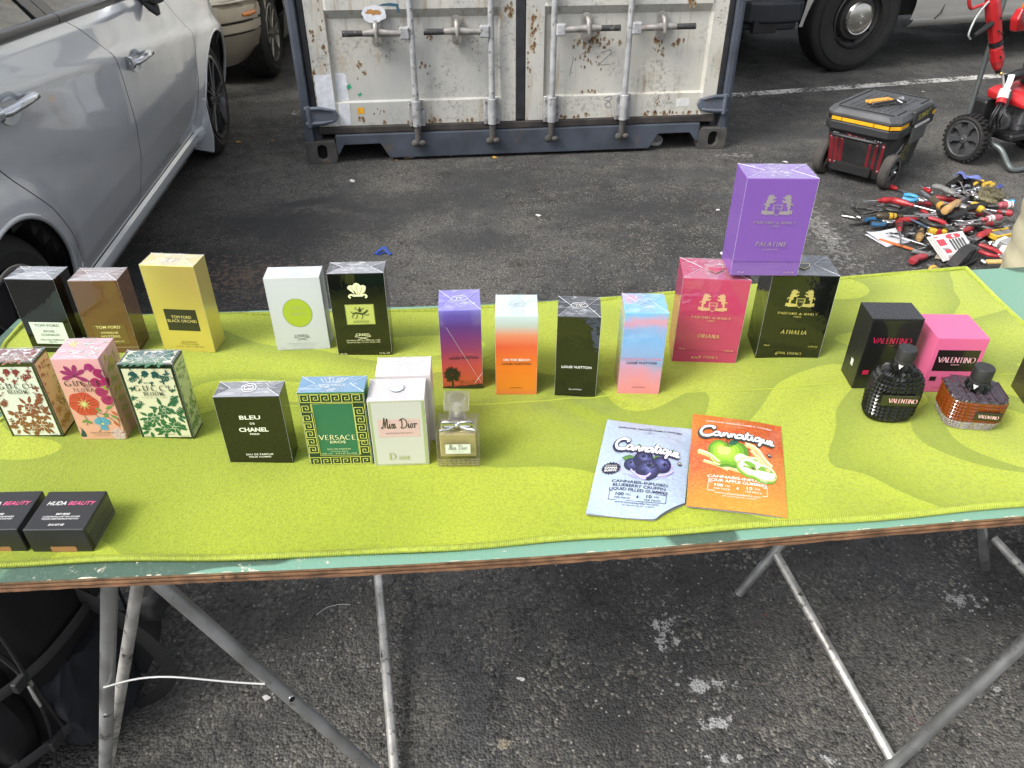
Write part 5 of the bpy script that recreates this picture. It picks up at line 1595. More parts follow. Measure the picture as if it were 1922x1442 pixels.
# --- floral cartons
def sprig(P, x, y, a, ln, col, r, leaves=6, lw=.0036, ll=.008, curve=.6):
    pts = []
    ang = a
    cx, cy = x, y
    for i in range(leaves + 1):
        pts.append((cx, cy)); cx += ln / leaves * cos(ang); cy += ln / leaves * sin(ang); ang += curve / leaves
    P.line(smooth_path(pts, 3), .0007, col)
    ang = a
    for i in range(1, leaves + 1):
        k = 1 - .45 * i / leaves
        for sg in (-1, 1):
            P.leaf(pts[i][0], pts[i][1], ang + sg * (.75 + .25 * r.random()), ll * k * (.8 + .4 * r.random()), lw * k, col)
        ang += curve / leaves
def bloom(P, x, y, R, col, bg, r, n=6):
    for k in range(n):
        q = 2 * pi * k / n + r.random() * .5
        rx, ry = x + R * .48 * cos(q), y + R * .48 * sin(q)
        P.fan((rx, ry), [(rx + R * .52 * cos(t) * (1 + .12 * sin(4 * t)), ry + R * .52 * sin(t) * (1 + .12 * cos(3 * t))) for t in [2 * pi * i / 14 for i in range(14)]], col)
    for k in range(n):
        q = 2 * pi * k / n + r.random() * .6
        P.line(smooth_path([(x + R * .15 * cos(q), y + R * .15 * sin(q)), (x + R * .55 * cos(q + .35), y + R * .55 * sin(q + .35)), (x + R * .95 * cos(q + .15), y + R * .95 * sin(q + .15))], 4), R * .065, bg)
    P.line(arc(x, y, R * .3, R * .3, 20, 290, 10), R * .07, bg)
def toile(P, W, H, cols, bg, seed, name_h=.62):
    """dense flowers below, sprigs above; cols(y) gives the ink"""
    r = random.Random(seed)
    w = W / 2
    for x, y, R in ((-.35, .30, .30), (.22, .42, .30), (.45, .16, .30), (.05, .12, .24), (.62, .34, .18), (-.62, .12, .16)):
        for k in range(7):
            q = 6.28 * k / 7 + r.random()
            P.leaf(x * w + R * w * .8 * cos(q), y * H + R * w * .8 * sin(q), q + .4 * (r.random() - .5), .40 * w * (.6 + .5 * r.random()), .16 * w, cols(y))
    for x, y, R in ((-.35, .30, .27), (.22, .42, .25), (.42, .15, .29), (.0, .12, .20)):
        bloom(P, x * w, y * H, R * w, cols(y), bg, r)
    for x, y, a, ln in ((-.92, .42, 1.2, .22), (.62, .46, 1.3, .16), (.80, .30, 1.5, .26), (-.85, .08, 1.3, .30), (.85, .50, 1.9, .2), (-.92, .84, .2, .24), (.92, .86, 2.9, .24), (-.2, .985, -1.0, .13), (.35, .985, -1.9, .14), (-.7, .98, -1.2, .14), (.9, .10, 2.2, .3)):
        sprig(P, x * w, y * H, a, ln * W, cols(y), r, 5, .0040 * W / .075, .0085 * W / .075, (r.random() - .5) * 1.6)
    for x, y in ((-.42, .82), (.05, .80), (.55, .83), (-.80, .72), (.84, .70), (-.55, .93), (.25, .90), (.80, .94), (-.15, .92), (-.88, .60), (.90, .60)):
        sz = .11 + .06 * r.random()
        for k in range(4):
            P.leaf(x * w, y * H, 6.28 * k / 5 + r.random() * .9, sz * w * (.8 + .5 * r.random()), .085 * w, cols(y))
        a = r.random() * 6.3
        P.line(smooth_path([(x * w, y * H), (x * w + .10 * w * cos(a), y * H + .10 * w * sin(a)), (x * w + .22 * w * cos(a + .5), y * H + .22 * w * sin(a + .5))], 3), .0006, cols(y))
        P.leaf(x * w + .22 * w * cos(a + .5), y * H + .22 * w * sin(a + .5), a + .6, .13 * w, .05 * w, cols(y))
def gucci(label, x, yf, W, D, H, yaw, ink, bg, edge, sub, seed, sidebg, sideink, film=True):
    B = Box(label, x, yf, W, D, H, yaw, carton_mat('edge_' + label[:8], edge, rough=.35), film=film)
    fw, m_ = W - .008, .004
    P = B.front(); P.rect(-fw / 2, m_, fw / 2, H - .007, bg); P.build('front_panel', B.e)
    Q = Print(lambda a, b_, h: (a, -D / 2 - h, b_ + m_), base=4.5e-4, eps=4e-6)
    toile(Q, fw * .98, H - .012, ink, bg, seed)
    Q.build('floral_print', B.e)
    P = B.right(); P.rect(-D / 2 + .002, .004, D / 2 - .002, H - .004, sidebg); P.build('side_panel', B.e)
    Q = Print(lambda a, b_, h: (W / 2 + h, a, b_ + .004), base=4.5e-4, eps=4e-6); toile(Q, (D - .006), H - .012, sideink, sidebg, seed + 1); Q.build('floral_print', B.e)
    P = B.top(); P.rect(-W / 2 + .004, -D / 2 + .004, W / 2 - .004, D / 2 - .003, bg); P.build('top_panel', B.e)
    Q = Print(lambda a, b_, h: (a, b_ - D / 2 + .004, H + h), base=4.5e-4, eps=4e-6); toile(Q, W - .012, D - .010, ink, bg, seed + 2); Q.build('floral_print', B.e)
    P = B.front(); P.base = 1.15e-3
    k_ = (0.03, 0.03, 0.025)
    P.serif('GUCCI', .0, H * .665, .0092, k_, width=W * .66, spacing=.42, thick=.16, thin=.06, serif=.09)
    P.serif('BLOOM', .0, H * .607, .0062, k_, width=W * .36, spacing=.32, thick=.18, thin=.07, serif=.08)
    if sub: P.text(sub, 0, H * .575, .0026, (0.2, 0.22, 0.15), width=W * .46, spacing=1.5)
    P.text('EAU DE PARFUM', 0, .0095, .0022, k_, width=W * .34); P.text('100 ml', -W * .36, .0055, .0024, k_, width=W * .12); P.text('3.3 FL.OZ.', W * .35, .0055, .0024, k_, width=W * .14)
    P.build('lettering', B.e)
    return B
def fade(c0, c1): return lambda y: tuple(a + (b_ - a) * max(0, min(1, y)) for a, b_ in zip(c0, c1))
gucci('white carton with red-brown flower print and dark edges, cut by the left border', -.693, .878, .0745, .037, .1305, 1.0, fade((0.19, 0.075, 0.022), (0.20, 0.02, 0.035)), (0.62, 0.66, 0.55), (0.022, 0.028, 0.012), None, 21, (0.60, 0.46, 0.26), fade((0.35, 0.22, 0.03), (0.30, 0.10, 0.07)))
gucci('cream carton with green flower print and dark green edges beside the pink floral carton', -.505, .881, .0765, .037, .1315, .2, fade((0.018, 0.125, 0.035), (0.010, 0.07, 0.065)), (0.60, 0.60, 0.40), (0.018, 0.030, 0.016), 'ACQUA DI FIORI', 33, (0.50, 0.58, 0.30), fade((0.10, 0.25, 0.05), (0.10, 0.28, 0.08)))

B = Box('pink carton painted with large red and magenta flowers between two toile cartons', -.595, .875, .0645, .0535, .140, 1.2, carton_mat('flora_carton', ramp=[(0, (0.62, 0.34, 0.22)), (.6, (0.62, 0.33, 0.25)), (1, (0.66, 0.34, 0.36))], rough=.35, coat=.8))
def flora_art(W, D, H):
    P = Print(lambda x, y, h: ((x, -D / 2 - h, y) if x <= W / 2 - .0002 else (W / 2 + h, -D / 2 + (x - W / 2), y)), base=3e-4, eps=4e-6)
    r = random.Random(4)
    def petal(x, y, a, ln, wd, col, hi):
        c_, s_ = cos(a), sin(a)
        pts = smooth_path([(0, 0), (.35, .42), (.75, .5), (1, .12), (.97, -.18), (.72, -.5), (.33, -.42)], 4, True)
        T = lambda p: (x + ln * p[0] * c_ - wd * p[1] * s_, y + ln * p[0] * s_ + wd * p[1] * c_)
        P.fan(T((.5, 0)), [T(p) for p in pts], col)
        for q in (-.22, 0, .22): P.line([T((.15, q * .3)), T((.55, q)), (T((.88, q * .9)))], wd * .05, hi)
    mag, mag2, red, red2 = (0.30, 0.012, 0.13), (0.12, 0.004, 0.06), (0.48, 0.06, 0.035), (0.20, 0.02, 0.012)
    for a in (2.7, 2.1, 1.3, .55, 3.4, -.5): petal(-.008, .112, a, .019, .0065, mag, mag2)
    P.disc(-.008, .112, .0025, .0025, mag2, 10)
    P.poly(smooth_path([(.012, .131), (.020, .131), (.024, .120), (.020, .122), (.016, .118), (.013, .122), (.008, .121)], 3, True), mag)
    for i in range(4): P.line(smooth_path([(-.006, .104), (-.002 + .002 * i, .098), (.0 + .003 * i, .092)], 3), .0007, (0.25, 0.08, 0.06))
    for a in (1.2, 2.3, 3.3, 4.2, 5.2, .2): petal(-.010, .064, a, .021, .021, red, red2)
    for k in range(18): P.line([(-.010, .064), (-.010 + .008 * cos(k * .35) * (1.1 if k % 2 else .7), .064 + .008 * sin(k * .35) * (1.1 if k % 2 else .7))], .0008, (0.55, 0.58, 0.20))
    for x, y, a in ((.030, .106, 1.9), (.028, .098, 2.9), (.030, .086, 3.3), (.031, .078, 4.0), (.030, .090, 1.35)): petal(x, y, a, .018, .0155, (0.33, 0.015, 0.10), mag2)
    P.disc(.029, .092, .004, .004, (0.25, 0.30, 0.05), 12)
    st = (0.07, 0.12, 0.04)
    for pts in (((.0, .052), (.012, .046), (.022, .056), (.030, .062)), ((.008, .048), (.018, .040), (.026, .030)), ((.0, .046), (.006, .036), (.004, .024), (-.004, .014)), ((-.016, .044), (-.014, .034), (-.018, .026)), ((.012, .046), (.020, .046), (.028, .038), (.030, .026))):
        P.line(smooth_path(list(pts), 5), .0008, st)
    for x, y, a, l in ((.018, .055, .5, .012), (.010, .050, 2.2, .010), (.022, .044, -.7, .011), (-.014, .036, 3.6, .010), (-.016, .034, -.5, .009), (.012, .040, .9, .009), (.030, .060, .8, .012)): P.leaf(x, y, a, l, .005, (0.12, 0.24, 0.06))
    for x, y, a in ((.024, .052, -.9), (.030, .040, -1.1), (.022, .033, -1.0)): P.leaf(x, y, a, .013, .0042, (0.42, 0.10, 0.03))
    bl, bl2 = (0.09, 0.32, 0.42), (0.04, 0.12, 0.20)
    for a in (.5, 2.6, 4.7, 1.2, 1.9): petal(.006, .029, a, .012, .011, bl, bl2)
    P.disc(.006, .029, .002, .002, (0.6, 0.5, 0.1), 10)
    for a in (.3, 1.5, 2.8, 4.1, 5.3): petal(.023, .010, a, .011, .009, (0.55, 0.45, 0.40), (0.28, 0.04, 0.05))
    P.poly(smooth_path([(-.032, .006), (-.028, .018), (-.030, .024), (-.025, .016), (-.024, .006)], 3, True), (0.02, 0.06, 0.05))
    for k in range(7):
        y = .02 + .017 * k
        P.line(smooth_path([(W / 2 + .01, y), (W / 2 + .022, y + .006), (W / 2 + .034, y + .002), (W / 2 + .045, y + .010)], 5), .0008, (0.20, 0.25, 0.08))
        for q in range(4): P.leaf(W / 2 + .014 + .009 * q, y + .004, 1.0 + q * 1.3, .010, .004, (0.30, 0.33, 0.07) if k % 3 else (0.50, 0.33, 0.05))
    for q in range(8): P.leaf(W / 2 + .028, .118, q * .8, .009, .0036, (0.48, 0.32, 0.05))
    return P
P = flora_art(.0645, .0535, .140); P.build('floral_print', B.e)
P = B.front(); P.base = 1.0e-3
k_ = (0.035, 0.03, 0.022)
P.serif('GUCCI', -.002, .0955, .0088, k_, width=.046, spacing=.36, thick=.17, thin=.06, serif=.09); P.serif('FLORA', -.002, .0865, .0056, k_, width=.028, spacing=.45, thick=.18, thin=.07, serif=.08)
P.text('GORGEOUS GARDENIA', .0, .0120, .0026, k_, width=.034); P.text('EAU DE PARFUM', 0, .0080, .0020, k_, width=.022); P.text('100 ml', -.024, .0040, .0022, (.6, .5, .4), width=.008); P.text('3.3 FL.OZ.', .024, .0030, .0022, (.6, .5, .4), width=.010)
P.build('lettering', B.e)
P = B.top(); r = random.Random(3)
for k in range(9): P.leaf(-.018 + .006 * r.random(), .008 + .006 * r.random(), r.random() * 6.3, .008, .004, (0.55, 0.48, 0.12))
for k in range(10): P.leaf(-.026 + .052 * r.random(), -.022 + .044 * r.random(), r.random() * 6.3, .011, .004, (0.38, 0.45, 0.36))
P.line(smooth_path([(-.028, -.014), (-.01, -.010), (.012, .0), (.028, .016)], 5), .0007, (0.45, 0.25, 0.30))
P.build('floral_print', B.e)

# --- dark olive-black carton
B = Box('glossy black carton with pale capital lettering, front row beside the green meander carton', -.356, .833, .0885, .036, .1175, 1.6, carton_mat('chanel_carton', (0.006, 0.007, 0.006)), white_mix=.24)
P = B.front(); P.base = 5e-4
q_ = (0.78, 0.80, 0.66)
P.text('BLEU', -.0015, .0800, .0066, q_, width=.0285, bold=.022); P.text('DE', .0, .0712, .0032, q_, width=.0065, bold=.02); P.text('CHANEL', .0, .0588, .0070, q_, width=.040, bold=.03); P.text('PARIS', .0, .0530, .0030, q_, width=.013, bold=.02)
P.text('EAU DE PARFUM', .0, .0165, .0030, q_, width=.0375, bold=.015, spacing=1.1); P.text('POUR HOMME', .0, .0120, .0030, q_, width=.031, bold=.015, spacing=1.1)
P.build('lettering', B.e)
P = Print(lambda x, y, h: (x, y, B.H + .0022 + h)); P.ring(0, 0, .0095, .0095, .0009, WHITE)
for sg in (-1, 1): P.line([(sg * x - sg * .0021, y) for x, y in arc(.0, 0, .0040, .0046, 48, 312, 16)], .0013, WHITE)
P.build('emblem', B.e)

# --- green carton with a gold meander border
B = Box('green carton with gold Greek key border, touching the white carton on its right', -.242, .832, .089, .038, .126, 1.7, carton_mat('versace_carton', (0.03, 0.22, 0.11), rough=.35))
P = B.front(); P.rect(-.044, .001, .044, .125, (0.008, 0.035, 0.018)); P.rect(-.027, .018, .027, .108, (0.016, 0.135, 0.066)); P.build('panel', B.e)
P = B.front(); P.base = 5e-4
gk = (0.52, 0.55, 0.12)
def key_unit(P, x, y, ux, uy, s_, col):
    """one spiral of the meander; (ux, uy) runs along the border"""
    vx, vy = -uy, ux
    T = lambda a, b_: (x + ux * a * s_ + vx * b_ * s_, y + uy * a * s_ + vy * b_ * s_)
    P.line([T(0, 0), T(0, .95)], .0011, col, 0); P.line([T(0, .95), T(.8, .95)], .0011, col); P.line([T(.8, .95), T(.8, .30)], .0011, col); P.line([T(.8, .30), T(.32, .30)], .0011, col); P.line([T(.32, .30), T(.32, .62)], .0011, col); P.line([T(.32, .62), T(.56, .62)], .0011, col)
    P.line([T(0, 0), T(1.08, 0)], .0011, col)
S_ = .0128
for i in range(6): key_unit(P, -.0415 + i * .0139, .1105, 1, 0, S_, gk)
for i in range(6): key_unit(P, .0415 - i * .0139, .0155, -1, 0, S_, gk)
for i in range(6): key_unit(P, -.0287, .0245 + i * .0140, 0, 1, S_, gk); key_unit(P, .0287, .1025 - i * .0140, 0, -1, S_, gk)
P.frame(-.0435, .0015, .0435, .1245, .0008, gk); P.frame(-.0277, .0173, .0277, .1087, .0007, gk)
P.serif('VERSACE', 0, .0465, .0080, (0.72, 0.74, 0.40), width=.050, spacing=.16, thick=.15, thin=.06, serif=.07)
P.text('EROS', 0, .0405, .0045, (0.72, 0.74, 0.40), width=.0215, bold=.01)
g_ = (0.55, 0.62, 0.32)
P.text('EAU DE PARFUM', 0, .0285, .0030, g_, width=.032); P.text('NATURAL SPRAY', 0, .0248, .0020, g_, width=.024); P.text('100 mL  3.4 US FL.OZ.', 0, .0205, .0028, g_, width=.050)
P.build('lettering', B.e)
P = B.top(); P.text('VERSACE', 0, -.004, .005, (0.55, 0.62, 0.68), width=.036)
for k in range(7): P.line([(-.012 + .004 * k, .004), (-.018 + .006 * k, .014)], .0016, (0.40, 0.50, 0.60))
P.build('lettering', B.e)
MATS.pop('versace_top', None)
P = B.top(); P.base = 1e-4; P.rect(-.0442, -.0187, .0442, .0187, (0.10, 0.24, 0.38)); P.build('top_panel', B.e)

# --- white and blush cartons with bottle
M_DIOR = carton_mat('blush_white_carton', (0.60, 0.56, 0.55), rough=.42, coat=.4)
B = Box('white carton with pink label and pale green edges in front of its plain twin', -.156, .831, .077, .051, .115, 2.9, M_DIOR)
P = B.front(); P.rect(-.0375, .0015, .0375, .1125, (0.30, 0.37, 0.17)); P.rect(-.034, .003, .0335, .1115, (0.50, 0.505, 0.455)); P.build('panel', B.e)
P = B.front(); P.base = 4.5e-4; P.rect(-.0275, .052, .0290, .0825, (0.58, 0.40, 0.38)); P.build('label', B.e)
P = B.front(); P.base = 7e-4
def script(P, words, x, y, k, col, w, foil=0):
    for pts, ww in words:
        P.line(smooth_path([(x + a * k, y + b_ * k) for a, b_ in pts], 5), w * ww, col, foil)
MISS = [([(.0, .15), (.05, .05), (.12, .02), (.20, .45), (.28, .95), (.30, 1.0), (.30, .5), (.31, .05)], 1.2), ([(.31, .05), (.40, .55), (.50, .98), (.52, .6), (.50, .1), (.55, .0), (.64, .2)], 1.2),
        ([(.64, .2), (.70, .48), (.67, .1), (.72, .0), (.80, .2)], 1), ([(.73, .66), (.75, .70)], 1.2), ([(.80, .2), (.90, .48), (.94, .2), (.88, .02), (.82, .05)], 1), ([(.94, .08), (1.06, .48), (1.10, .2), (1.04, .02), (.97, .05), (1.2, .1)], 1)]
DIOR = [([(.10, .95), (.12, .5), (.06, .05), (.0, .10), (.12, .0), (.40, .12), (.52, .5), (.42, .85), (.2, 1.0), (.0, .90), (-.05, .75)], 1.2), ([(.60, .1), (.68, .48), (.65, .1), (.70, 0), (.80, .2)], 1), ([(.71, .66), (.73, .70)], 1.2),
        ([(.98, .40), (.90, .48), (.82, .25), (.88, .02), (.98, .15), (.98, .40), (1.10, .42)], 1), ([(1.10, .42), (1.18, .48), (1.15, .2), (1.12, .0), (1.2, .4), (1.32, .46), (1.36, .36)], 1)]
dkb = (0.03, 0.028, 0.028)
script(P, MISS, -.0235, .0672, .0175, dkb, .0011); script(P, DIOR, .0035, .0672, .0165, dkb, .0011)
P.text('BLOOMING BOUQUET', .001, .0578, .0024, (0.2, 0.14, 0.14), width=.0365)
P.serif('D', -.012, .0115, .0115, (0.34, 0.36, 0.16), thick=.16, thin=.045, serif=.09); P.serif('ior', .0045, .0115, .0115, (0.34, 0.36, 0.16), thick=.15, thin=.045, serif=.07, width=.0165)
P.build('lettering', B.e)
P = Print(lambda x, y, h: (x, y, B.H + .0022 + h)); P.disc(0, 0, .0098, .0098, (0.30, 0.40, 0.44)); P.disc(0, 0, .0090, .0090, (0.56, 0.55, 0.56)); P.text('CD', 0, -.0028, .0056, (0.30, 0.38, 0.42), width=.0085); P.build('seal', B.e)
B = Box('plain blush white carton standing behind the pink labelled white carton', -.1525, .885, .077, .047, .1185, 2.9, M_DIOR)

# glass bottle with bow and clear cap
def thin_glass(name, tint, white_mix=.06):
    m, nt, p = nodes_of(name)
    N, L = nt.nodes, nt.links
    t = N.new('ShaderNodeBsdfTransparent'); t.inputs[0].default_value = rgba(tint)
    g = N.new('ShaderNodeBsdfGlossy'); g.inputs['Roughness'].default_value = .04
    lw = N.new('ShaderNodeLayerWeight'); lw.inputs['Blend'].default_value = .5
    fa = add_math(N, L, 'ADD', add_math(N, L, 'MULTIPLY', add_math(N, L, 'POWER', lw.outputs['Facing'], 3.0), .5), .05)
    a = N.new('ShaderNodeMixShader'); L.new(fa, a.inputs[0]); L.new(t.outputs[0], a.inputs[1]); L.new(g.outputs[0], a.inputs[2])
    d = N.new('ShaderNodeBsdfTranslucent'); d.inputs[0].default_value = (.9, .88, .88, 1)
    c = N.new('ShaderNodeMixShader'); c.inputs[0].default_value = white_mix; L.new(a.outputs[0], c.inputs[1]); L.new(d.outputs[0], c.inputs[2])
    L.new(c.outputs[0], N['Material Output'].inputs['Surface'])
    return m
GLASS = thin_glass('clear_glass', (0.99, 0.965, 0.97), .12)
CAPG = thin_glass('cap_glass', (0.98, 0.98, 0.96), .30)
BT = thing('perfume_bottle', 'square clear glass bottle with silver bow and glass cap beside the white carton', 'bottle', (-.076, .850, TOWZ(-.076, .85) + .0004), radians(1.5))
b = MB(); b.box((0, 0, .031), (.060, .046, .062)); b.build('glass_body', GLASS, BT, bevel=.0025, seg=3)
b = MB(); b.box((0, 0, .0355), (.051, .037, .041)); b.build('perfume_liquid', mat('peach_liquid', (0.34, 0.30, 0.13), 0.12, coat=.8), BT, bevel=.002)
P = Print(lambda x, y, h: (x, -.0232 - h, y)); P.rect(-.0180, .0245, .0180, .0425, (0.30, 0.32, 0.26)); P.rect(-.0172, .0253, .0172, .0417, (0.60, 0.64, 0.54)); P.build('label', BT)
P = Print(lambda x, y, h: (x, -.0238 - h, y)); script(P, MISS, -.0135, .0325, .0095, (.18, .18, .16), .0005); script(P, DIOR, .0010, .0325, .0090, (.18, .18, .16), .0005); P.text('BLOOMING BOUQUET', 0, .0285, .0014, (.25, .25, .22), width=.018); P.build('lettering', BT)
b = MB()
rb = random.Random(2)
for i in range(9):
    for j in range(3):
        x = -.0265 + .0066 * i; z = .0035 + .0045 * j
        b.add([(x - .003, -.0233, z), (x + .003, -.0233, z), (x + .004, -.0233, z + .003), (x - .002, -.0233, z + .0035), (x, -.0255, z + .0015)], [(0, 1, 4), (1, 2, 4), (2, 3, 4), (3, 0, 4)])
o = b.build('houndstooth_relief', thin_glass('pale_rose_glass', (0.95, 0.88, 0.90), .5), BT); o['kind'] = 'stuff'
b = MB(); b.cyl((0, 0, .062), (0, 0, .0725), .0115, n=24); b.build('collar', M_CHROME, BT, smooth=40)
b = MB()
for sg in (-1, 1):
    b.tube(smooth_path([(0, -.013, .0685), (sg * .010, -.016, .073), (sg * .018, -.015, .0725), (sg * .020, -.015, .067), (sg * .014, -.016, .065), (0, -.013, .0675)], 5), .0032, 8, flat=.3, up=(0, -1, .2))
    b.tube(smooth_path([(0, -.0135, .068), (sg * .012, -.018, .064), (sg * .020, -.020, .0640), (sg * .024, -.021, .0632)], 5), .0022, 8, flat=.25, up=(0, -1, .3))
b.sphere((0, -.0150, .0685), .0036, 12, 8)
b.build('bow', mat('silver_bow', (0.55, 0.55, 0.52), 0.22, 1.0), BT, smooth=60)
b = MB(); b.box((0, 0, .0755), (.023, .023, .006)); b.box((0, 0, .0860), (.020, .020, .0152)); b.box((0, 0, .0995), (.034, .034, .0118)); cp = b.build('cap', CAPG, BT, bevel=.0018, seg=2)
b = MB(); b.lathe([(0, .0955), (.006, .0957), (.011, .098), (.0128, .1025), (.0115, .1062), (.0105, .1059), (0, .1040)], 28); b.build('cap_dome', thin_glass('dome_glass', (0.9, 0.9, 0.86), .30), cp, smooth=60)
b = MB(); b.cyl((0, 0, .074), (0, 0, .094), .005, n=16); b.build('pump_stem', mat('pale_stem', (0.70, 0.70, 0.68), 0.3, 0.5), cp, smooth=50)

# --- four square tall cartons
def tall(label, x, yf, W, D, H, yaw, m):
    return Box(label, x, yf, W, D, H, yaw, m, white_mix=.06)
def monogram(B, col):
    P = Print(lambda x, y, h: (x, y, B.H + .0024 + h))
    P.ring(0, 0, .0125, .0085, .0008, col); P.text('LV', 0, -.0042, .0085, col, width=.010, shear=.2); P.build('emblem', B.e)
def lv_text(P, W, y, c1, name=None, c2=None, small=True):
    if name: P.text(name, 0, y + .0065, .0040, c2, width=min(W * .88, .0028 * len(name) + .005), bold=.02)
    P.text('LOUIS VUITTON', 0, y, .0042, c1, width=.0455, bold=.022, spacing=1.05)
    P.text('Eau de Parfum', 0, .0145, .0026, c1, width=.019)
B = tall('tall carton with purple to red sunset and black palm silhouette', -.080, 1.026, .065, .0665, .147, 3.7, carton_mat('sunset_carton', ramp=[(0, (0.33, 0.045, 0.03)), (.12, (0.50, 0.085, 0.04)), (.30, (0.48, 0.07, 0.06)), (.52, (0.24, 0.045, 0.12)), (.78, (0.10, 0.04, 0.18)), (.92, (0.12, 0.09, 0.36)), (1, (0.20, 0.17, 0.55))], noise=(9, .10), rough=.3))
P = B.front(); P.base = 5e-4
bk = (0.018, 0.016, 0.010)
hz = [(-.0325, 0), (.0325, 0), (.0325, .009), (.026, .010), (.020, .008), (.012, .0085), (.004, .0065), (-.004, .0075), (-.014, .005), (-.024, .007), (-.0325, .005)]
P.poly(hz, bk)
P.line([(-.0165, .004), (-.0160, .014), (-.0168, .026)], .0026, bk)
rp = random.Random(5)
for k in range(34):
    a = -1.2 + 5.6 * k / 33 + rp.random() * .2
    P.leaf(-.0168 + .001 * cos(a), .029 + .002 * sin(a), a, .0115 + .004 * rp.random(), .0042, bk)
for k in range(26): P.rect(-.03 + .06 * rp.random() ** .8, .010 + .007 * rp.random(), -.03 + .06 * rp.random() + .001, .0108 + .007 * rp.random(), (0.30, 0.09, 0.05)) if k < 0 else P.disc(-.005 + .036 * rp.random(), .0105 + .007 * rp.random(), .0012, .0004, bk, 8)
P.build('palm_print', B.e)
for q0, q1 in (((-.022, .118), (.030, .012)), ((.032, .030), (.020, .012))):
    b = MB(); b.cyl((q0[0], -.0340, q0[1]), (q1[0], -.0340, q1[1]), .00022, n=4); b.build('film_crease_glint', M_CREASE_GLINT, B.e)
P = B.front(); P.base = 5e-4
P.text('CITY OF STARS', 0, .0655, .0038, (0.55, 0.10, 0.10), width=.036)
P.text('LOUIS VUITTON', .003, .0585, .0042, (0.020, 0.012, 0.03), width=.0455, bold=.022, spacing=1.05)
P.build('lettering', B.e); monogram(B, (0.6, 0.6, 0.65))
B = tall('tall carton fading from pale blue to vivid orange', .007, 1.010, .0655, .067, .1465, 0, carton_mat('beach_carton', ramp=[(0, (0.60, 0.16, 0.05)), (.10, (0.66, 0.20, 0.02)), (.35, (0.68, 0.17, 0.02)), (.62, (0.62, 0.10, 0.04)), (.76, (0.62, 0.22, 0.12)), (.88, (0.42, 0.48, 0.44)), (1, (0.50, 0.62, 0.64))], noise=(5, .05), rough=.4, coat=.8))
P = B.front(); P.base = 5e-4; P.text('ON THE BEACH', 0, .0655, .0040, WHITE, width=.042, bold=.022); P.text('LOUIS VUITTON', 0, .0580, .0042, (0.07, 0.03, 0.01), width=.0455, bold=.022, spacing=1.05); P.text('Eau de Parfum', 0, .0130, .0026, (0.10, 0.03, 0.01), width=.019); P.build('lettering', B.e); monogram(B, (0.25, 0.28, 0.3))
B = tall('tall black carton with one line of white capitals', .101, 1.002, .0655, .0635, .1465, -4.1, carton_mat('black_tall_carton', (0.006, 0.007, 0.006), bumps=.12))
P = B.front(); P.base = 5e-4; P.text('LOUIS VUITTON', 0, .0545, .0044, WHITE, width=.0465, bold=.024, spacing=1.05); P.text('Eau de Parfum', 0, .0130, .0028, WHITE, width=.020); P.build('lettering', B.e); monogram(B, (0.65, 0.62, 0.55))
B = tall('tall carton with marbled pink and sky blue clouds', .202, 1.002, .0655, .062, .1495, -1.9, carton_mat('cloud_carton', ramp=[(0, (0.60, 0.20, 0.22)), (.14, (0.60, 0.22, 0.25)), (.30, (0.52, 0.25, 0.34)), (.42, (0.22, 0.30, 0.48)), (.66, (0.16, 0.36, 0.60)), (.80, (0.22, 0.36, 0.58)), (.90, (0.55, 0.27, 0.34)), (1, (0.16, 0.42, 0.66))], noise=(13, .42, 1.2), rough=.35))
P = B.front(); P.base = 5e-4; P.text('CALIFORNIA DREAM', 0, .0655, .0040, (0.60, 0.22, 0.30), width=.058, bold=.01); P.text('LOUIS VUITTON', 0, .0585, .0044, (0.02, 0.025, 0.04), width=.0465, bold=.022, spacing=1.05); P.text('Eau de Parfum', 0, .0135, .0026, (0.12, 0.03, 0.05), width=.019); P.build('lettering', B.e); monogram(B, (0.35, 0.4, 0.5))

# --- three large cartons with a crest of two horses
HORSE = [(0.30, 0.0), (0.40, 0.10), (0.36, 0.22), (0.52, 0.30), (0.48, 0.42), (0.60, 0.50), (0.74, 0.46), (0.80, 0.56), (0.90, 0.58), (0.84, 0.66), (0.70, 0.62), (0.62, 0.68), (0.74, 0.74), (0.86, 0.76), (0.84, 0.84), (0.70, 0.86), (0.66, 1.0), (0.58, 0.92), (0.46, 1.02), (0.40, 0.94), (0.30, 0.98), (0.32, 0.86), (0.22, 0.84), (0.28, 0.72), (0.20, 0.60), (0.24, 0.46), (0.10, 0.46), (0.02, 0.34), (0.10, 0.24), (0.06, 0.34), (0.16, 0.38), (0.24, 0.32), (0.18, 0.20), (0.24, 0.08), (0.16, 0.0)]
def crest(P, x, y, w, col, bg, foil=1):
    h = w * .72
    for sg in (-1, 1):
        P.poly([(x + sg * (-.5 + a * .46) * w, y + h * (.22 + .78 * b_)) for a, b_ in HORSE], col, foil)
        P.poly([(x + sg * a * w, y + b_ * h) for a, b_ in ((.10, .20), (.50, .26), (.50, .06), (.44, .10), (.40, .04), (.10, .06))], col, foil)
    sh = [(-.15, .52), (.15, .52), (.155, .30), (.10, .10), (0, -.02), (-.10, .10), (-.155, .30)]
    P.poly([(x + a * w, y + b_ * h) for a, b_ in sh], col, foil)
    P.poly([(x + a * w * .78, y + (.02 + b_ * .86 + .02) * h) for a, b_ in sh], bg, 0)
    P.text('1743', x, y + .28 * h, h * .12, col, width=w * .20, foil=foil)
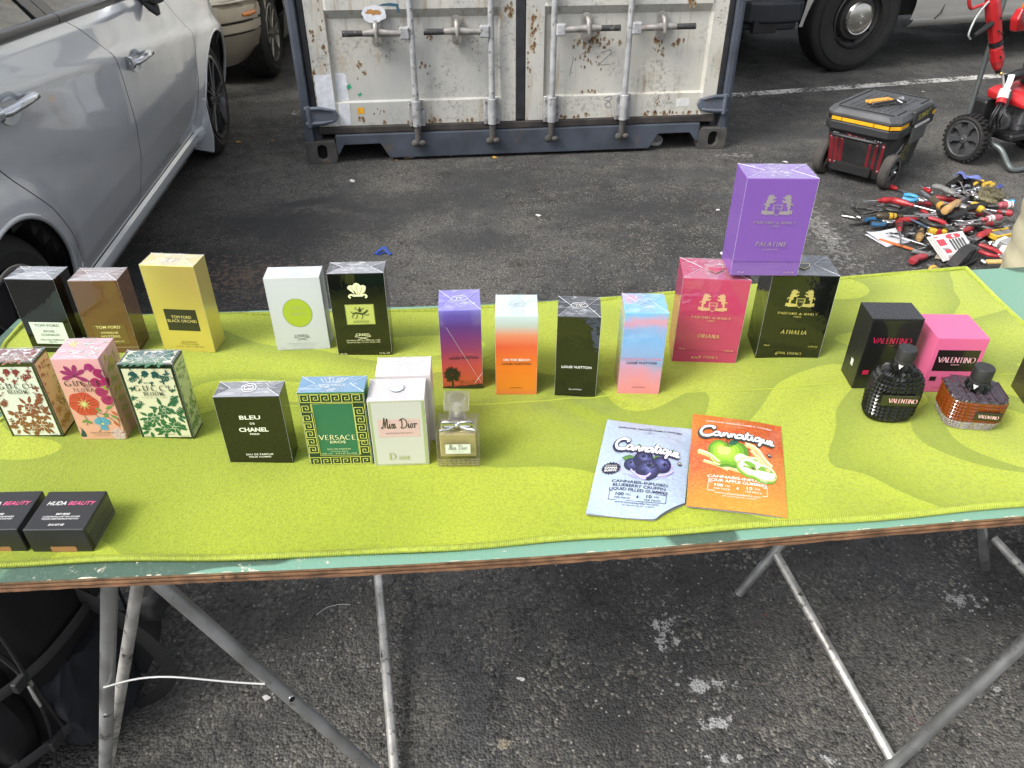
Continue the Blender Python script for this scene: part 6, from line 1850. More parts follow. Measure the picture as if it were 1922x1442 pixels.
def marly(label, x, yf, W, D, H, yaw, m, name, foilc, bg, z=None, lower=True, name_y=.052, crest_y=.100):
    B = Box(label, x, yf, W, D, H, yaw, m, z=z)
    P = B.front(); P.base = 5e-4
    crest(P, 0, crest_y, .046, foilc, bg)
    P.serif('PARFUMS', -.0165, crest_y - .0125, .0040, foilc, width=.030, spacing=.28, thick=.20, thin=.10, serif=.07, foil=1); P.serif('de', .0045, crest_y - .0125, .0038, foilc, width=.0050, thick=.2, thin=.12, serif=0, foil=1); P.serif('MARLY', .0205, crest_y - .0125, .0040, foilc, width=.021, spacing=.28, thick=.20, thin=.10, serif=.07, foil=1)
    P.serif('PARIS', 0, crest_y - .0170, .0026, foilc, width=.012, spacing=.3, thick=.2, thin=.12, serif=.06, foil=1)
    P.serif(name, 0, name_y, .0068, foilc, width=.0058 * len(name), spacing=.26, thick=.17, thin=.07, serif=.09, slant=.12, foil=1)
    if lower:
        P.text('75ml', -W / 2 + .013, .0275, .0030, foilc, width=.010, foil=1, shear=.2); P.text('2.5Fl.Oz', W / 2 - .016, .0275, .0030, foilc, width=.016, foil=1, shear=.2)
        P.serif('ROYAL ESSENCE', 0, .0105, .0042, foilc, width=.044, spacing=.22, thick=.17, thin=.08, serif=.07, foil=1)
    else:
        P.text('EAU DE PARFUM', 0, name_y - .0065, .0024, foilc, width=.022, foil=1)
        P.text('75 ml', -W / 2 + .014, .0065, .0030, foilc, width=.010, foil=1, shear=.2); P.text('2.5 Fl.Oz', W / 2 - .016, .0065, .0030, foilc, width=.016, foil=1, shear=.2)
    P.build('lettering', B.e)
    dk = tuple(c * .45 for c in bg)
    P = B.front(); P.rect(-W / 2 + .001, .0235, W / 2 - .001, .0243, dk); P.build('lid_seam', B.e)
    P = B.left(); P.rect(-D / 2 + .001, .0235, D / 2 - .001, .0243, dk); P.build('lid_seam', B.e)
    if not lower: return B
    P = Print(lambda a, b_, h: (a, b_ - .008, H + .0024 + h)); P.poly([(-.014, .010), (.014, .010), (.012, 0), (0, -.012), (-.012, 0)], foilc, 1); P.poly([(-.0125, .0088), (.0125, .0088), (.0106, 0), (0, -.0103), (-.0106, 0)], bg); P.build('top_emblem', B.e)
    return B
ORI = marly('raspberry red carton with gold horse crest, left support of the purple carton', .326, 1.095, .1065, .075, .1585, -5.5, carton_mat('raspberry_carton', (0.40, 0.036, 0.105), rough=.3), 'ORIANA', (0.90, 0.62, 0.42), (0.40, 0.036, 0.105))
ATH = marly('black carton with gold horse crest, right support of the purple carton', .467, 1.097, .105, .074, .1580, -3.6, carton_mat('black_crest_carton', (0.006, 0.007, 0.006), bumps=.15), 'ATHALIA', (0.88, 0.74, 0.30), (0.012, 0.014, 0.009))
zt = max(ORI.e.location.z + .1585, ATH.e.location.z + .158) + .0032
marly('purple carton with silver horse crest balanced across two cartons', .396, 1.0905, .105, .064, .157, -.8, carton_mat('purple_carton', (0.185, 0.085, 0.36), rough=.3), 'PALATINE', (0.62, 0.56, 0.62), (0.15, 0.066, 0.30), z=zt, lower=False)

# --- black and pink cartons on the right
B = Box('matte black carton with red capitals and fine scale texture, right of the crest cartons', .583, 1.005, .0785, .052, .1285, -1.2, mat('scaled_black_carton', (0.012, 0.012, 0.013), 0.42, coat=.35, coat_rough=.2, bump=(240, .8, .0015)), film=False)
P = B.front(); P.base = 5e-4
rd = (0.42, 0.012, 0.06)
P.rect(-.0365, .003, .0365, .1255, (0.006, 0.006, 0.007)); P.build('front_panel', B.e)
P = B.front(); P.base = 8e-4
P.serif('VALENTINO', 0, .0855, .0098, rd, width=.0575, spacing=.04, thick=.17, thin=.035, serif=.08); P.text('UOMO', 0, .0815, .0022, (0.2, 0.02, 0.04), width=.009)
P.rect(-.031, .0285, -.0215, .0365, rd); P.text('BORN IN ROMA', .004, .0325, .0032, rd, width=.030, bold=.02); P.text('INTENSE', .004, .0285, .0022, (0.3, 0.02, 0.05), width=.015); P.text('EAU DE PARFUM', 0, .012, .0022, (0.2, 0.02, 0.04), width=.026)
P.build('lettering', B.e)
P = B.left(); P.rect(-.002, .030, .007, .042, (0.62, 0.62, 0.60)); P.build('blank_sticker', B.e)
B = Box('bubblegum pink carton with black plate behind the amber bottle', .684, .992, .078, .074, .0995, -1.7, carton_mat('pink_carton', (0.62, 0.115, 0.25), rough=.5, coat=.15), film=False)
P = B.front(); P.rect(-.0315, .040, .0325, .0785, (0.008, 0.006, 0.007)); P.rect(-.030, .0215, -.020, .0295, (0.01, 0.008, 0.01)); P.build('plate', B.e)
P = B.front(); P.base = 5e-4; pk = (0.75, 0.40, 0.45)
P.serif('VALENTINO', .0005, .0565, .0095, pk, width=.0555, spacing=.04, thick=.17, thin=.035, serif=.08); P.text('DONNA', .0005, .0515, .0024, pk, width=.013)
k_ = (0.04, 0.01, 0.015)
P.text('BORN IN ROMA', .005, .0255, .0040, k_, width=.034, bold=.03); P.text('INTENSE', .002, .0215, .0024, k_, width=.017); P.text('EAU DE PARFUM INTENSE', -.004, .0085, .0022, k_, width=.034)
P.build('lettering', B.e)

# studded bottles
def studded(b, prof, half, n, rows, M=None, mi=0, dep=.0030, e=2.6, skip=None):
    """prof(t) -> (half width, half depth, z); pyramids on every cell"""
    def pt(u, v):
        q = 2 * pi * u
        hw, hd, z = prof(v)
        c_, s_ = cos(q), sin(q)
        return Vector((hw * abs(c_) ** (2 / e) * (1 if c_ > 0 else -1), hd * abs(s_) ** (2 / e) * (1 if s_ > 0 else -1), z))
    us = [i / n for i in range(n)]
    for j in range(rows):
        for i in range(n):
            a, b_, c_, d_ = pt(i / n, j / rows), pt((i + 1) / n, j / rows), pt((i + 1) / n, (j + 1) / rows), pt(i / n, (j + 1) / rows)
            ce = (a + b_ + c_ + d_) / 4
            nr = (c_ - a).cross(d_ - b_)
            if nr.length > 1e-12: nr.normalize()
            if skip and skip(ce): ap = ce
            else: ap = ce + nr * dep
            b.add([a, b_, c_, d_, ap], [(0, 1, 4), (1, 2, 4), (2, 3, 4), (3, 0, 4)], mi)
    b.add([pt(i / n, 0) for i in range(n)], [tuple(range(n - 1, -1, -1))], mi)
    b.add([pt(i / n, 1) for i in range(n)], [tuple(range(n))], mi)
M_BGLASS = mat('black_glass', (0.007, 0.008, 0.007), 0.16, spec=.45)
M_MCAP = mat('matte_black_cap', (0.018, 0.018, 0.018), 0.45)
VB = thing('perfume_bottle', 'black studded oval bottle with matte black cap in front of the black carton', 'bottle', (.569, .934, TOWZ(.569, .934) + .0004), radians(-3))
def vprof(t):
    z = .004 + .084 * t
    k = interp([0, .06, .5, .80, .92, 1.0], [.80, .93, 1.0, .93, .74, .40], t)
    return (.0375 * k, .0235 * (k * .75 + .25), z)
b = MB(); b.add(*[[Vector((0, 0, 0))], []]); studded(b, vprof, 0, 30, 13, dep=.0032, skip=lambda c: c.y < 0 and abs(c.x) < .027 and .036 < c.z < .056)
b.lathe([(.030, 0), (.033, .004)], 30, sx=1, sy=.62)
b.build('studded_body', M_BGLASS, VB)
b = MB(); b.box((0, -.0245, .046), (.053, .003, .0185)); b.build('label_plate', mat('label_black_gloss', (0.010, 0.011, 0.009), 0.12, coat=1.0), VB, bevel=.0006)
P = Print(lambda x, y, h: (x, -.0261 - h, y)); P.serif('VALENTINO', .004, .0430, .0072, (0.75, 0.42, 0.42), width=.040, spacing=.04, thick=.18, thin=.05, serif=.08); P.build('lettering', VB)
def vcap(par, z, r, h):
    b = MB()
    n = 10
    for i in range(n):
        q0, q1 = 2 * pi * i / n, 2 * pi * (i + 1) / n
        R0, R1 = r * 1.15, r * .95
        p = [Vector((R0 * cos(q0), R0 * sin(q0), z)), Vector((R0 * cos(q1), R0 * sin(q1), z)), Vector((R1 * cos(q1), R1 * sin(q1), z + .012)), Vector((R1 * cos(q0), R1 * sin(q0), z + .012))]
        ce = sum(p, Vector()) / 4 + Vector((cos((q0 + q1) / 2), sin((q0 + q1) / 2), 0)) * .004
        b.add(p + [ce], [(0, 1, 4), (1, 2, 4), (2, 3, 4), (3, 0, 4)])
    b.build('stud_collar', M_BGLASS, par)
    b = MB(); b.lathe([(r * .9, z + .010), (r * 1.02, z + .012), (r * 1.02, z + .0145), (r * .88, z + .0155), (r * .88, z + .017), (r, z + .018), (r, z + h - .001), (r * .96, z + h), (0, z + h)], 32)
    b.build('cap', M_MCAP, par, smooth=35)
vcap(VB, .087, .0130, .0345)
AB_ = thing('perfume_bottle', 'amber studded square bottle with matte black cap in front of the pink carton', 'bottle', (.682, .922, TOWZ(.682, .922) + .0004), radians(-8))
M_AMBER = mat('amber_glass', (0.30, 0.062, 0.006), 0.10, trans=.5, ior=1.4, coat=.5)
M_CLEARF = mat('clear_facets', (0.80, 0.72, 0.66), 0.04, trans=.75, ior=1.5, coat=1.0)
M_SMOKE = mat('smoked_glass', (0.035, 0.022, 0.028), 0.08, coat=1.0)
def aprof(z0, z1, k0, k1):
    return lambda t: (.0395 * (k0 + (k1 - k0) * t), .0325 * (k0 + (k1 - k0) * t), z0 + (z1 - z0) * t)
b = MB(); studded(b, aprof(.0, .016, .84, .99), 0, 36, 3, dep=.0024, e=4.5); b.build('clear_base', M_CLEARF, AB_)
b = MB(); studded(b, aprof(.016, .050, .99, 1.0), 0, 36, 6, dep=.0024, e=4.5, skip=lambda c: c.y < -.025 and -.006 < c.x < .032 and .022 < c.z < .036); b.build('studded_body', M_AMBER, AB_)
b = MB(); studded(b, aprof(.050, .055, 1.0, .93), 0, 36, 1, dep=.0018, e=4.5)
for i in range(7):
    for j in range(6):
        x, y = -.033 + .011 * i, -.0275 + .011 * j
        if abs(x) > .031 and abs(y) > .02: continue
        b.add([(x - .0055, y - .0055, .0552), (x + .0055, y - .0055, .0552), (x + .0055, y + .0055, .0552), (x - .0055, y + .0055, .0552), (x, y, .0580)], [(0, 1, 4), (1, 2, 4), (2, 3, 4), (3, 0, 4)])
b.build('smoked_shoulder', M_SMOKE, AB_)
b = MB(); b.box((0, 0, .032), (.058, .046, .030)); b.build('perfume_liquid', mat('amber_liquid', (0.50, 0.12, 0.02), 0.1), AB_, bevel=.003)
b = MB(); b.box((.013, -.0335, .030), (.036, .003, .0135)); b.build('label_plate', mat('label_black_gloss', BLACK), AB_, bevel=.0005)
P = Print(lambda x, y, h: (x, -.0351 - h, y)); P.serif('VALENTINO', .013, .0275, .0056, (0.70, 0.45, 0.42), width=.027, spacing=.04, thick=.18, thin=.05, serif=.08); P.build('lettering', AB_)
vcap(AB_, .0565, .0140, .0365)
# dark carton cut by the right border
B = Box('dark brown-green carton cut by the right border', .834, .952, .088, .048, .150, -7, carton_mat('edge_dark_carton', (0.030, 0.022, 0.018)), film=True)
P = B.left(); P.rect(-.023, .024, .023, .025, (0.05, 0.045, 0.03)); P.build('lid_seam', B.e)

# --- small black powder cartons
def huda(label, x, yf, yaw):
    B = Box(label, x, yf, .0735, .068, .038, yaw, mat('soft_black_carton', (0.014, 0.014, 0.015), 0.42, coat=.15, coat_rough=.3, vary=(20, .25)), name='powder_box', group='small black powder boxes', film=False, bevel=.0012)
    P = B.top()
    P.text('HUDA', -.0160, .0085, .0070, WHITE, width=.0230, shear=.25); P.text('BEAUTY', .0150, .0085, .0070, (0.75, 0.10, 0.25), width=.0330, shear=.25)
    P.text('EASY BAKE', 0, -.0085, .0030, WHITE, width=.017, shear=.2, bold=.02); P.text('LOOSE BAKING & SETTING POWDER', 0, -.0130, .0026, WHITE, width=.045, shear=.2); P.text('POUDRE LIBRE BAKING & FIXATION', 0, -.0168, .0026, WHITE, width=.044, shear=.2)
    P.text('20 G / 0.71 OZ', 0, -.0270, .0030, WHITE, width=.019, shear=.2, bold=.02)
    P.build('lettering', B.e)
    P = B.front(); P.rect(-.013, .0006, .018, .0095, (0.28, 0.13, 0.06)); P.build('shade_sticker', B.e)
    P = B.front(); P.base = 5e-4; P.text('SHADE', .002, .0022, .0018, (0.12, 0.05, 0.02), width=.016) if False else None
    P = B.right(); rr_ = random.Random(8)
    for k in range(13):
        y = .0335 - .0024 * k
        if k in (4, 9): P.rect(-.031, y, .031, y + .0003, (0.22, 0.22, 0.20)); continue
        x = -.030
        while x < .028:
            w = .0015 + .004 * rr_.random(); P.rect(x, y, min(x + w, .030), y + .0009, (0.24, 0.24, 0.21)); x += w + .0010
    P.build('fine_print', B.e)
huda('small black powder carton with white and pink lettering, whole', -.552, .657, .9)
huda('small black powder carton cut by the left border', -.632, .656, 2.0)

# --- flat foil pouches
def pouch(label, corners, cut, m, shape_seed):
    """corners TL, TR, BR, BL on the towel; local x right, y up along the pouch"""
    TL, TR, BR, BL = [Vector(c) for c in corners]
    W = ((TR - TL).length + (BR - BL).length) / 2; H = ((TL - BL).length + (TR - BR).length) / 2
    cen = (TL + TR + BR + BL) / 4
    ang = atan2((TR - TL + BR - BL).y, (TR - TL + BR - BL).x)
    e = thing('pouch', label, 'pouch', (cen.x, cen.y, TOWZ(cen.x, cen.y) + .0012), ang, 'edible gummy pouches')
    r = random.Random(shape_seed)
    inv = Matrix.Rotation(-ang, 2)
    loc = [inv @ (c - cen) for c in (TL, TR, BR, BL)]
    def uv2xy(u, v):
        a = loc[3].lerp(loc[2], u); b_ = loc[0].lerp(loc[1], u)
        return a.lerp(b_, v)
    ph = [r.random() * 6 for _ in range(4)]
    def zz(u, v):
        du, dv = max(0, min(1, min(u, 1 - u) / .5)), max(0, min(1, min(v, 1 - v) / .5))
        k = (sin(pi / 2 * min(1, du * 1.5)) * sin(pi / 2 * min(1, dv * 1.5)))
        z = .0035 + .0080 * k + .0006 * sin(9 * u + ph[0]) * sin(7 * v + ph[1])
        z += .0016 * sin(6.28 * u + ph[2]) * (1 - dv) ** 2 * .7
        if cut: z += .010 * max(0, (u - v * .9 - .55)) ** 1.5
        return z
    def fn(u, v):
        x, y = uv2xy(u, v)
        return (x, y, zz(u, v))
    nu, nv = 40, 52
    cx_ = lambda u, v: cut and (u - .70) / .30 > v / .19 + .0
    b = MB()
    def fcut(u, v):
        if cut and u > .72:
            lim = .17 * ((u - .72) / .28) ** .8
            v = lim + (1 - lim) * v
        return fn(u, v)
    b.grid(fcut, nu, nv)
    b.build('front_film', m, e, smooth=60)
    b = MB()
    b.grid(lambda u, v: tuple(Vector(fcut(u, v)) * 1.0 - Vector((0, 0, .0022 + .8 * (fcut(u, v)[2] - .0035)))), nu, nv, flip=True)
    b.build('back_film', mat('pouch_back', (0.3, 0.3, 0.3), .4), e, smooth=60)
    def pr(base=7e-4, eps=7e-6):
        def f(x, y, h):
            u, v = x + .5, y
            p = uv2xy(u, v)
            return (p.x, p.y, zz(u, v) + h)
        return Print(f, base, eps)
    return e, pr, W, H
def foilmat(name, ramp=None, col=None, mott=.2):
    m, nt, p = nodes_of(name)
    N, L = nt.nodes, nt.links
    tc = N.new('ShaderNodeTexCoord')
    n = add_noise(N, L, tc.outputs['Object'], 260, 3, .6)
    n2 = add_noise(N, L, tc.outputs['Object'], 16, 4, .6, .6)
    if ramp:
        sx = N.new('ShaderNodeSeparateXYZ'); L.new(tc.outputs['Generated'], sx.inputs[0])
        v = add_math(N, L, 'ADD', sx.outputs[1], add_math(N, L, 'MULTIPLY', add_math(N, L, 'SUBTRACT', sx.outputs[0], .5), -.35))
        v = add_math(N, L, 'ADD', v, add_math(N, L, 'MULTIPLY', add_math(N, L, 'SUBTRACT', n2, .5), .35))
        r = N.new('ShaderNodeValToRGB'); el = r.color_ramp.elements
        el[0].position, el[0].color = ramp[0][0], rgba(ramp[0][1]); el[1].position, el[1].color = ramp[-1][0], rgba(ramp[-1][1])
        for q, c in ramp[1:-1]:
            e = el.new(q); e.color = rgba(c)
        L.new(v, r.inputs['Fac']); c0 = r.outputs['Color']
    else: c0 = col
    c1 = add_mix(N, L, add_range(N, L, n, .4, .65, 0, mott), c0, (0.75, 0.80, 0.85) if not ramp else (0.70, 0.40, 0.10))
    L.new(c1, p.inputs['Base Color'])
    p.inputs['Roughness'].default_value = .36; p.inputs['Metallic'].default_value = .15; p.inputs['Coat Weight'].default_value = .5; p.inputs['Coat Roughness'].default_value = .12
    b = N.new('ShaderNodeBump'); b.inputs['Strength'].default_value = .8; b.inputs['Distance'].default_value = .005
    L.new(n2, b.inputs['Height']); L.new(b.outputs['Normal'], p.inputs['Normal'])
    return m
BRAND = [([(.16, .78), (.19, .90), (.13, 1.0), (.05, .90), (.0, .55), (.03, .22), (.11, .16), (.18, .30)], 1.3),
         ([(.26, .48), (.21, .50), (.175, .32), (.20, .18), (.25, .30), (.265, .48), (.26, .20), (.29, .18)], 1), ([(.29, .18), (.315, .48), (.315, .20), (.33, .40), (.36, .48), (.37, .20), (.39, .20)], 1),
         ([(.39, .20), (.415, .48), (.415, .20), (.43, .40), (.46, .48), (.47, .20), (.49, .20)], 1), ([(.57, .48), (.52, .50), (.485, .32), (.51, .18), (.555, .30), (.575, .48), (.57, .20), (.60, .18)], 1),
         ([(.60, .18), (.645, .80), (.63, .30), (.65, .17), (.675, .25)], 1), ([(.60, .58), (.69, .60)], .7), ([(.675, .25), (.70, .48), (.695, .22), (.715, .17), (.73, .25)], 1), ([(.705, .62), (.71, .66)], 1.1),
         ([(.81, .48), (.765, .50), (.735, .32), (.755, .18), (.795, .30), (.815, .48), (.805, .0), (.785, -.12), (.80, .05), (.84, .22)], 1), ([(.84, .22), (.855, .48), (.855, .24), (.875, .18), (.90, .32), (.91, .48), (.905, .20), (.92, .18)], 1),
         ([(.92, .20), (.96, .32), (.97, .46), (.945, .48), (.93, .30), (.95, .17), (1.0, .24)], 1)]
def brand(P, x, y, w, h, dark, tilt):
    for dx, dy, ww, col in ((-.012, -.013, .038, dark), (-.008, -.008, .036, dark), (-.004, -.004, .034, dark), (0, 0, .032, dark), (0, 0, .021, (0.80, 0.80, 0.78))):
        for pts, k in BRAND:
            P.line(smooth_path([(x + dx + (a - .5) * w, y + dy + b_ * h + tilt * (a - .5) * w) for a, b_ in pts], 5), ww * k, col)
def pouch_text(P, y0, c, lines, frame=True):
    y = y0
    for t, w in lines:
        P.text(t, 0, y, .026, c, width=w, bold=.015); y -= .036
    yb = y - .032
    for a, b_ in (((-.30, yb + .062), (.30, yb + .062)), ((-.30, yb - .012), (.30, yb - .012)), ((-.30, yb + .062), (-.30, yb - .012)), ((.30, yb + .062), (.30, yb - .012))):
        P.line([a, b_], .0045, c)
    P.text('100', -.19, yb + .024, .026, c, width=.085, bold=.015); P.text('MG', -.10, yb + .028, .016, c, width=.05); P.text('PER PACK', -.155, yb - .002, .015, c, width=.165)
    P.text('10', .12, yb + .024, .026, c, width=.055, bold=.015); P.text('MG', .20, yb + .028, .016, c, width=.05); P.text('PER PIECE', .16, yb - .002, .015, c, width=.165)
    for k in range(5): P.line([(0, yb + .012), (.012 * cos(.4 + .57 * k), yb + .016 + .020 * sin(.4 + .57 * k))], .004, c)
    P.text('www.cannatiquefarms.com', 0, yb - .036, .017, c, width=.46); P.text('NET WEIGHT/VOLUME - 10 GRAMS', .02, yb - .056, .010, c, width=.34)
def head(P, c):
    P.text('OAKLAND GROWN FAMILY OWNED', .02, .900, .021, c, width=.74, bold=.02)
    for y in (.934, .866):
        P.ring(.02, y, .012, .008, .003, c); P.line([(-.04, y), (.0, y)], .002, c); P.line([(.04, y), (.08, y)], .002, c)
def warn(P, x, y, s_, c):
    P.poly([(x - s_, y - s_ * .3), (x + s_, y - s_ * .3), (x, y + s_ * .8)], c); P.rect(x - s_ * .55, y - s_ * .75, x + s_ * .55, y - s_ * .3, c)
    P.poly([(x - s_ * .6, y - s_ * .15), (x + s_ * .6, y - s_ * .15), (x, y + s_ * .45)], (0.6, 0.5, 0.3)); P.text('!', x, y - s_ * .1, s_ * .4, c)

e, pr, W_, H_ = pouch('pale blue foil pouch printed with blueberries, one corner folded', [(.146, .934), (.271, .909), (.222, .716), (.097, .731)], True, foilmat('blue_pouch', col=(0.36, 0.45, 0.56)), 3)
P = pr()
nv = (0.020, 0.018, 0.05)
head(P, nv)
P.build('heading', e)
P = pr()
vio = (0.24, 0.18, 0.46)
rs_ = random.Random(6)
for k in range(14):
    a = k * .45
    P.line(smooth_path([(.03 + .27 * cos(a), .475 + .13 * sin(a)), (.03 + .30 * cos(a + .25), .475 + .14 * sin(a + .25)), (.03 + .27 * cos(a + .5), .475 + .125 * sin(a + .5))], 4), .008 + .012 * rs_.random(), (0.30 + .2 * rs_.random(), 0.25 + .2 * rs_.random(), 0.55))
for k in range(26): P.disc(.03 + .66 * (rs_.random() - .5), .47 + .36 * (rs_.random() - .5), .005, .004, vio, 8)
for x, y, a, l in ((-.03, .565, 1.9, .16), (.10, .55, .55, .26), (-.08, .52, 3.0, .16)):
    P.leaf(x, y, a, l, .10, (0.07, 0.17, 0.03)); P.line([(x, y), (x + l * .9 * cos(a), y + l * .9 * sin(a))], .004, (0.16, 0.30, 0.06))
def berry(x, y, R, cx, cy):
    ry = R * .80
    for k, c_ in enumerate(((0.014, 0.014, 0.045), (0.025, 0.026, 0.085), (0.045, 0.048, 0.15), (0.075, 0.085, 0.23), (0.14, 0.15, 0.32))):
        f = 1 - .2 * k
        P.disc(x + R * .12 * k * .3, y + ry * .16 * k * .45, R * f, ry * f, c_, 22)
    P.disc(x + cx * R, y + cy * ry, R * .32, ry * .24, (0.02, 0.02, 0.06), 14); P.disc(x + cx * R, y + cy * ry - ry * .03, R * .22, ry * .15, (0.006, 0.006, 0.02), 14)
    for q in range(6): P.line([(x + cx * R + R * .22 * cos(q * 1.05), y + cy * ry + ry * .15 * sin(q * 1.05)), (x + cx * R + R * .38 * cos(q * 1.05), y + cy * ry + ry * .30 * sin(q * 1.05))], R * .08, (0.10, 0.11, 0.24))
berry(-.12, .475, .085, -.2, .3); berry(.0, .535, .115, -.05, .45); berry(.20, .50, .11, .35, .05); berry(.06, .43, .13, .1, .50)
for pts in (((-.12, .42), (-.05, .37), (.05, .36), (.10, .40)), ((-.10, .40), (.0, .345), (.06, .34)), ((.18, .38), (.28, .41), (.34, .46))):
    P.line(smooth_path([p for p in pts], 5), .022, (0.34, 0.28, 0.60)); P.line(smooth_path([(p[0], p[1] + .004) for p in pts], 5), .008, (0.55, 0.52, 0.78))
st_ = [(-.335 + (.115 if i % 2 == 0 else .098) * cos(2 * pi * i / 36) * .95, .425 + (.066 if i % 2 == 0 else .054) * sin(2 * pi * i / 36)) for i in range(36)]
P.fan((-.335, .425), st_, (0.015, 0.015, 0.03))
P.text('LIQUID FILLED', -.335, .448, .012, WHITE, width=.12, slope=-.04); P.text('CANNA', -.335, .420, .020, WHITE, width=.14, bold=.03, slope=-.04); P.text('BURSTS', -.335, .393, .018, WHITE, width=.13, bold=.03, slope=-.04)
warn(P, .40, .555, .03, nv)
P.build('picture', e)
P = pr(1.6e-3, 4e-6); brand(P, .03, .60, .72, .145, nv, -.03); P.build('brand_lettering', e)
P = pr(); pouch_text(P, .285, nv, [('CANNABIS-INFUSED', .60), ('BLUEBERRY CRUFFIN', .56), ('LIQUID FILLED GUMMIES', .62)]); P.build('lettering', e)

e, pr, W_, H_ = pouch('orange foil pouch printed with green apples, its edge against the blue pouch', [(.2785, .944), (.405, .913), (.359, .720), (.231, .742)], False, foilmat('orange_pouch', ramp=[(0, (0.58, 0.24, 0.025)), (.25, (0.56, 0.19, 0.02)), (.5, (0.50, 0.075, 0.02)), (.8, (0.52, 0.075, 0.02)), (1, (0.56, 0.16, 0.02))], mott=.3), 5)
P = pr(); wt = (0.75, 0.70, 0.62)
head(P, wt); P.build('heading', e)
P = pr()
ye = (0.62, 0.42, 0.16)
for pts, w_ in ((((-.42, .55), (-.30, .50), (-.20, .42), (-.05, .37), (.10, .35)), .05), (((-.36, .44), (-.24, .40), (-.10, .35)), .03), (((.08, .66), (.20, .62), (.28, .52), (.36, .46)), .06), (((.14, .60), (.22, .52), (.33, .40)), .035)):
    P.line(smooth_path([p for p in pts], 5), w_, ye); P.line(smooth_path([(p[0] + .01, p[1] + .008) for p in pts], 5), w_ * .35, (0.75, 0.62, 0.40))
def apple(x, y, R, ks):
    out = [(-1, .1), (-.92, .6), (-.55, .92), (-.15, .80), (.0, .70), (.15, .80), (.6, .90), (.95, .55), (1.0, .0), (.8, -.6), (.4, -.95), (0, -.88), (-.4, -.95), (-.82, -.6)]
    for k, c_ in enumerate(ks):
        f = 1 - .17 * k
        P.fan((x - .05 * k * R, y + .06 * k * R * .7), smooth_path([(x - .05 * k * R + a * R * f, y + .05 * k * R * .7 + b_ * R * .74 * f) for a, b_ in out], 3, True), c_)
apple(-.10, .525, .215, ((0.08, 0.22, 0.01), (0.15, 0.34, 0.015), (0.24, 0.45, 0.02), (0.33, 0.54, 0.04), (0.45, 0.62, 0.14)))
P.disc(-.10, .615, .05, .016, (0.12, 0.26, 0.01), 14); P.line(smooth_path([(-.10, .612), (-.11, .65), (-.13, .675)], 4), .010, (0.06, 0.05, 0.02)); P.leaf(-.10, .64, .35, .12, .07, (0.02, 0.10, 0.04))
def slice_(x, y, R, a):
    c_, s_ = cos(a), sin(a)
    T = lambda p: (x + R * (p[0] * c_ - p[1] * s_), y + R * .8 * (p[0] * s_ + p[1] * c_))
    o_ = smooth_path([(-1, .15), (-.6, .55), (0, .45), (.6, .55), (1, .15), (.9, -.3), (.4, -.55), (0, -.5), (-.4, -.55), (-.9, -.3)], 3, True)
    P.fan(T((0, -.12)), [T((p[0], p[1] - .16)) for p in o_], (0.16, 0.34, 0.02)); P.fan(T((0, 0)), [T(p) for p in o_], (0.50, 0.58, 0.20)); P.fan(T((0, 0)), [T((p[0] * .9, p[1] * .88)) for p in o_], (0.72, 0.74, 0.60))
    P.leaf(*T((-.2, .02)), a, R * .3, R * .16, (0.25, 0.18, 0.08)); P.leaf(*T((-.1, -.06)), a + 3.0, R * .2, R * .12, (0.08, 0.04, 0.02))
slice_(.10, .475, .14, -.15); slice_(.20, .40, .21, -.30)
warn(P, .34, .585, .032, nv)
P.build('picture', e)
P = pr(1.6e-3, 4e-6); brand(P, .0, .685, .80, .145, (0.02, 0.035, 0.03), -.02); P.build('brand_lettering', e)
P = pr(); pouch_text(P, .265, wt, [('CANNABIS-INFUSED', .62), ('SOUR APPLE GUMMIES', .60)]); P.build('lettering', e)
# ------------------------------------------------------------------ rolling tool chest
M_CHEST = mat('chest_black', (0.020, 0.021, 0.022), 0.55, vary=(6, 0.5), dirt=((0.085, 0.08, 0.072), 9, 0.56, 0.25), bump=(180, 0.3))
M_CHLID = mat('chest_lid_grey', (0.060, 0.063, 0.067), 0.6, vary=(8, 0.3), dirt=((0.11, 0.105, 0.10), 14, 0.58, 0.2), bump=(160, 0.3))
M_YEL = mat('yellow_trim', (0.70, 0.36, 0.015), 0.42, vary=(14, 0.2), dirt=((0.12, 0.07, 0.02), 22, 0.66, 0.08))
CH = thing('tool_chest', 'black rolling tool chest with yellow trim and two wheels', 'tool chest', (1.966, 4.178, 0), radians(45.6))
def cham(hx, hy, c, z, ox=0.0):
    return [(ox - hx + c, -hy, z), (ox + hx - c, -hy, z), (ox + hx, -hy + c, z), (ox + hx, hy - c, z), (ox + hx - c, hy, z), (ox - hx + c, hy, z), (ox - hx, hy - c, z), (ox - hx, -hy + c, z)]
def loft(name, rings, m, parent, bevel=0.0):
    b = MB(); n = len(rings[0]); vs = [p for r in rings for p in r]; fs = []
    for k in range(len(rings) - 1):
        for i in range(n): fs.append((k * n + i, k * n + (i + 1) % n, (k + 1) * n + (i + 1) % n, (k + 1) * n + i))
    fs.append(tuple(range(n - 1, -1, -1))); fs.append(tuple((len(rings) - 1) * n + i for i in range(n)))
    b.add(vs, fs); return b.build(name, m, parent, bevel=bevel)
loft('tub', [cham(.205, .150, .02, .035, .005), cham(.245, .172, .02, .262)], M_CHEST, CH, .005)
loft('rim', [cham(.252, .180, .035, .255), cham(.268, .192, .04, .270), cham(.268, .192, .04, .305), cham(.262, .186, .04, .312)], M_CHEST, CH, .003)
loft('trim_band', [cham(.2665, .1905, .04, .3125), cham(.2665, .1905, .04, .335)], M_BLACK, CH)
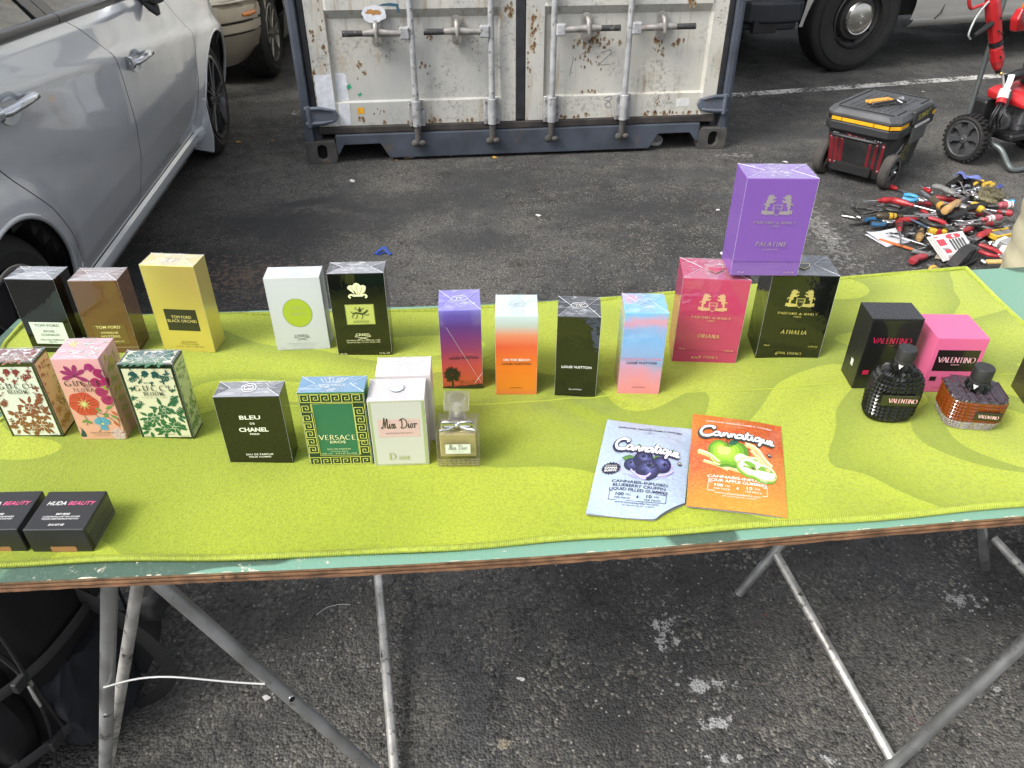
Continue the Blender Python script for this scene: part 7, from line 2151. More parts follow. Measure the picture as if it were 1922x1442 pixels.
def stripe(p0, p1, z0=.315, z1=.332):
    b = MB()
    (x0, y0), (x1, y1) = p0, p1
    t = Vector((x1 - x0, y1 - y0)).normalized(); nx, ny = t.y, -t.x
    b.add([(x0, y0, z0), (x1, y1, z0), (x1, y1, z1), (x0, y0, z1), (x0 + nx * .003, y0 + ny * .003, z0), (x1 + nx * .003, y1 + ny * .003, z0), (x1 + nx * .003, y1 + ny * .003, z1), (x0 + nx * .003, y0 + ny * .003, z1)],
          [(4, 5, 6, 7), (0, 1, 5, 4), (2, 3, 7, 6), (1, 2, 6, 5), (3, 0, 4, 7)])
    b.build('yellow_strip', M_YEL, CH)
for p in (((-.267, .150), (-.267, .098)), ((-.267, .094), (-.267, -.070)), ((-.267, -.074), (-.267, -.149)), ((-.265, -.153), (-.228, -.190)), ((-.226, -.191), (-.13, -.191)), ((.185, -.191), (.226, -.191)), ((.229, -.190), (.265, -.153)), ((.267, -.150), (.267, .15)), ((.22, .191), (-.22, .191))):
    stripe(*p)
loft('lid', [cham(.268, .192, .04, .3355), cham(.270, .194, .042, .350), cham(.255, .178, .05, .374)], M_CHLID, CH, .003)
b = MB()                                                        # raised tread pattern on the lid
for i in range(13):
    for j in range(8):
        x, y = -.175 + .027 * i, -.105 + .030 * j
        a = .7 if (i + j) % 2 else -.7
        b.box((x, y, .3775), (.020, .006, .003), rz=a, taper=.6)
o = b.build('tread_pattern', M_CHLID, CH); o['kind'] = 'stuff'
b = MB()
for q in (((-.225, -.145), (-.225, .145)), ((-.20, .152), (.21, .152)), ((.225, .145), (.225, -.145)), ((.21, -.150), (.10, -.150)), ((-.20, -.150), (-.09, -.150))):
    b.cyl((q[0][0], q[0][1], .3745), (q[1][0], q[1][1], .3745), .0035, n=6)
b.build('lid_groove', M_VOID, CH)
b = MB(); b.box((.03, -.188, .345), (.24, .03, .072)); b.build('latch_cover', M_CHEST, CH, bevel=.008)
b = MB(); b.box((.03, -.196, .255), (.19, .014, .095)); lt = b.build('latch', mat('latch_grey', (0.075, 0.08, 0.075), 0.55), CH, bevel=.006)
b = MB(); b.box((.03, -.2045, .302), (.185, .010, .012)); b.build('latch_bar', mat('latch_bar_pale', (0.42, 0.42, 0.42), 0.5), lt, bevel=.002)
# printed marks
P = Print(lambda x, y, h: (.03 + x, -.2032 - h, y), base=3e-4); yl = (0.45, 0.42, 0.05)
P.text('"LOMOLT', 0, .335, .028, yl, width=.16, bold=.03, shear=.25, slope=.06)
P.build('lettering', CH)
def flank(x, y, h):                                             # tapered -Y flank of the tub
    t = (y - .035) / .227
    return (.005 * (1 - t) + x, -(.150 + .022 * t) - .0008 - h, y)
P = Print(flank, base=6e-4)
rk = random.Random(3)
for k, t in enumerate(('Saw  Drill  /', 'Battery kit /', 'Charger set /', 'Bits  //', 'Blades  /', 'SOCKET /////')):
    P.text(t, .045 - .006 * k, .190 - .020 * k, .010, yl, width=.10 + .01 * k, bold=.02, shear=.3)
P.build('handwritten_list', CH)
P = Print(flank, base=6e-4); P.disc(-.10, .118, .038, .038, (0.55, 0.56, 0.58), 26); P.ring(-.10, .118, .016, .016, .004, (0.12, 0.15, 0.22)); P.disc(-.10, .118, .006, .006, (0.2, 0.24, 0.3), 12); P.text('TOOLS', -.10, .094, .007, (0.2, 0.24, 0.3), width=.03)
P.poly([(-.145, .16), (-.10, .17), (-.05, .19), (-.05, .175), (-.09, .158), (-.13, .150)], (0.40, 0.42, 0.48)); P.poly([(-.08, .186), (-.045, .205), (-.04, .196), (-.07, .18)], (0.45, 0.25, 0.27)); P.build('sticker', CH)
def endface(x, y, h):                                           # tapered -X end with the red straps
    t = (y - .035) / .227
    return (-(.200 + .045 * t) - .0008 - h, -x, y)
dr = (0.16, 0.012, 0.018)
for x in (-.140, -.112, -.084, .070, .104, .138):
    P = Print(endface, base=8e-4); w = .011 if x < 0 else .008
    P.poly([(x * .93 - w, .075), (x * .93 + w, .075), (x + w, .235), (x - w, .235)], dr)
    for y in (.087, .222): P.disc(x * (.93 + .07 * (y > .2)), y, .004, .004, (0.5, 0.5, 0.5), 10)
    P.build('red_strap', CH)
P = Print(endface, base=8e-4)
P.text('TRAXXAS', -.002, .228, .020, (0.42, 0.06, 0.08), width=.12, bold=.05, shear=-.25, slope=-.10)
for x, y in ((-.13, .246), (-.12, .246), (-.108, .246), (-.045, .246), (-.01, .245), (.035, .243), (.09, .244), (.105, .244), (.118, .243)): P.disc(x, y, .004, .0035, (0.5, 0.5, 0.5), 8)
P.build('lettering', CH)
b = MB(); b.box((-.205, 0, .07), (.05, .20, .05)); b.build('axle_housing', M_VOID, CH, bevel=.006)
for sy in (-1, 1):
    c_ = (-.178, sy * .178, .090); Mx = AX((0, sy, 0), c_)
    b = MB(); b.lathe([(.058, -.024), (.080, -.026), (.090, -.018), (.090, .018), (.080, .026), (.058, .024)], 36, 0, Mx, cap=False)
    w = b.build('wheel', M_RUBBER_D, CH, smooth=35)
    b = MB(); b.lathe([(.062, .012), (.055, .016), (.052, .004), (.02, .004)], 30, 0, Mx, cap=False); b.lathe([(.022, .0), (.022, .020), (.012, .026), (0, .027)], 16, 0, Mx)
    b.build('hub', M_CHLID, w, smooth=35)
    for k in range(5):
        q = 2 * pi * k / 5 + .3
        b = MB(); b.tube([Mx @ Vector((.015 * cos(q), .015 * sin(q), .016)), Mx @ Vector((.056 * cos(q), .056 * sin(q), .014))], [.008, .006], 6, flat=.6); b.build('spoke', M_CHLID, w)
    b = MB(); b.sphere(Mx @ Vector((0, 0, .028)), .009, 10, 6); b.build('axle_cap', M_CHROME, w, smooth=60)
b = MB(); b.tube(smooth_path([(-.268, .10, .24), (-.30, .10, .25), (-.30, -.10, .25), (-.268, -.10, .24)], 4), .010, 8); b.build('carry_handle', M_BLACK, CH, smooth=50)
HK = thing('hex_key_set', 'hex key set with orange holder lying on the tool chest lid', 'hex keys', (1.955, 4.135, .3800), radians(22))
b = MB(); b.box((-.02, .03, .010), (.15, .042, .012)); b.build('holder', mat('orange_card', (0.62, 0.30, 0.05), 0.5, vary=(60, .4)), HK, bevel=.002)
for k, (l, r) in enumerate(((.20, .006), (.17, .005), (.15, .004))):
    b = MB(); b.tube(smooth_path([(-.12, -.012 - .012 * k, .010 + .004 * k), (-.12 + l * .9, -.012 - .010 * k, .012 + .004 * k), (-.12 + l, -.008 - .010 * k, .012 + .004 * k), (-.12 + l + .006, -.045 - .008 * k, .010)], 4), r, 6); b.build('hex_key', M_BLACK if k != 1 else M_CHROME, HK, smooth=30)
b = MB(); b.tube([(.075, .0, .012), (.11, .004, .014)], .012, 8); b.build('swivel_head', M_STEEL, HK, smooth=40)

# ------------------------------------------------------------------ pressure washer
PW = thing('pressure_washer', 'red and black petrol pressure washer with black treaded wheels and spray gun', 'pressure washer', (2.566, 4.352, 0), radians(24.5))
M_RED = mat('red_plastic', (0.42, 0.016, 0.020), 0.32, coat=.4)
M_PIPE = mat('grey_green_pipe', (0.13, 0.15, 0.145), 0.4, 0.5)
M_PWB = mat('washer_black', (0.012, 0.012, 0.013), 0.4)
def pw_wheel(x, ax):
    Mx = AX(ax, (x, 0, .130))
    b = MB(); b.lathe([(.098, -.032), (.112, -.036), (.122, -.030), (.122, .030), (.112, .036), (.098, .032)], 44, 0, Mx, cap=False)
    for k in range(30):                                         # tread blocks
        for sd in (-1, 1):
            q = 2 * pi * (k + .5 * (sd > 0)) / 30
            b.box((.1245 * cos(q), .1245 * sin(q), sd * .017), (.014, .013, .026), 0, Mx, rz=q)
    w = b.build('wheel', M_RUBBER, PW, smooth=30)
    b = MB(); b.lathe([(.101, .034), (.095, .036), (.089, .030), (.087, .006), (.02, .006)], 40, 0, Mx, cap=False); b.lathe([(.024, 0), (.024, .030), (.016, .034), (0, .035)], 20, 0, Mx)
    b.build('rim', mat('dark_grey_rim', (0.055, 0.057, 0.06), 0.5), w, smooth=30)
    for k in range(6):
        q = 2 * pi * k / 6 + .25
        T = lambda r, o, z: Mx @ Vector((r * cos(q) - o * sin(q), r * sin(q) + o * cos(q), z))
        b = MB(); vs = [T(.015, -.012, .024), T(.015, .012, .024), T(.06, .009, .028), T(.09, .026, .031), T(.09, -.026, .031), T(.06, -.009, .028)]
        v2 = [T(.015, -.014, .006), T(.015, .014, .006), T(.06, .012, .006), T(.09, .030, .006), T(.09, -.030, .006), T(.06, -.012, .006)]
        b.add(vs + v2, [(0, 1, 2, 5), (5, 2, 3, 4)] + [(i, 6 + i, 6 + (i + 1) % 6, (i + 1) % 6) for i in range(6)]); b.build('spoke', MATS['dark_grey_rim'], w)
    b = MB(); b.sphere(Mx @ Vector((0, 0, .036)), .005, 8, 6); b.build('axle_pin', M_CHROME, w)
pw_wheel(0, (-1, 0, 0)); pw_wheel(.56, (1, 0, 0))
def pipe_part(name, pts, r, m, flat=1.0, n=10, sm=6):
    b = MB(); b.tube(smooth_path(pts, sm), r, n, flat=flat); return b.build(name, m, PW, smooth=60)
pipe_part('frame_pipe', [(.03, .0, .130), (.06, -.06, .128), (.075, -.16, .110), (.085, -.225, .045), (.10, -.26, .018), (.18, -.27, .016), (.38, -.27, .016), (.46, -.26, .018), (.475, -.225, .045), (.485, -.16, .11), (.50, -.06, .128), (.53, 0, .13)], .0155, M_PIPE)
pipe_part('upright', [(.095, .10, .12), (.10, .11, .35), (.105, .12, .60), (.105, .13, .96)], .0145, M_PIPE)
pipe_part('upright', [(.465, .10, .12), (.46, .11, .35), (.455, .12, .60), (.455, .13, .96)], .0145, M_PIPE)
pipe_part('push_handle', [(.105, .13, .95), (.11, .16, 1.02), (.20, .18, 1.04), (.36, .18, 1.04), (.45, .16, 1.02), (.455, .13, .95)], .0150, M_PWB)
b = MB(); b.box((.28, -.03, .165), (.36, .32, .045)); b.box((.28, .07, .24), (.36, .10, .16)); b.build('chassis', M_PWB, PW, bevel=.015)
b = MB(); b.box((.30, -.05, .245), (.22, .20, .13)); b.cyl((.18, -.06, .225), (.14, -.06, .225), .055, n=18); b.build('engine_block', mat('engine_grey', (0.16, 0.16, 0.165), 0.45, 0.4, vary=(40, .5)), PW, bevel=.012)
b = MB(); b.box((.22, -.155, .27), (.12, .02, .09)); b.build('muffler_guard', mat('perforated_guard', (0.22, 0.22, 0.225), 0.5, 0.5, dirt=((0.02, 0.02, 0.02), 260, 0.52, 0.05)), PW, bevel=.006)
b = MB()
for k in range(6): b.box((.30, -.165, .200 + .012 * k), (.14, .015, .005))
b.build('cooling_fins', M_PWB, PW)
loft('cowl', [[(.12, -.20, .315), (.50, -.20, .315), (.50, .05, .330), (.12, .05, .330)], [(.11, -.215, .335), (.51, -.215, .335), (.51, .06, .375), (.11, .06, .375)], [(.15, -.17, .385), (.47, -.17, .385), (.47, .03, .405), (.15, .03, .405)]], M_RED, PW, .012)
b = MB(); b.add([(.17, -.1995, .362), (.46, -.1995, .362), (.46, -.14, .3925), (.25, -.10, .3955)], [(0, 1, 2, 3)]); b.build('white_flash', mat('white_flash', (0.60, 0.61, 0.64), 0.35), PW)
b = MB(); b.lathe([(0, .395), (.05, .396), (.05, .422), (.045, .428), (0, .428)], 24, M=Matrix.Translation((.33, -.03, 0))); b.build('fuel_cap', M_PWB, PW, smooth=40)
pipe_part('air_hose', [(.13, -.02, .44), (.20, -.05, .47), (.34, -.06, .455), (.50, -.02, .44)], .028, M_PWB)
loft('control_panel', [[(.19, .06, .66), (.48, .06, .66), (.48, .10, .66), (.19, .10, .66)], [(.17, .055, .72), (.50, .055, .72), (.50, .105, .72), (.17, .105, .72)], [(.19, .06, .775), (.48, .06, .775), (.48, .10, .775), (.19, .10, .775)]], M_RED, PW, .008)
P = Print(lambda x, y, h: (.335 + x, .0545 - h - .0005, y), base=6e-4); P.text('CRAFTSMAN', 0, .708, .024, (0.75, 0.75, 0.75), width=.25, bold=.04); P.build('lettering', PW)
b = MB(); b.cyl((.225, .08, .775), (.225, .08, .80), .016, n=14); b.build('throttle_knob', mat('orange_knob', (0.60, 0.20, 0.04), 0.4), PW, smooth=40)
# spray gun clipped to the left upright
b = MB()
G0, G1 = Vector((-.095, .06, .86)), Vector((.085, .015, .49))
gd = (G1 - G0)
P5 = [(0, .028), (.10, .034), (.25, .036), (.45, .032), (.60, .030), (.615, .026)]
b.tube([G0 + gd * t for t, r in P5], [r for t, r in P5], 8, flat=1.15)
gb = b.build('gun_body', M_RED, PW, bevel=.003)
b = MB(); P6 = [(.66, .026), (.70, .032), (.86, .034), (.97, .024), (1.0, .018)]
b.tube([G0 + gd * t for t, r in P6], [r for t, r in P6], 8, flat=1.1); b.build('gun_grip', M_RED, PW, bevel=.003)
b = MB(); b.tube([G0 + gd * .615, G0 + gd * .665], [.034, .034], 12); b.build('gun_clip', M_PWB, PW)
b = MB(); b.tube([G0 + gd * 1.0, G0 + gd * 1.05], [.016, .013], 10); b.build('gun_coupling', M_PWB, PW)
b = MB(); b.sphere(G0 + gd * 1.06 + Vector((.008, -.012, 0)), .011, 10, 8); b.build('brass_fitting', mat('brass', (0.60, 0.42, 0.16), 0.3, 0.9), PW, smooth=60)
for t, ox in ((.30, .010), (.45, -.012), (.50, .014), (.80, -.012), (.72, .012)):
    q = G0 + gd * t; b = MB(); b.sphere(q + Vector((ox * .9, -.034, ox * .3)), .006, 8, 6); b.build('screw_hole', M_VOID, PW)
b = MB(); b.tube(smooth_path([G0 + gd * .10 + Vector((-.02, 0, 0)), G0 + gd * .14 + Vector((-.10, .01, .00)), G0 + gd * .16 + Vector((-.155, .01, .005)), G0 + gd * .05 + Vector((-.165, .01, .03)), G0 + gd * -.05 + Vector((-.12, .01, .06))], 4), .009, 8); b.build('trigger_guard', M_RED, PW, smooth=50)
b = MB(); b.tube([G0 + gd * .36 + Vector((-.03, -.01, 0)), G0 + gd * .42 + Vector((-.09, -.01, -.005)), G0 + gd * .47 + Vector((-.16, -.01, -.01))], [.016, .014, .010], 10); b.build('wand_stub', M_PWB, PW, smooth=50)
pipe_part('thin_hose', [(-.19, .03, .66), (-.215, .03, .69), (-.18, .04, .77), (-.10, .05, .84), (-.02, .05, .87)], .005, mat('pale_hose', (0.35, 0.36, 0.36), 0.4), n=8)
for k, (cx, cz, rx, rz) in enumerate(((.25, .86, .135, .20), (.265, .845, .155, .215), (.235, .88, .12, .19))):
    pipe_part('coiled_hose', [(cx + rx * cos(a), .01 - .02 * k + .01 * sin(a), cz + rz * sin(a)) for a in [2 * pi * i / 20 + 2.2 for i in range(20)]], .0095, mat('grey_hose', (0.13, 0.14, 0.15), 0.4), n=8, sm=2)
b = MB(); b.cyl((.115, -.010, .455), (.180, -.085, .185), .006, n=10); b.build('spray_lance', mat('white_lance', (0.62, 0.62, 0.60), 0.3, 0.4), PW, smooth=60)
b = MB(); b.cyl((.180, -.085, .185), (.184, -.089, .168), .014, n=8); b.build('lance_nozzle', MATS['brass'], PW)
# bundled black cord with a white tie
b = MB(); rc_ = random.Random(2)
for k in range(9):
    ox, oy = rc_.gauss(0, .016), rc_.gauss(0, .012)
    b.tube(smooth_path([(.055 + ox, -.09 + oy, .41), (.015 + ox, -.12 + oy, .35), (-.025 + ox, -.13 + oy, .29), (.005 + ox * 1.5, -.12 + oy, .22), (.05 + ox, -.09 + oy, .235), (.055 + ox, -.085 + oy, .33), (.065 + ox, -.085 + oy, .41)], 4), .0045, 6)
b.build('cord_bundle', M_PWB, PW, smooth=60)
b = MB(); b.cyl((.028, -.108, .365), (.055, -.090, .405), .030, n=14); b.build('white_tie', mat('white_tie', (0.60, 0.60, 0.60), 0.5), PW, smooth=50)
b = MB(); b.cyl((.010, -.118, .345), (.027, -.108, .365), .026, n=14); b.build('red_tie', M_RED, PW, smooth=50)
pipe_part('paper_tag', [(.055, -.09, .40), (.085, -.075, .45), (.105, -.06, .475)], .016, mat('tag_white', (0.58, 0.56, 0.55), 0.6), flat=.15)

# ------------------------------------------------------------------ heap of hand tools on the ground
HC = {'red': (0.30, 0.018, 0.022), 'darkred': (0.17, 0.012, 0.016), 'dark': (0.022, 0.021, 0.020), 'skyblue': (0.05, 0.27, 0.48), 'steel': (0.42, 0.41, 0.39), 'amberdark': (0.045, 0.035, 0.018),
      'yellow': (0.52, 0.33, 0.03), 'blue': (0.02, 0.085, 0.17), 'redblack': (0.27, 0.020, 0.024), 'orange': (0.55, 0.13, 0.03), 'redgrey': (0.30, 0.03, 0.04), 'grey': (0.16, 0.16, 0.155), 'amberblack': (0.30, 0.18, 0.07),
      'amber': (0.48, 0.27, 0.05), 'black': (0.013, 0.013, 0.013), 'redlong': (0.30, 0.02, 0.03), 'bluegrey': (0.055, 0.085, 0.13), 'wood': (0.085, 0.065, 0.042), 'lightwood': (0.46, 0.28, 0.11), 'greyred': (0.085, 0.075, 0.07),
      'redwhite': (0.33, 0.07, 0.09), 'tan': (0.55, 0.36, 0.13), 'blueyellow': (0.04, 0.06, 0.25), 'mossy': (0.13, 0.115, 0.065), 'white': (0.60, 0.60, 0.57)}
def hmat(c):
    return mat('tool_' + c, HC[c], .42, vary=(30, .25), dirt=((0.05, 0.045, 0.04), 40, .60, .15)) if c != 'steel' else M_STEEL
def second(c): return {'redblack': 'dark', 'redgrey': 'grey', 'amberblack': 'dark', 'greyred': 'red', 'redwhite': 'white', 'blueyellow': 'yellow', 'redlong': 'dark', 'amberdark': 'yellow', 'wood': 'amber'}.get(c, c)
TOOLS = [
    ('screwdriver', (1.749, 3.664), (1.906, 3.685), 0.03, 'red', 'dark', 'long screwdriver with red grip at the far left of the tool heap'),
    ('screwdriver', (1.999, 3.442), (1.851, 3.586), 0.07, 'red', 'darkred', 'thick red-handled screwdriver pointing right across the tool heap'),
    ('pliers', (2.036, 3.605), (1.939, 3.654), 0.06, 'skyblue', 'steel', 'pliers with sky blue grips near the top of the tool heap'),
    ('pliers', (1.770, 3.585), (1.864, 3.515), 0.05, 'dark', 'dark', 'black pruning pliers lying left in the tool heap'),
    ('chisel', (1.610, 3.567), (1.674, 3.477), 0.02, 'dark', 'steel', 'dark metal punch pointing out left of the tool heap'),
    ('chisel', (1.604, 3.534), (1.671, 3.501), 0.01, 'steel', 'steel', 'bare steel punch beside the dark one, left of the tool heap'),
    ('screwdriver', (2.008, 3.427), (1.722, 3.436), 0.05, 'amberdark', 'yellow', 'screwdriver with dark amber handle and long shaft in the middle of the tool heap'),
    ('pliers', (1.812, 3.421), (1.681, 3.409), 0.03, 'blue', 'steel', 'pliers with dark blue grips at the left of the tool heap'),
    ('chisel', (1.598, 3.418), (1.705, 3.451), 0.012, 'dark', 'dark', 'thin black rod beneath the blue-gripped pliers'),
    ('screwdriver', (1.732, 3.164), (1.830, 3.421), 0.03, 'redblack', 'red', 'stubby red and black screwdriver resting on the white paper'),
    ('wrench', (1.741, 3.302), (1.854, 3.175), 0.02, 'steel', 'steel', 'combination wrench lying beside the white paper'),
    ('pencil', (1.798, 3.134), (1.676, 3.257), 0.012, 'orange', 'orange', 'flat orange pencil lying in front of the white paper'),
    ('knife', (1.848, 3.100), (1.709, 3.003), 0.02, 'redgrey', 'grey', 'red and grey utility knife nearest the table'),
    ('screwdriver', (1.961, 3.447), (1.832, 3.209), 0.03, 'amberblack', 'amber', 'amber and black fat-handled screwdriver pointing at the table'),
    ('screwdriver', (1.881, 3.365), (1.804, 3.275), 0.02, 'dark', 'dark', 'black fat-handled screwdriver beside the amber one'),
    ('tape', (1.920, 3.314), (1.995, 3.297), 0.02, 'yellow', 'black', 'yellow and black measuring tape in the tool heap'),
    ('pliers', (2.013, 3.245), (1.925, 3.374), 0.06, 'redlong', 'dark', 'long pliers with one red and one black grip'),
    ('chisel', (1.877, 3.424), (1.933, 3.296), 0.04, 'bluegrey', 'steel', 'blue-grey metal bar beside the long red pliers'),
    ('chisel', (2.019, 3.653), (2.027, 3.438), 0.09, 'wood', 'steel', 'chisel with dark wooden handle and ochre end cap'),
    ('chisel', (2.222, 3.585), (2.000, 3.372), 0.1, 'lightwood', 'steel', 'rasp with pale wooden handle pointing up and right'),
    ('knife', (2.204, 3.580), (2.121, 3.741), 0.08, 'grey', 'grey', 'grey caulking blade with translucent handle at the back of the heap'),
    ('clamp', (2.026, 3.412), (2.211, 3.509), 0.06, 'black', 'black', 'black plastic spring clamp in the middle of the tool heap'),
    ('screwdriver', (2.046, 3.328), (2.277, 3.362), 0.05, 'greyred', 'steel', 'grey and red screwdriver with its shaft pointing left'),
    ('screwdriver', (2.067, 3.318), (2.274, 3.370), 0.07, 'redwhite', 'steel', 'clear and red screwdriver lying over the grey one'),
    ('knife', (2.078, 3.209), (2.195, 3.297), 0.03, 'redblack', 'dark', 'stubby red and black knife right of the printed card'),
    ('pliers', (2.148, 2.977), (2.056, 3.145), 0.03, 'red', 'steel', 'snips with bright red grips right of the printed card'),
    ('brush', (2.007, 2.962), (2.167, 2.967), 0.02, 'tan', 'dark', 'wire brush with pale wooden back next to the table edge'),
    ('pliers', (2.341, 3.758), (2.470, 3.872), 0.05, 'yellow', 'steel', 'pliers with yellow grips at the back of the heap'),
    ('pliers', (2.382, 3.758), (2.500, 3.850), 0.05, 'blueyellow', 'steel', 'pliers with blue and yellow grips at the back right of the heap'),
    ('block', (2.339, 3.704), (2.415, 3.637), 0.05, 'mossy', 'mossy', 'mossy brown wire-wheel block at the back right of the heap'),
    ('screwdriver', (2.248, 3.497), (2.364, 3.436), 0.06, 'redblack', 'red', 'red and black screwdriver half under the jacket sleeve'),
    ('chisel', (2.224, 3.370), (2.198, 3.497), 0.08, 'yellow', 'steel', 'long yellow-handled scraper in the middle right of the heap'),
    ('plane', (1.843, 2.947), (2.000, 3.060), 0.03, 'black', 'dark', 'black iron try plane leaning by the table edge'),
    ('level', (2.175, 3.252), (2.301, 3.297), 0.03, 'yellow', 'grey', 'yellow framed box level right of the heap'),
    ('screwdriver', (2.126, 3.319), (2.074, 3.365), 0.02, 'red', 'red', 'small red screwdriver between the long pliers and the knife'),
    ('wrench', (2.209, 3.720), (2.312, 3.775), 0.07, 'steel', 'steel', 'open-end wrench beside the black tray'),
    ('wrench', (2.295, 3.818), (2.247, 3.666), 0.075, 'steel', 'steel', 'small steel spanner standing in the black tray'),
    ('wrench', (2.190, 3.685), (2.340, 3.746), 0.065, 'steel', 'steel', 'long steel spanner across the black tray'),
    ('chisel', (2.312, 3.559), (2.435, 3.572), 0.05, 'redwhite', 'steel', 'white and red marker right of the heap'),
    ('screwdriver', (2.420, 3.637), (2.467, 3.604), 0.05, 'skyblue', 'steel', 'blue-handled screwdriver at the back right of the heap'),
    ('screwdriver', (2.077, 3.813), (2.101, 3.718), 0.06, 'red', 'wood', 'small red file handle at the back left of the heap'),
    ('wrench', (1.886, 3.394), (1.971, 3.394), 0.075, 'steel', 'steel', 'notched steel ratchet in the middle of the heap'),
    ('chisel', (1.717, 3.407), (1.793, 3.409), 0.012, 'dark', 'dark', 'thin black rod lying flat below the blue pliers'),
    ('chisel', (1.789, 3.002), (1.787, 2.930), 0.01, 'wood', 'wood', 'short brown stick lying near the table edge'),
    ('knife', (2.136, 3.145), (2.227, 3.209), 0.03, 'white', 'white', 'white plastic clip right of the red snips'),
    ('knife', (2.114, 3.044), (2.178, 3.125), 0.03, 'white', 'white', 'second white plastic clip beside the red snips'),
]
CATS = {'tape': 'tape measure', 'block': 'wire block', 'level': 'level', 'plane': 'plane', 'brush': 'brush', 'clamp': 'clamp', 'knife': 'knife', 'chisel': 'hand tool'}
def make_tool(kind, A, B_, z, c1, c2, label, group='hand tools heaped on the asphalt'):
    A, B_ = Vector(A), Vector(B_)
    L_ = (B_ - A).length; ang = atan2((B_ - A).y, (B_ - A).x)
    t = thing({'tape': 'measuring_tape', 'block': 'wire_block', 'level': 'box_level', 'plane': 'try_plane', 'brush': 'wire_brush', 'clamp': 'spring_clamp', 'knife': 'knife', 'chisel': 'chisel', 'pencil': 'pencil'}.get(kind, kind), label, CATS.get(kind, kind), (A.x, A.y, z), ang, group)
    m1, m2 = hmat(c1), hmat(second(c1))
    if kind == 'screwdriver':
        hl = min(.125, L_ * .52); r = .0165 if L_ > .12 else .012
        b = MB(); b.cyl((0, 0, 0), (L_ - hl, 0, 0), .0045, n=8); b.box((.004, 0, 0), (.010, .010, .003)); b.build('shaft', M_STEEL, t, smooth=50)
        P = [(L_ - hl, .35), (L_ - hl * .95, .62), (L_ - hl * .82, .50), (L_ - hl * .62, .92), (L_ - hl * .3, 1.0), (L_ - hl * .08, .95), (L_, .55)]
        b = MB(); b.tube([(x, 0, 0) for x, k in P], [r * k for x, k in P], 10); hd = b.build('handle', m1, t, smooth=35)
        b = MB(); b.tube([(L_ - hl * .72, 0, 0), (L_ - hl * .45, 0, 0)], [r * .83, r * 1.03], 10); b.build('grip_band', m2, hd, smooth=35)
    elif kind == 'pliers':
        j = L_ * .32
        for sg in (-1, 1):
            b = MB(); b.tube(smooth_path([(0, sg * .004, 0), (j * .5, sg * .011, 0), (j, sg * .006, 0), (j * 1.25, -sg * .010, 0)], 4), [.004] * 4 + [.009] * 5 + [.008] * 4, 8, flat=.7); b.build('jaw', M_STEEL if c2 == 'steel' else hmat('dark'), t, smooth=45)
            b = MB(); P = smooth_path([(j * 1.2, sg * .010, 0), (j * 1.7, sg * .030, 0), (L_ * .75, sg * .034, 0), (L_, sg * .026, 0)], 5)
            b.tube(P, [.006 + .006 * min(1, 3 * i / len(P)) for i in range(len(P))], 10, flat=.8); b.build('grip', m1 if sg < 0 else m2, t, smooth=50)
        b = MB(); b.cyl((j, 0, -.008), (j, 0, .009), .010, n=12); b.build('pivot', M_STEEL, t, smooth=40)
    elif kind == 'wrench':
        b = MB(); b.tube([(.012, 0, 0), (L_ - .012, 0, 0)], [.006, .0055], 8, flat=.5); b.build('shank', M_CHROME, t, smooth=50)
        b = MB(); b.tube([(L_ + .008 * cos(a) * 1.2, .011 * sin(a), 0) for a in [2 * pi * i / 12 for i in range(12)]], .0038, 6, closed=True); b.build('ring_end', M_CHROME, t, smooth=50)
        b = MB(); b.prism([(.016, -.006), (.010, -.013), (-.008, -.011), (-.010, -.006), (.002, -.005), (.002, .005), (-.010, .006), (-.008, .011), (.010, .013), (.016, .006)], -.003, .003); b.build('open_end', M_CHROME, t)
    elif kind == 'chisel':
        hl = L_ * .55
        if c1 in ('wood', 'lightwood', 'yellow', 'redwhite'):
            b = MB(); b.box(((L_ - hl) / 2, 0, 0), (L_ - hl, .016, .004)); b.build('blade', M_STEEL, t)
            P = [(L_ - hl, .5), (L_ - hl * .9, .9), (L_ - hl * .5, 1.0), (L_ - hl * .15, 1.05), (L_, .8)]
            b = MB(); b.tube([(x, 0, 0) for x, k in P], [.018 * k for x, k in P], 12); hd = b.build('handle', m1, t, smooth=40)
            b = MB(); b.tube([(L_ - .03, 0, 0), (L_ - .002, 0, 0)], [.0195, .018], 12); b.build('end_cap', m2, hd, smooth=40)
        else:
            b = MB(); b.tube([(0, 0, 0), (L_ * .4, 0, 0), (L_, 0, 0)], [.004, .006, .007], 8); b.build('rod', m1, t, smooth=50)
            b = MB(); b.tube([(L_ * .80, 0, 0), (L_, 0, 0)], [.0085, .0085], 8); b.build('head', hmat(c2), t, smooth=50)
    elif kind == 'pencil':
        b = MB(); b.box((L_ * .55, 0, 0), (L_ * .9, .013, .008)); b.build('shaft', m1, t, bevel=.002)
        b = MB(); b.tube([(0, 0, 0), (L_ * .1, 0, 0)], [.001, .006], 8, flat=.6); b.build('tip', hmat('lightwood'), t)
    elif kind == 'knife':
        b = MB(); b.prism([(0, -.012), (L_ * .38, -.014), (L_ * .38, .012), (L_ * .06, .012)], -.0015, .0015); b.build('blade', M_STEEL if c1 != 'white' else m1, t)
        b = MB(); b.tube(smooth_path([(L_ * .32, 0, 0), (L_ * .5, .003, .004), (L_ * .75, -.002, .006), (L_, .006, .002)], 4), [.010, .014, .016, .017, .018, .018, .018, .017, .018, .019, .020, .018, .014], 10, flat=.75); hd = b.build('handle', m1, t, smooth=45)
        b = MB(); b.tube([(L_ * .45, 0, .010), (L_ * .7, 0, .013)], [.008, .010], 8, flat=.6); b.build('inlay', m2, hd, smooth=45)
    elif kind == 'tape':
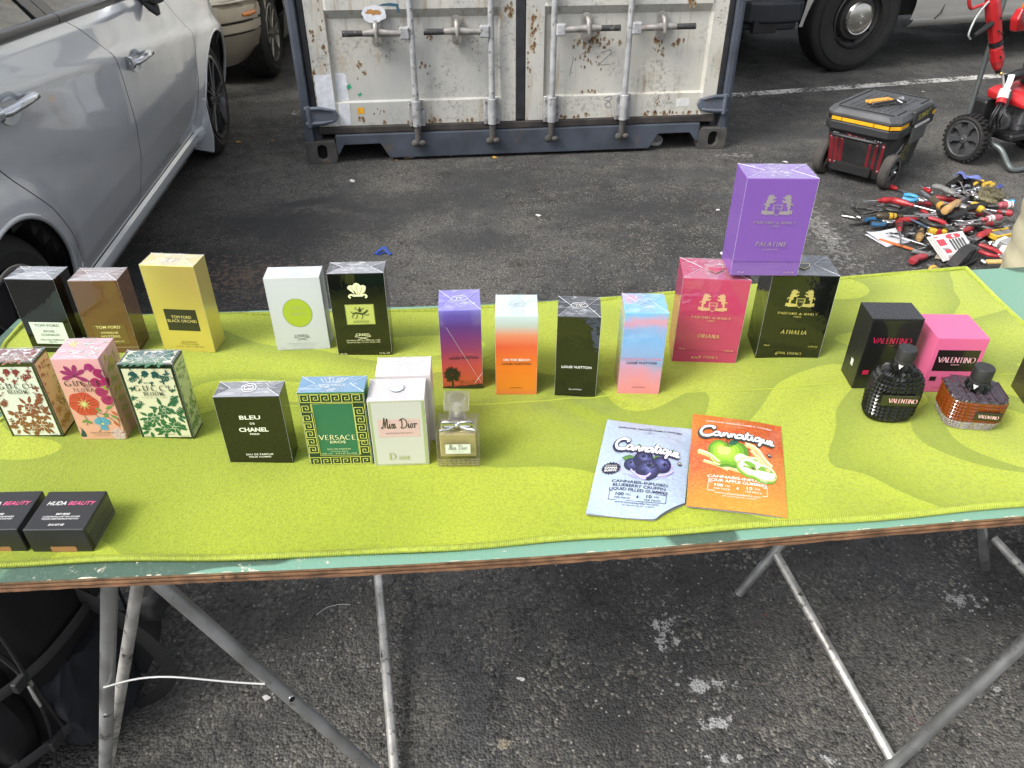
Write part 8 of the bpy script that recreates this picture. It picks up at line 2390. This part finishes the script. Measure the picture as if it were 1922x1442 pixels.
        b = MB(); b.box((L_ / 2, 0, .012), (L_, .062, .034)); bd = b.build('case', m1, t, bevel=.010, seg=3)
        b = MB(); b.box((L_ / 2, -.01, .031), (L_ * .35, .03, .006)); b.build('rubber_patch', hmat('black'), bd, bevel=.003)
    elif kind == 'clamp':
        b = MB()
        for sg in (-1, 1): b.tube(smooth_path([(0, sg * .012, .0), (L_ * .3, sg * .035, .01), (L_ * .6, sg * .02, .02), (L_, sg * .05, .03)], 5), .017, 8, flat=.9)
        b.build('jaws', hmat('black'), t, smooth=40)
        b = MB(); b.cyl((L_ * .55, -.03, .02), (L_ * .55, .03, .02), .020, n=14); b.build('pivot', M_STEEL, t, smooth=40)
        b = MB(); b.cyl((.02, 0, .0), (.02, 0, .045), .028, n=18); b.build('pad', hmat('black'), t, smooth=40)
    elif kind == 'brush':
        b = MB(); b.box((L_ / 2, 0, .022), (L_, .026, .014)); b.build('back', m1, t, bevel=.005)
        b = MB()
        for i in range(14):
            for j in (-1, 0, 1): b.cyl((.006 + i * .007, j * .007 - .016, .016), (.002 + i * .007, j * .007 - .034, -.012), .0013, n=4)
        o = b.build('bristles', hmat('dark'), t); o['kind'] = 'stuff'
    elif kind == 'block':
        b = MB(); rb_ = random.Random(3)
        soft(b, L_ / 2, 0, L_ * .55, .055, -.03, .035, seed=5, wob=.004, n=28, m=10); b.build('core', mat('mossy_core', HC['mossy'], .9, vary=(40, .6), bump=(90, 1.0, .006)), t, smooth=50)
        b = MB()
        for i in range(160):
            x, y = L_ / 2 + rb_.gauss(0, L_ * .26), rb_.gauss(0, .03); b.cyl((x, y, .02), (x + rb_.gauss(0, .01), y + rb_.gauss(0, .01), .045), .0013, n=3)
        o = b.build('wires', hmat('mossy'), t); o['kind'] = 'stuff'
    elif kind == 'plane':
        b = MB(); b.prism([(0, -.03), (L_ * .95, -.03), (L_, .0), (L_ * .95, .03), (0, .03)], -.02, -.008); b.build('sole', hmat('black'), t, bevel=.002)
        b = MB(); b.prism([(.02, -.005), (.10, .045), (.16, .05), (.11, -.005)], -.024, .024, M=Matrix.Rotation(radians(90), 4, 'X')); b.build('blade_wedge', hmat('dark'), t, bevel=.003)
        b = MB(); b.prism([(L_ * .66, -.02), (L_ * .95, .04), (L_ * .92, .048), (L_ * .60, -.014)], -.026, .026, M=Matrix.Rotation(radians(90), 4, 'X')); b.build('iron', hmat('black'), t, bevel=.002)
    elif kind == 'level':
        b = MB()
        for y in (-.028, .028): b.box((L_ / 2, y, 0), (L_, .012, .022))
        b.box((.006, 0, 0), (.012, .05, .022)); b.build('frame', m1, t, bevel=.003)
        b = MB(); b.box((L_ / 2 + .006, 0, .002), (L_ - .02, .042, .010)); b.build('plate', hmat('grey'), t, bevel=.002)
    return t
for a_ in TOOLS: make_tool(*a_)
# loose small pieces among the tools
so = thing('socket', 'small steel socket lying loose in the tool heap', 'socket', (2.3, 3.7, .03), 0, 'loose sockets in the tool heap')
b = MB(); b.lathe([(.0075, 0), (.0105, .001), (.0105, .022), (.0085, .024), (.0070, .024), (.0070, .010), (0, .010)], 12, M=Matrix.Rotation(radians(82), 4, 'X')); b.build('barrel', M_CHROME, so, smooth=35)
b = MB(); b.lathe([(.0108, .004), (.0114, .006), (.0108, .008)], 12, M=Matrix.Rotation(radians(82), 4, 'X')); b.build('knurl', M_STEEL, so, smooth=35)
rs2 = random.Random(17)
for k in range(34):
    c_ = so if k == 0 else copy_tree(so)
    if k < 18: x, y, z = rs2.gauss(2.30, .05), rs2.gauss(3.74, .045), .03 + .03 * rs2.random()
    else: x, y, z = rs2.gauss(2.08, .14), rs2.gauss(3.36, .14), .012
    c_.location = (x, y, z); c_.rotation_euler = (0, 0, rs2.random() * 6.3)
bt = thing('drill_bit', 'short dark drill bit lying loose in the tool heap', 'drill bit', (2.0, 3.4, .02), 0, 'loose drill bits in the tool heap')
b = MB(); b.tube([(0, 0, 0), (.05, 0, 0), (.10, 0, 0)], [.0045, .0045, .001], 7); b.build('flute', hmat('dark'), bt, smooth=40)
b = MB(); b.cyl((-.03, 0, 0), (0, 0, 0), .0055, n=8); b.build('shank', M_STEEL, bt, smooth=40)
for k in range(46):
    c_ = bt if k == 0 else copy_tree(bt)
    x, y = rs2.gauss(2.06, .15), rs2.gauss(3.42, .12)
    c_.location = (x, y, .010 + .03 * rs2.random()); c_.rotation_euler = (0, rs2.gauss(0, .15), rs2.random() * 6.3)
fl = thing('screwdriver', 'half-buried screwdriver with a dark handle under the tool heap', 'screwdriver', (2.0, 3.4, .02), 0, 'half-buried screwdrivers')
b = MB(); b.cyl((-.10, 0, 0), (0, 0, 0), .004, n=8); b.build('shaft', M_STEEL, fl, smooth=50)
b = MB(); b.tube([(0, 0, 0), (.02, 0, 0), (.06, 0, 0), (.10, 0, 0)], [.007, .012, .015, .011], 10); b.build('handle', hmat('dark'), fl, smooth=40)
flr = thing('screwdriver', 'half-buried screwdriver with a red handle under the tool heap', 'screwdriver', (2.0, 3.4, .02), 0, 'half-buried screwdrivers')
b = MB(); b.cyl((-.10, 0, 0), (0, 0, 0), .004, n=8); b.build('shaft', M_STEEL, flr, smooth=50)
b = MB(); b.tube([(0, 0, 0), (.02, 0, 0), (.06, 0, 0), (.10, 0, 0)], [.007, .012, .015, .011], 10); b.build('handle', hmat('red'), flr, smooth=40)
for k in range(30):
    src = fl if k % 2 else flr
    c_ = src if k < 2 else copy_tree(src)
    c_.location = (rs2.gauss(2.06, .13), rs2.gauss(3.44, .13), .014 + .025 * rs2.random()); c_.rotation_euler = (0, rs2.gauss(0, .1), rs2.random() * 6.3)

PA = thing('paper_sheet', 'folded white paper lying at the left of the tool heap', 'paper', (0, 0, 0))
b = MB()
def ppr(u, v):
    a = Vector((1.692, 3.196)).lerp(Vector((1.818, 3.25)), u); c_ = Vector((1.641, 3.327)).lerp(Vector((1.807, 3.39)), u); p = a.lerp(c_, v)
    return (p.x, p.y, .006 + .012 * (v * (1 - u)) ** 2 + .003 * sin(5 * u + 3 * v))
b.grid(ppr, 16, 16); b.build('top_sheet', mat('paper_white', (0.52, 0.53, 0.56), 0.8, bump=(14, .4, .004)), PA, smooth=60)
b = MB(); b.grid(lambda u, v: (ppr(u, v)[0] - .006, ppr(u, v)[1] - .006, .002 + .5 * ppr(u, v)[2] * .5), 8, 8); b.build('under_sheet', MATS['paper_white'], PA, smooth=60)
CD = thing('blister_card', 'white and red printed blister card propped on the tool heap', 'packaging', (0, 0, 0))
cc = [Vector(p) for p in ((1.867, 3.002, .030), (2.008, 3.046, .036), (2.029, 3.235, .062), (1.866, 3.184, .060))]
def card(u, v, h=0.0):
    p = cc[0].lerp(cc[1], u).lerp(cc[3].lerp(cc[2], u), v)
    return (p.x, p.y, p.z + h)
for k in range(3):
    b = MB(); b.add([card(0, 0, -.006 * k - .0006), card(1, 0, -.006 * k - .0006), card(1, 1, -.006 * k - .0006), card(0, 1, -.006 * k - .0006), card(0, 0, -.006 * k), card(1, 0, -.006 * k), card(1, 1, -.006 * k), card(0, 1, -.006 * k)], [(3, 2, 1, 0), (4, 5, 6, 7), (0, 1, 5, 4), (1, 2, 6, 5), (2, 3, 7, 6), (3, 0, 4, 7)])
    b.build('card', mat('card_white', (0.58, 0.57, 0.55), 0.4, coat=.3), CD, loc=(-.006 * k, .006 * k, 0))
P = Print(lambda x, y, h: card(x, y, h), base=1e-3); rdk = (0.45, 0.03, 0.05); gr = (0.05, 0.05, 0.05)
P.rect(.50, .04, .96, .24, rdk); P.rect(.05, .55, .30, .80, rdk); P.rect(.10, .24, .30, .38, rdk)
P.disc(.55, .86, .16, .10, rdk, 20); P.disc(.72, .86, .14, .09, rdk, 20)
for k in range(5): P.rect(.42 + .10 * k, .30, .49 + .10 * k, .70, gr)
for k in range(5): P.disc(.455 + .10 * k, .70, .035, .05, gr, 12)
for k in range(4): P.rect(.06, .44 - .02 * k, .30 - .04 * (k % 2), .45 - .02 * k, (0.3, 0.3, 0.3))
for k in range(3): P.rect(.08, .14 - .03 * k, .34, .155 - .03 * k, (0.3, 0.3, 0.3))
for x, y in ((.06, .90), (.12, .90), (.08, .06), (.40, .10)): P.disc(x, y, .03, .025, rdk, 12)
P.text('8', .62, .80, .11, (0.6, 0.58, 0.56), width=.10, bold=.05)
P.build('printed_design', CD)
TY = thing('parts_tray', 'black plastic tray filled with small sockets at the back of the heap', 'tray', (2.325, 3.835, .02), radians(42))
b = MB(); b.box((0, 0, .004), (.17, .11, .006)); b.build('floor', M_BLACK, TY)
for sx, sy, w, d in ((0, -.055, .17, .005), (0, .055, .17, .005), (-.085, 0, .005, .11), (.085, 0, .005, .11)):
    b = MB(); b.box((sx, sy, .025), (w, d, .042)); b.build('side', M_BLACK, TY, bevel=.001)
for k in range(8):
    b = MB(); b.box((-.07 + .02 * k, .040, .045), (.004, .03, .014)); b.build('divider', M_BLACK, TY)
b = MB(); rg = random.Random(8)
b.grid(lambda u, v: (2.334 + .13 * u - .03 * v, 3.86 + .05 * u + .07 * v, .075 + .02 * sin(6 * u + 2) * sin(4 * v) - .03 * u * u), 14, 10)
tag(b.build('rag', mat('blue_rag', (0.13, 0.16, 0.40), 0.9, vary=(20, .3), bump=(40, .8, .006)), smooth=60), 'crumpled violet-blue rag at the back of the tool heap', 'rag')
TR = thing('trowel', 'pale plastic trowel lying under the printed card', 'trowel', (1.85, 3.085, .010), radians(-14))
b = MB(); b.prism([(0, -.02), (.10, -.035), (.11, .03), (.02, .035)], -.003, .003); b.build('blade', mat('tan_plastic', (0.34, 0.30, 0.22), 0.5), TR, bevel=.001)
b = MB(); b.tube([(-.02, 0, .004), (-.09, .01, .010)], [.008, .011], 10); b.build('handle', hmat('grey'), TR, smooth=50)
SB = thing('plastic_case', 'grey plastic case at the right side of the tool heap', 'case', (2.225, 3.13, 0), radians(30))
b = MB(); b.box((0, 0, .025), (.13, .10, .05)); b.build('case_body', hmat('grey'), SB, bevel=.008)
b = MB(); b.box((0, 0, .054), (.125, .095, .008)); b.build('case_lid', mat('case_lid_grey', (0.28, 0.28, 0.28), 0.4), SB, bevel=.003)
# slip of paper on the tabletop behind the towel
b = MB(); b.grid(lambda u, v: (.835 + .035 * u + .005 * v, 1.408 - .002 * u + .016 * v, TZ(.84) + .0012 + .002 * u * v), 4, 2)
tag(b.build('paper_slip', MATS['paper_white'], smooth=60), 'small white paper slip on the table edge behind the towel', 'paper')

# ------------------------------------------------------------------ litter on the asphalt
M_FILT = mat('cigarette_filter', (0.50, 0.25, 0.08), 0.8)
M_CIG = mat('cigarette_paper', (0.62, 0.62, 0.60), 0.8)
for lab, x, y, a in (('cigarette butt lying before the container door', -.619, 4.385, .5), ('cigarette butt in the shadow below the container rail', -.30, 4.46, 2.9)):
    cg = thing('cigarette_butt', lab, 'cigarette butt', (x, y, .005), a, 'cigarette butts')
    b = MB(); b.cyl((0, 0, 0), (.028, 0, 0), .0042, n=10); b.build('filter', M_FILT, cg, smooth=50)
    b = MB(); b.cyl((.028, 0, 0), (.06, 0, 0), .0041, n=10); b.build('paper', M_CIG, cg, smooth=50)
def scrap(name, label, cat, x, y, s, col, seed, grp=None, curl=.25):
    r = random.Random(seed); n = 9
    P = [(s * cos(2 * pi * i / n) * (.6 + .5 * r.random()), s * .6 * sin(2 * pi * i / n) * (.6 + .5 * r.random())) for i in range(n)]
    a = r.random() * 6.3
    b = MB(); vs = [(0, 0, .003 + s * .1)] + [(p[0] * cos(a) - p[1] * sin(a), p[0] * sin(a) + p[1] * cos(a), .003 + s * curl * r.random()) for p in P]
    b.add(vs, [(0, 1 + i, 1 + (i + 1) % n) for i in range(n)])
    return tag(b.build(name, mat('scrap_' + name + '_%d' % int(col[0] * 100), col, .8), loc=(x, y, 0)), label, cat, grp)
scrap('dry_leaf', 'yellow dry leaf before the middle of the container', 'leaf', -.102, 4.403, .022, (0.45, 0.26, 0.04), 1)
scrap('dry_leaf', 'orange dry leaf beside the silver car front wheel', 'leaf', -1.666, 4.686, .022, (0.45, 0.22, 0.03), 2)
scrap('dry_leaf', 'small orange leaf left of the container corner', 'leaf', -1.466, 4.717, .014, (0.42, 0.20, 0.04), 3)
scrap('dry_leaf', 'curled brown leaf by the container fork pocket', 'leaf', -.665, 4.36, .012, (0.38, 0.19, 0.05), 4)
for k, (lab, x, y, s) in enumerate((('white paper scrap below the container rail', -.36, 4.44, .022), ('pinkish paper scrap below the container rail', -.42, 4.44, .020), ('white paper scrap right of the van wheel', 3.02, 5.85, .02), ('white paper flake on the asphalt left of the tool chest', 1.56, 4.32, .025), ('second white flake nearer the tool chest', 1.585, 4.22, .014),
                                    ('white plastic sliver on the asphalt before the container', -.86, 4.02, .026), ('white scrap on open asphalt behind the tall cartons', .13, 3.55, .018), ('white scrap on asphalt behind the purple carton', .93, 3.12, .018), ('crumpled white foil on asphalt left of the purple carton', 1.02, 3.62, .016),
                                    ('pale crumb of paper under the table by the left brace', -.28, 1.02, .012), ('pale crumb of paper under the middle of the table', .02, 1.0, .010), ('white crumb beside the left diagonal leg', -.52, .955, .012))):
    scrap('paper_scrap', lab, 'scrap', x, y, s, (0.55, 0.53, 0.52) if k != 1 else (0.50, 0.35, 0.36), 20 + k, 'scraps on the asphalt')
b = MB()
b.tube(smooth_path([(-.605, 3.115, .003), (-.588, 3.14, .012), (-.568, 3.145, .022), (-.552, 3.13, .010), (-.535, 3.112, .004)], 6), .009, 6, flat=.22)
b.tube(smooth_path([(-.59, 3.11, .003), (-.57, 3.128, .007), (-.55, 3.14, .006)], 6), .006, 6, flat=.22)
tag(b.build('plastic_strap', mat('blue_strap', (0.012, 0.05, 0.26), 0.4), smooth=50), 'crumpled blue plastic strap on the asphalt behind the cartons', 'strap')
b = MB(); b.tube(smooth_path([(-.46, 1.17, .003), (-.44, 1.19, .004), (-.41, 1.20, .004), (-.385, 1.20, .003)], 5), .0005, 5)
tag(b.build('thread', M_CIG, smooth=50), 'short white thread on the asphalt under the table', 'thread')
b = MB(); b.tube(smooth_path([(-.885, 1.34, .35), (-.90, 1.36, .52), (-.895, 1.33, .66), (-.87, 1.28, .72)], 6), .0035, 8)
tag(b.build('cord_loop', mat('grey_cord', (0.42, 0.42, 0.42), .5), smooth=50), 'pale grey cord hanging at the left back corner of the table', 'cord')
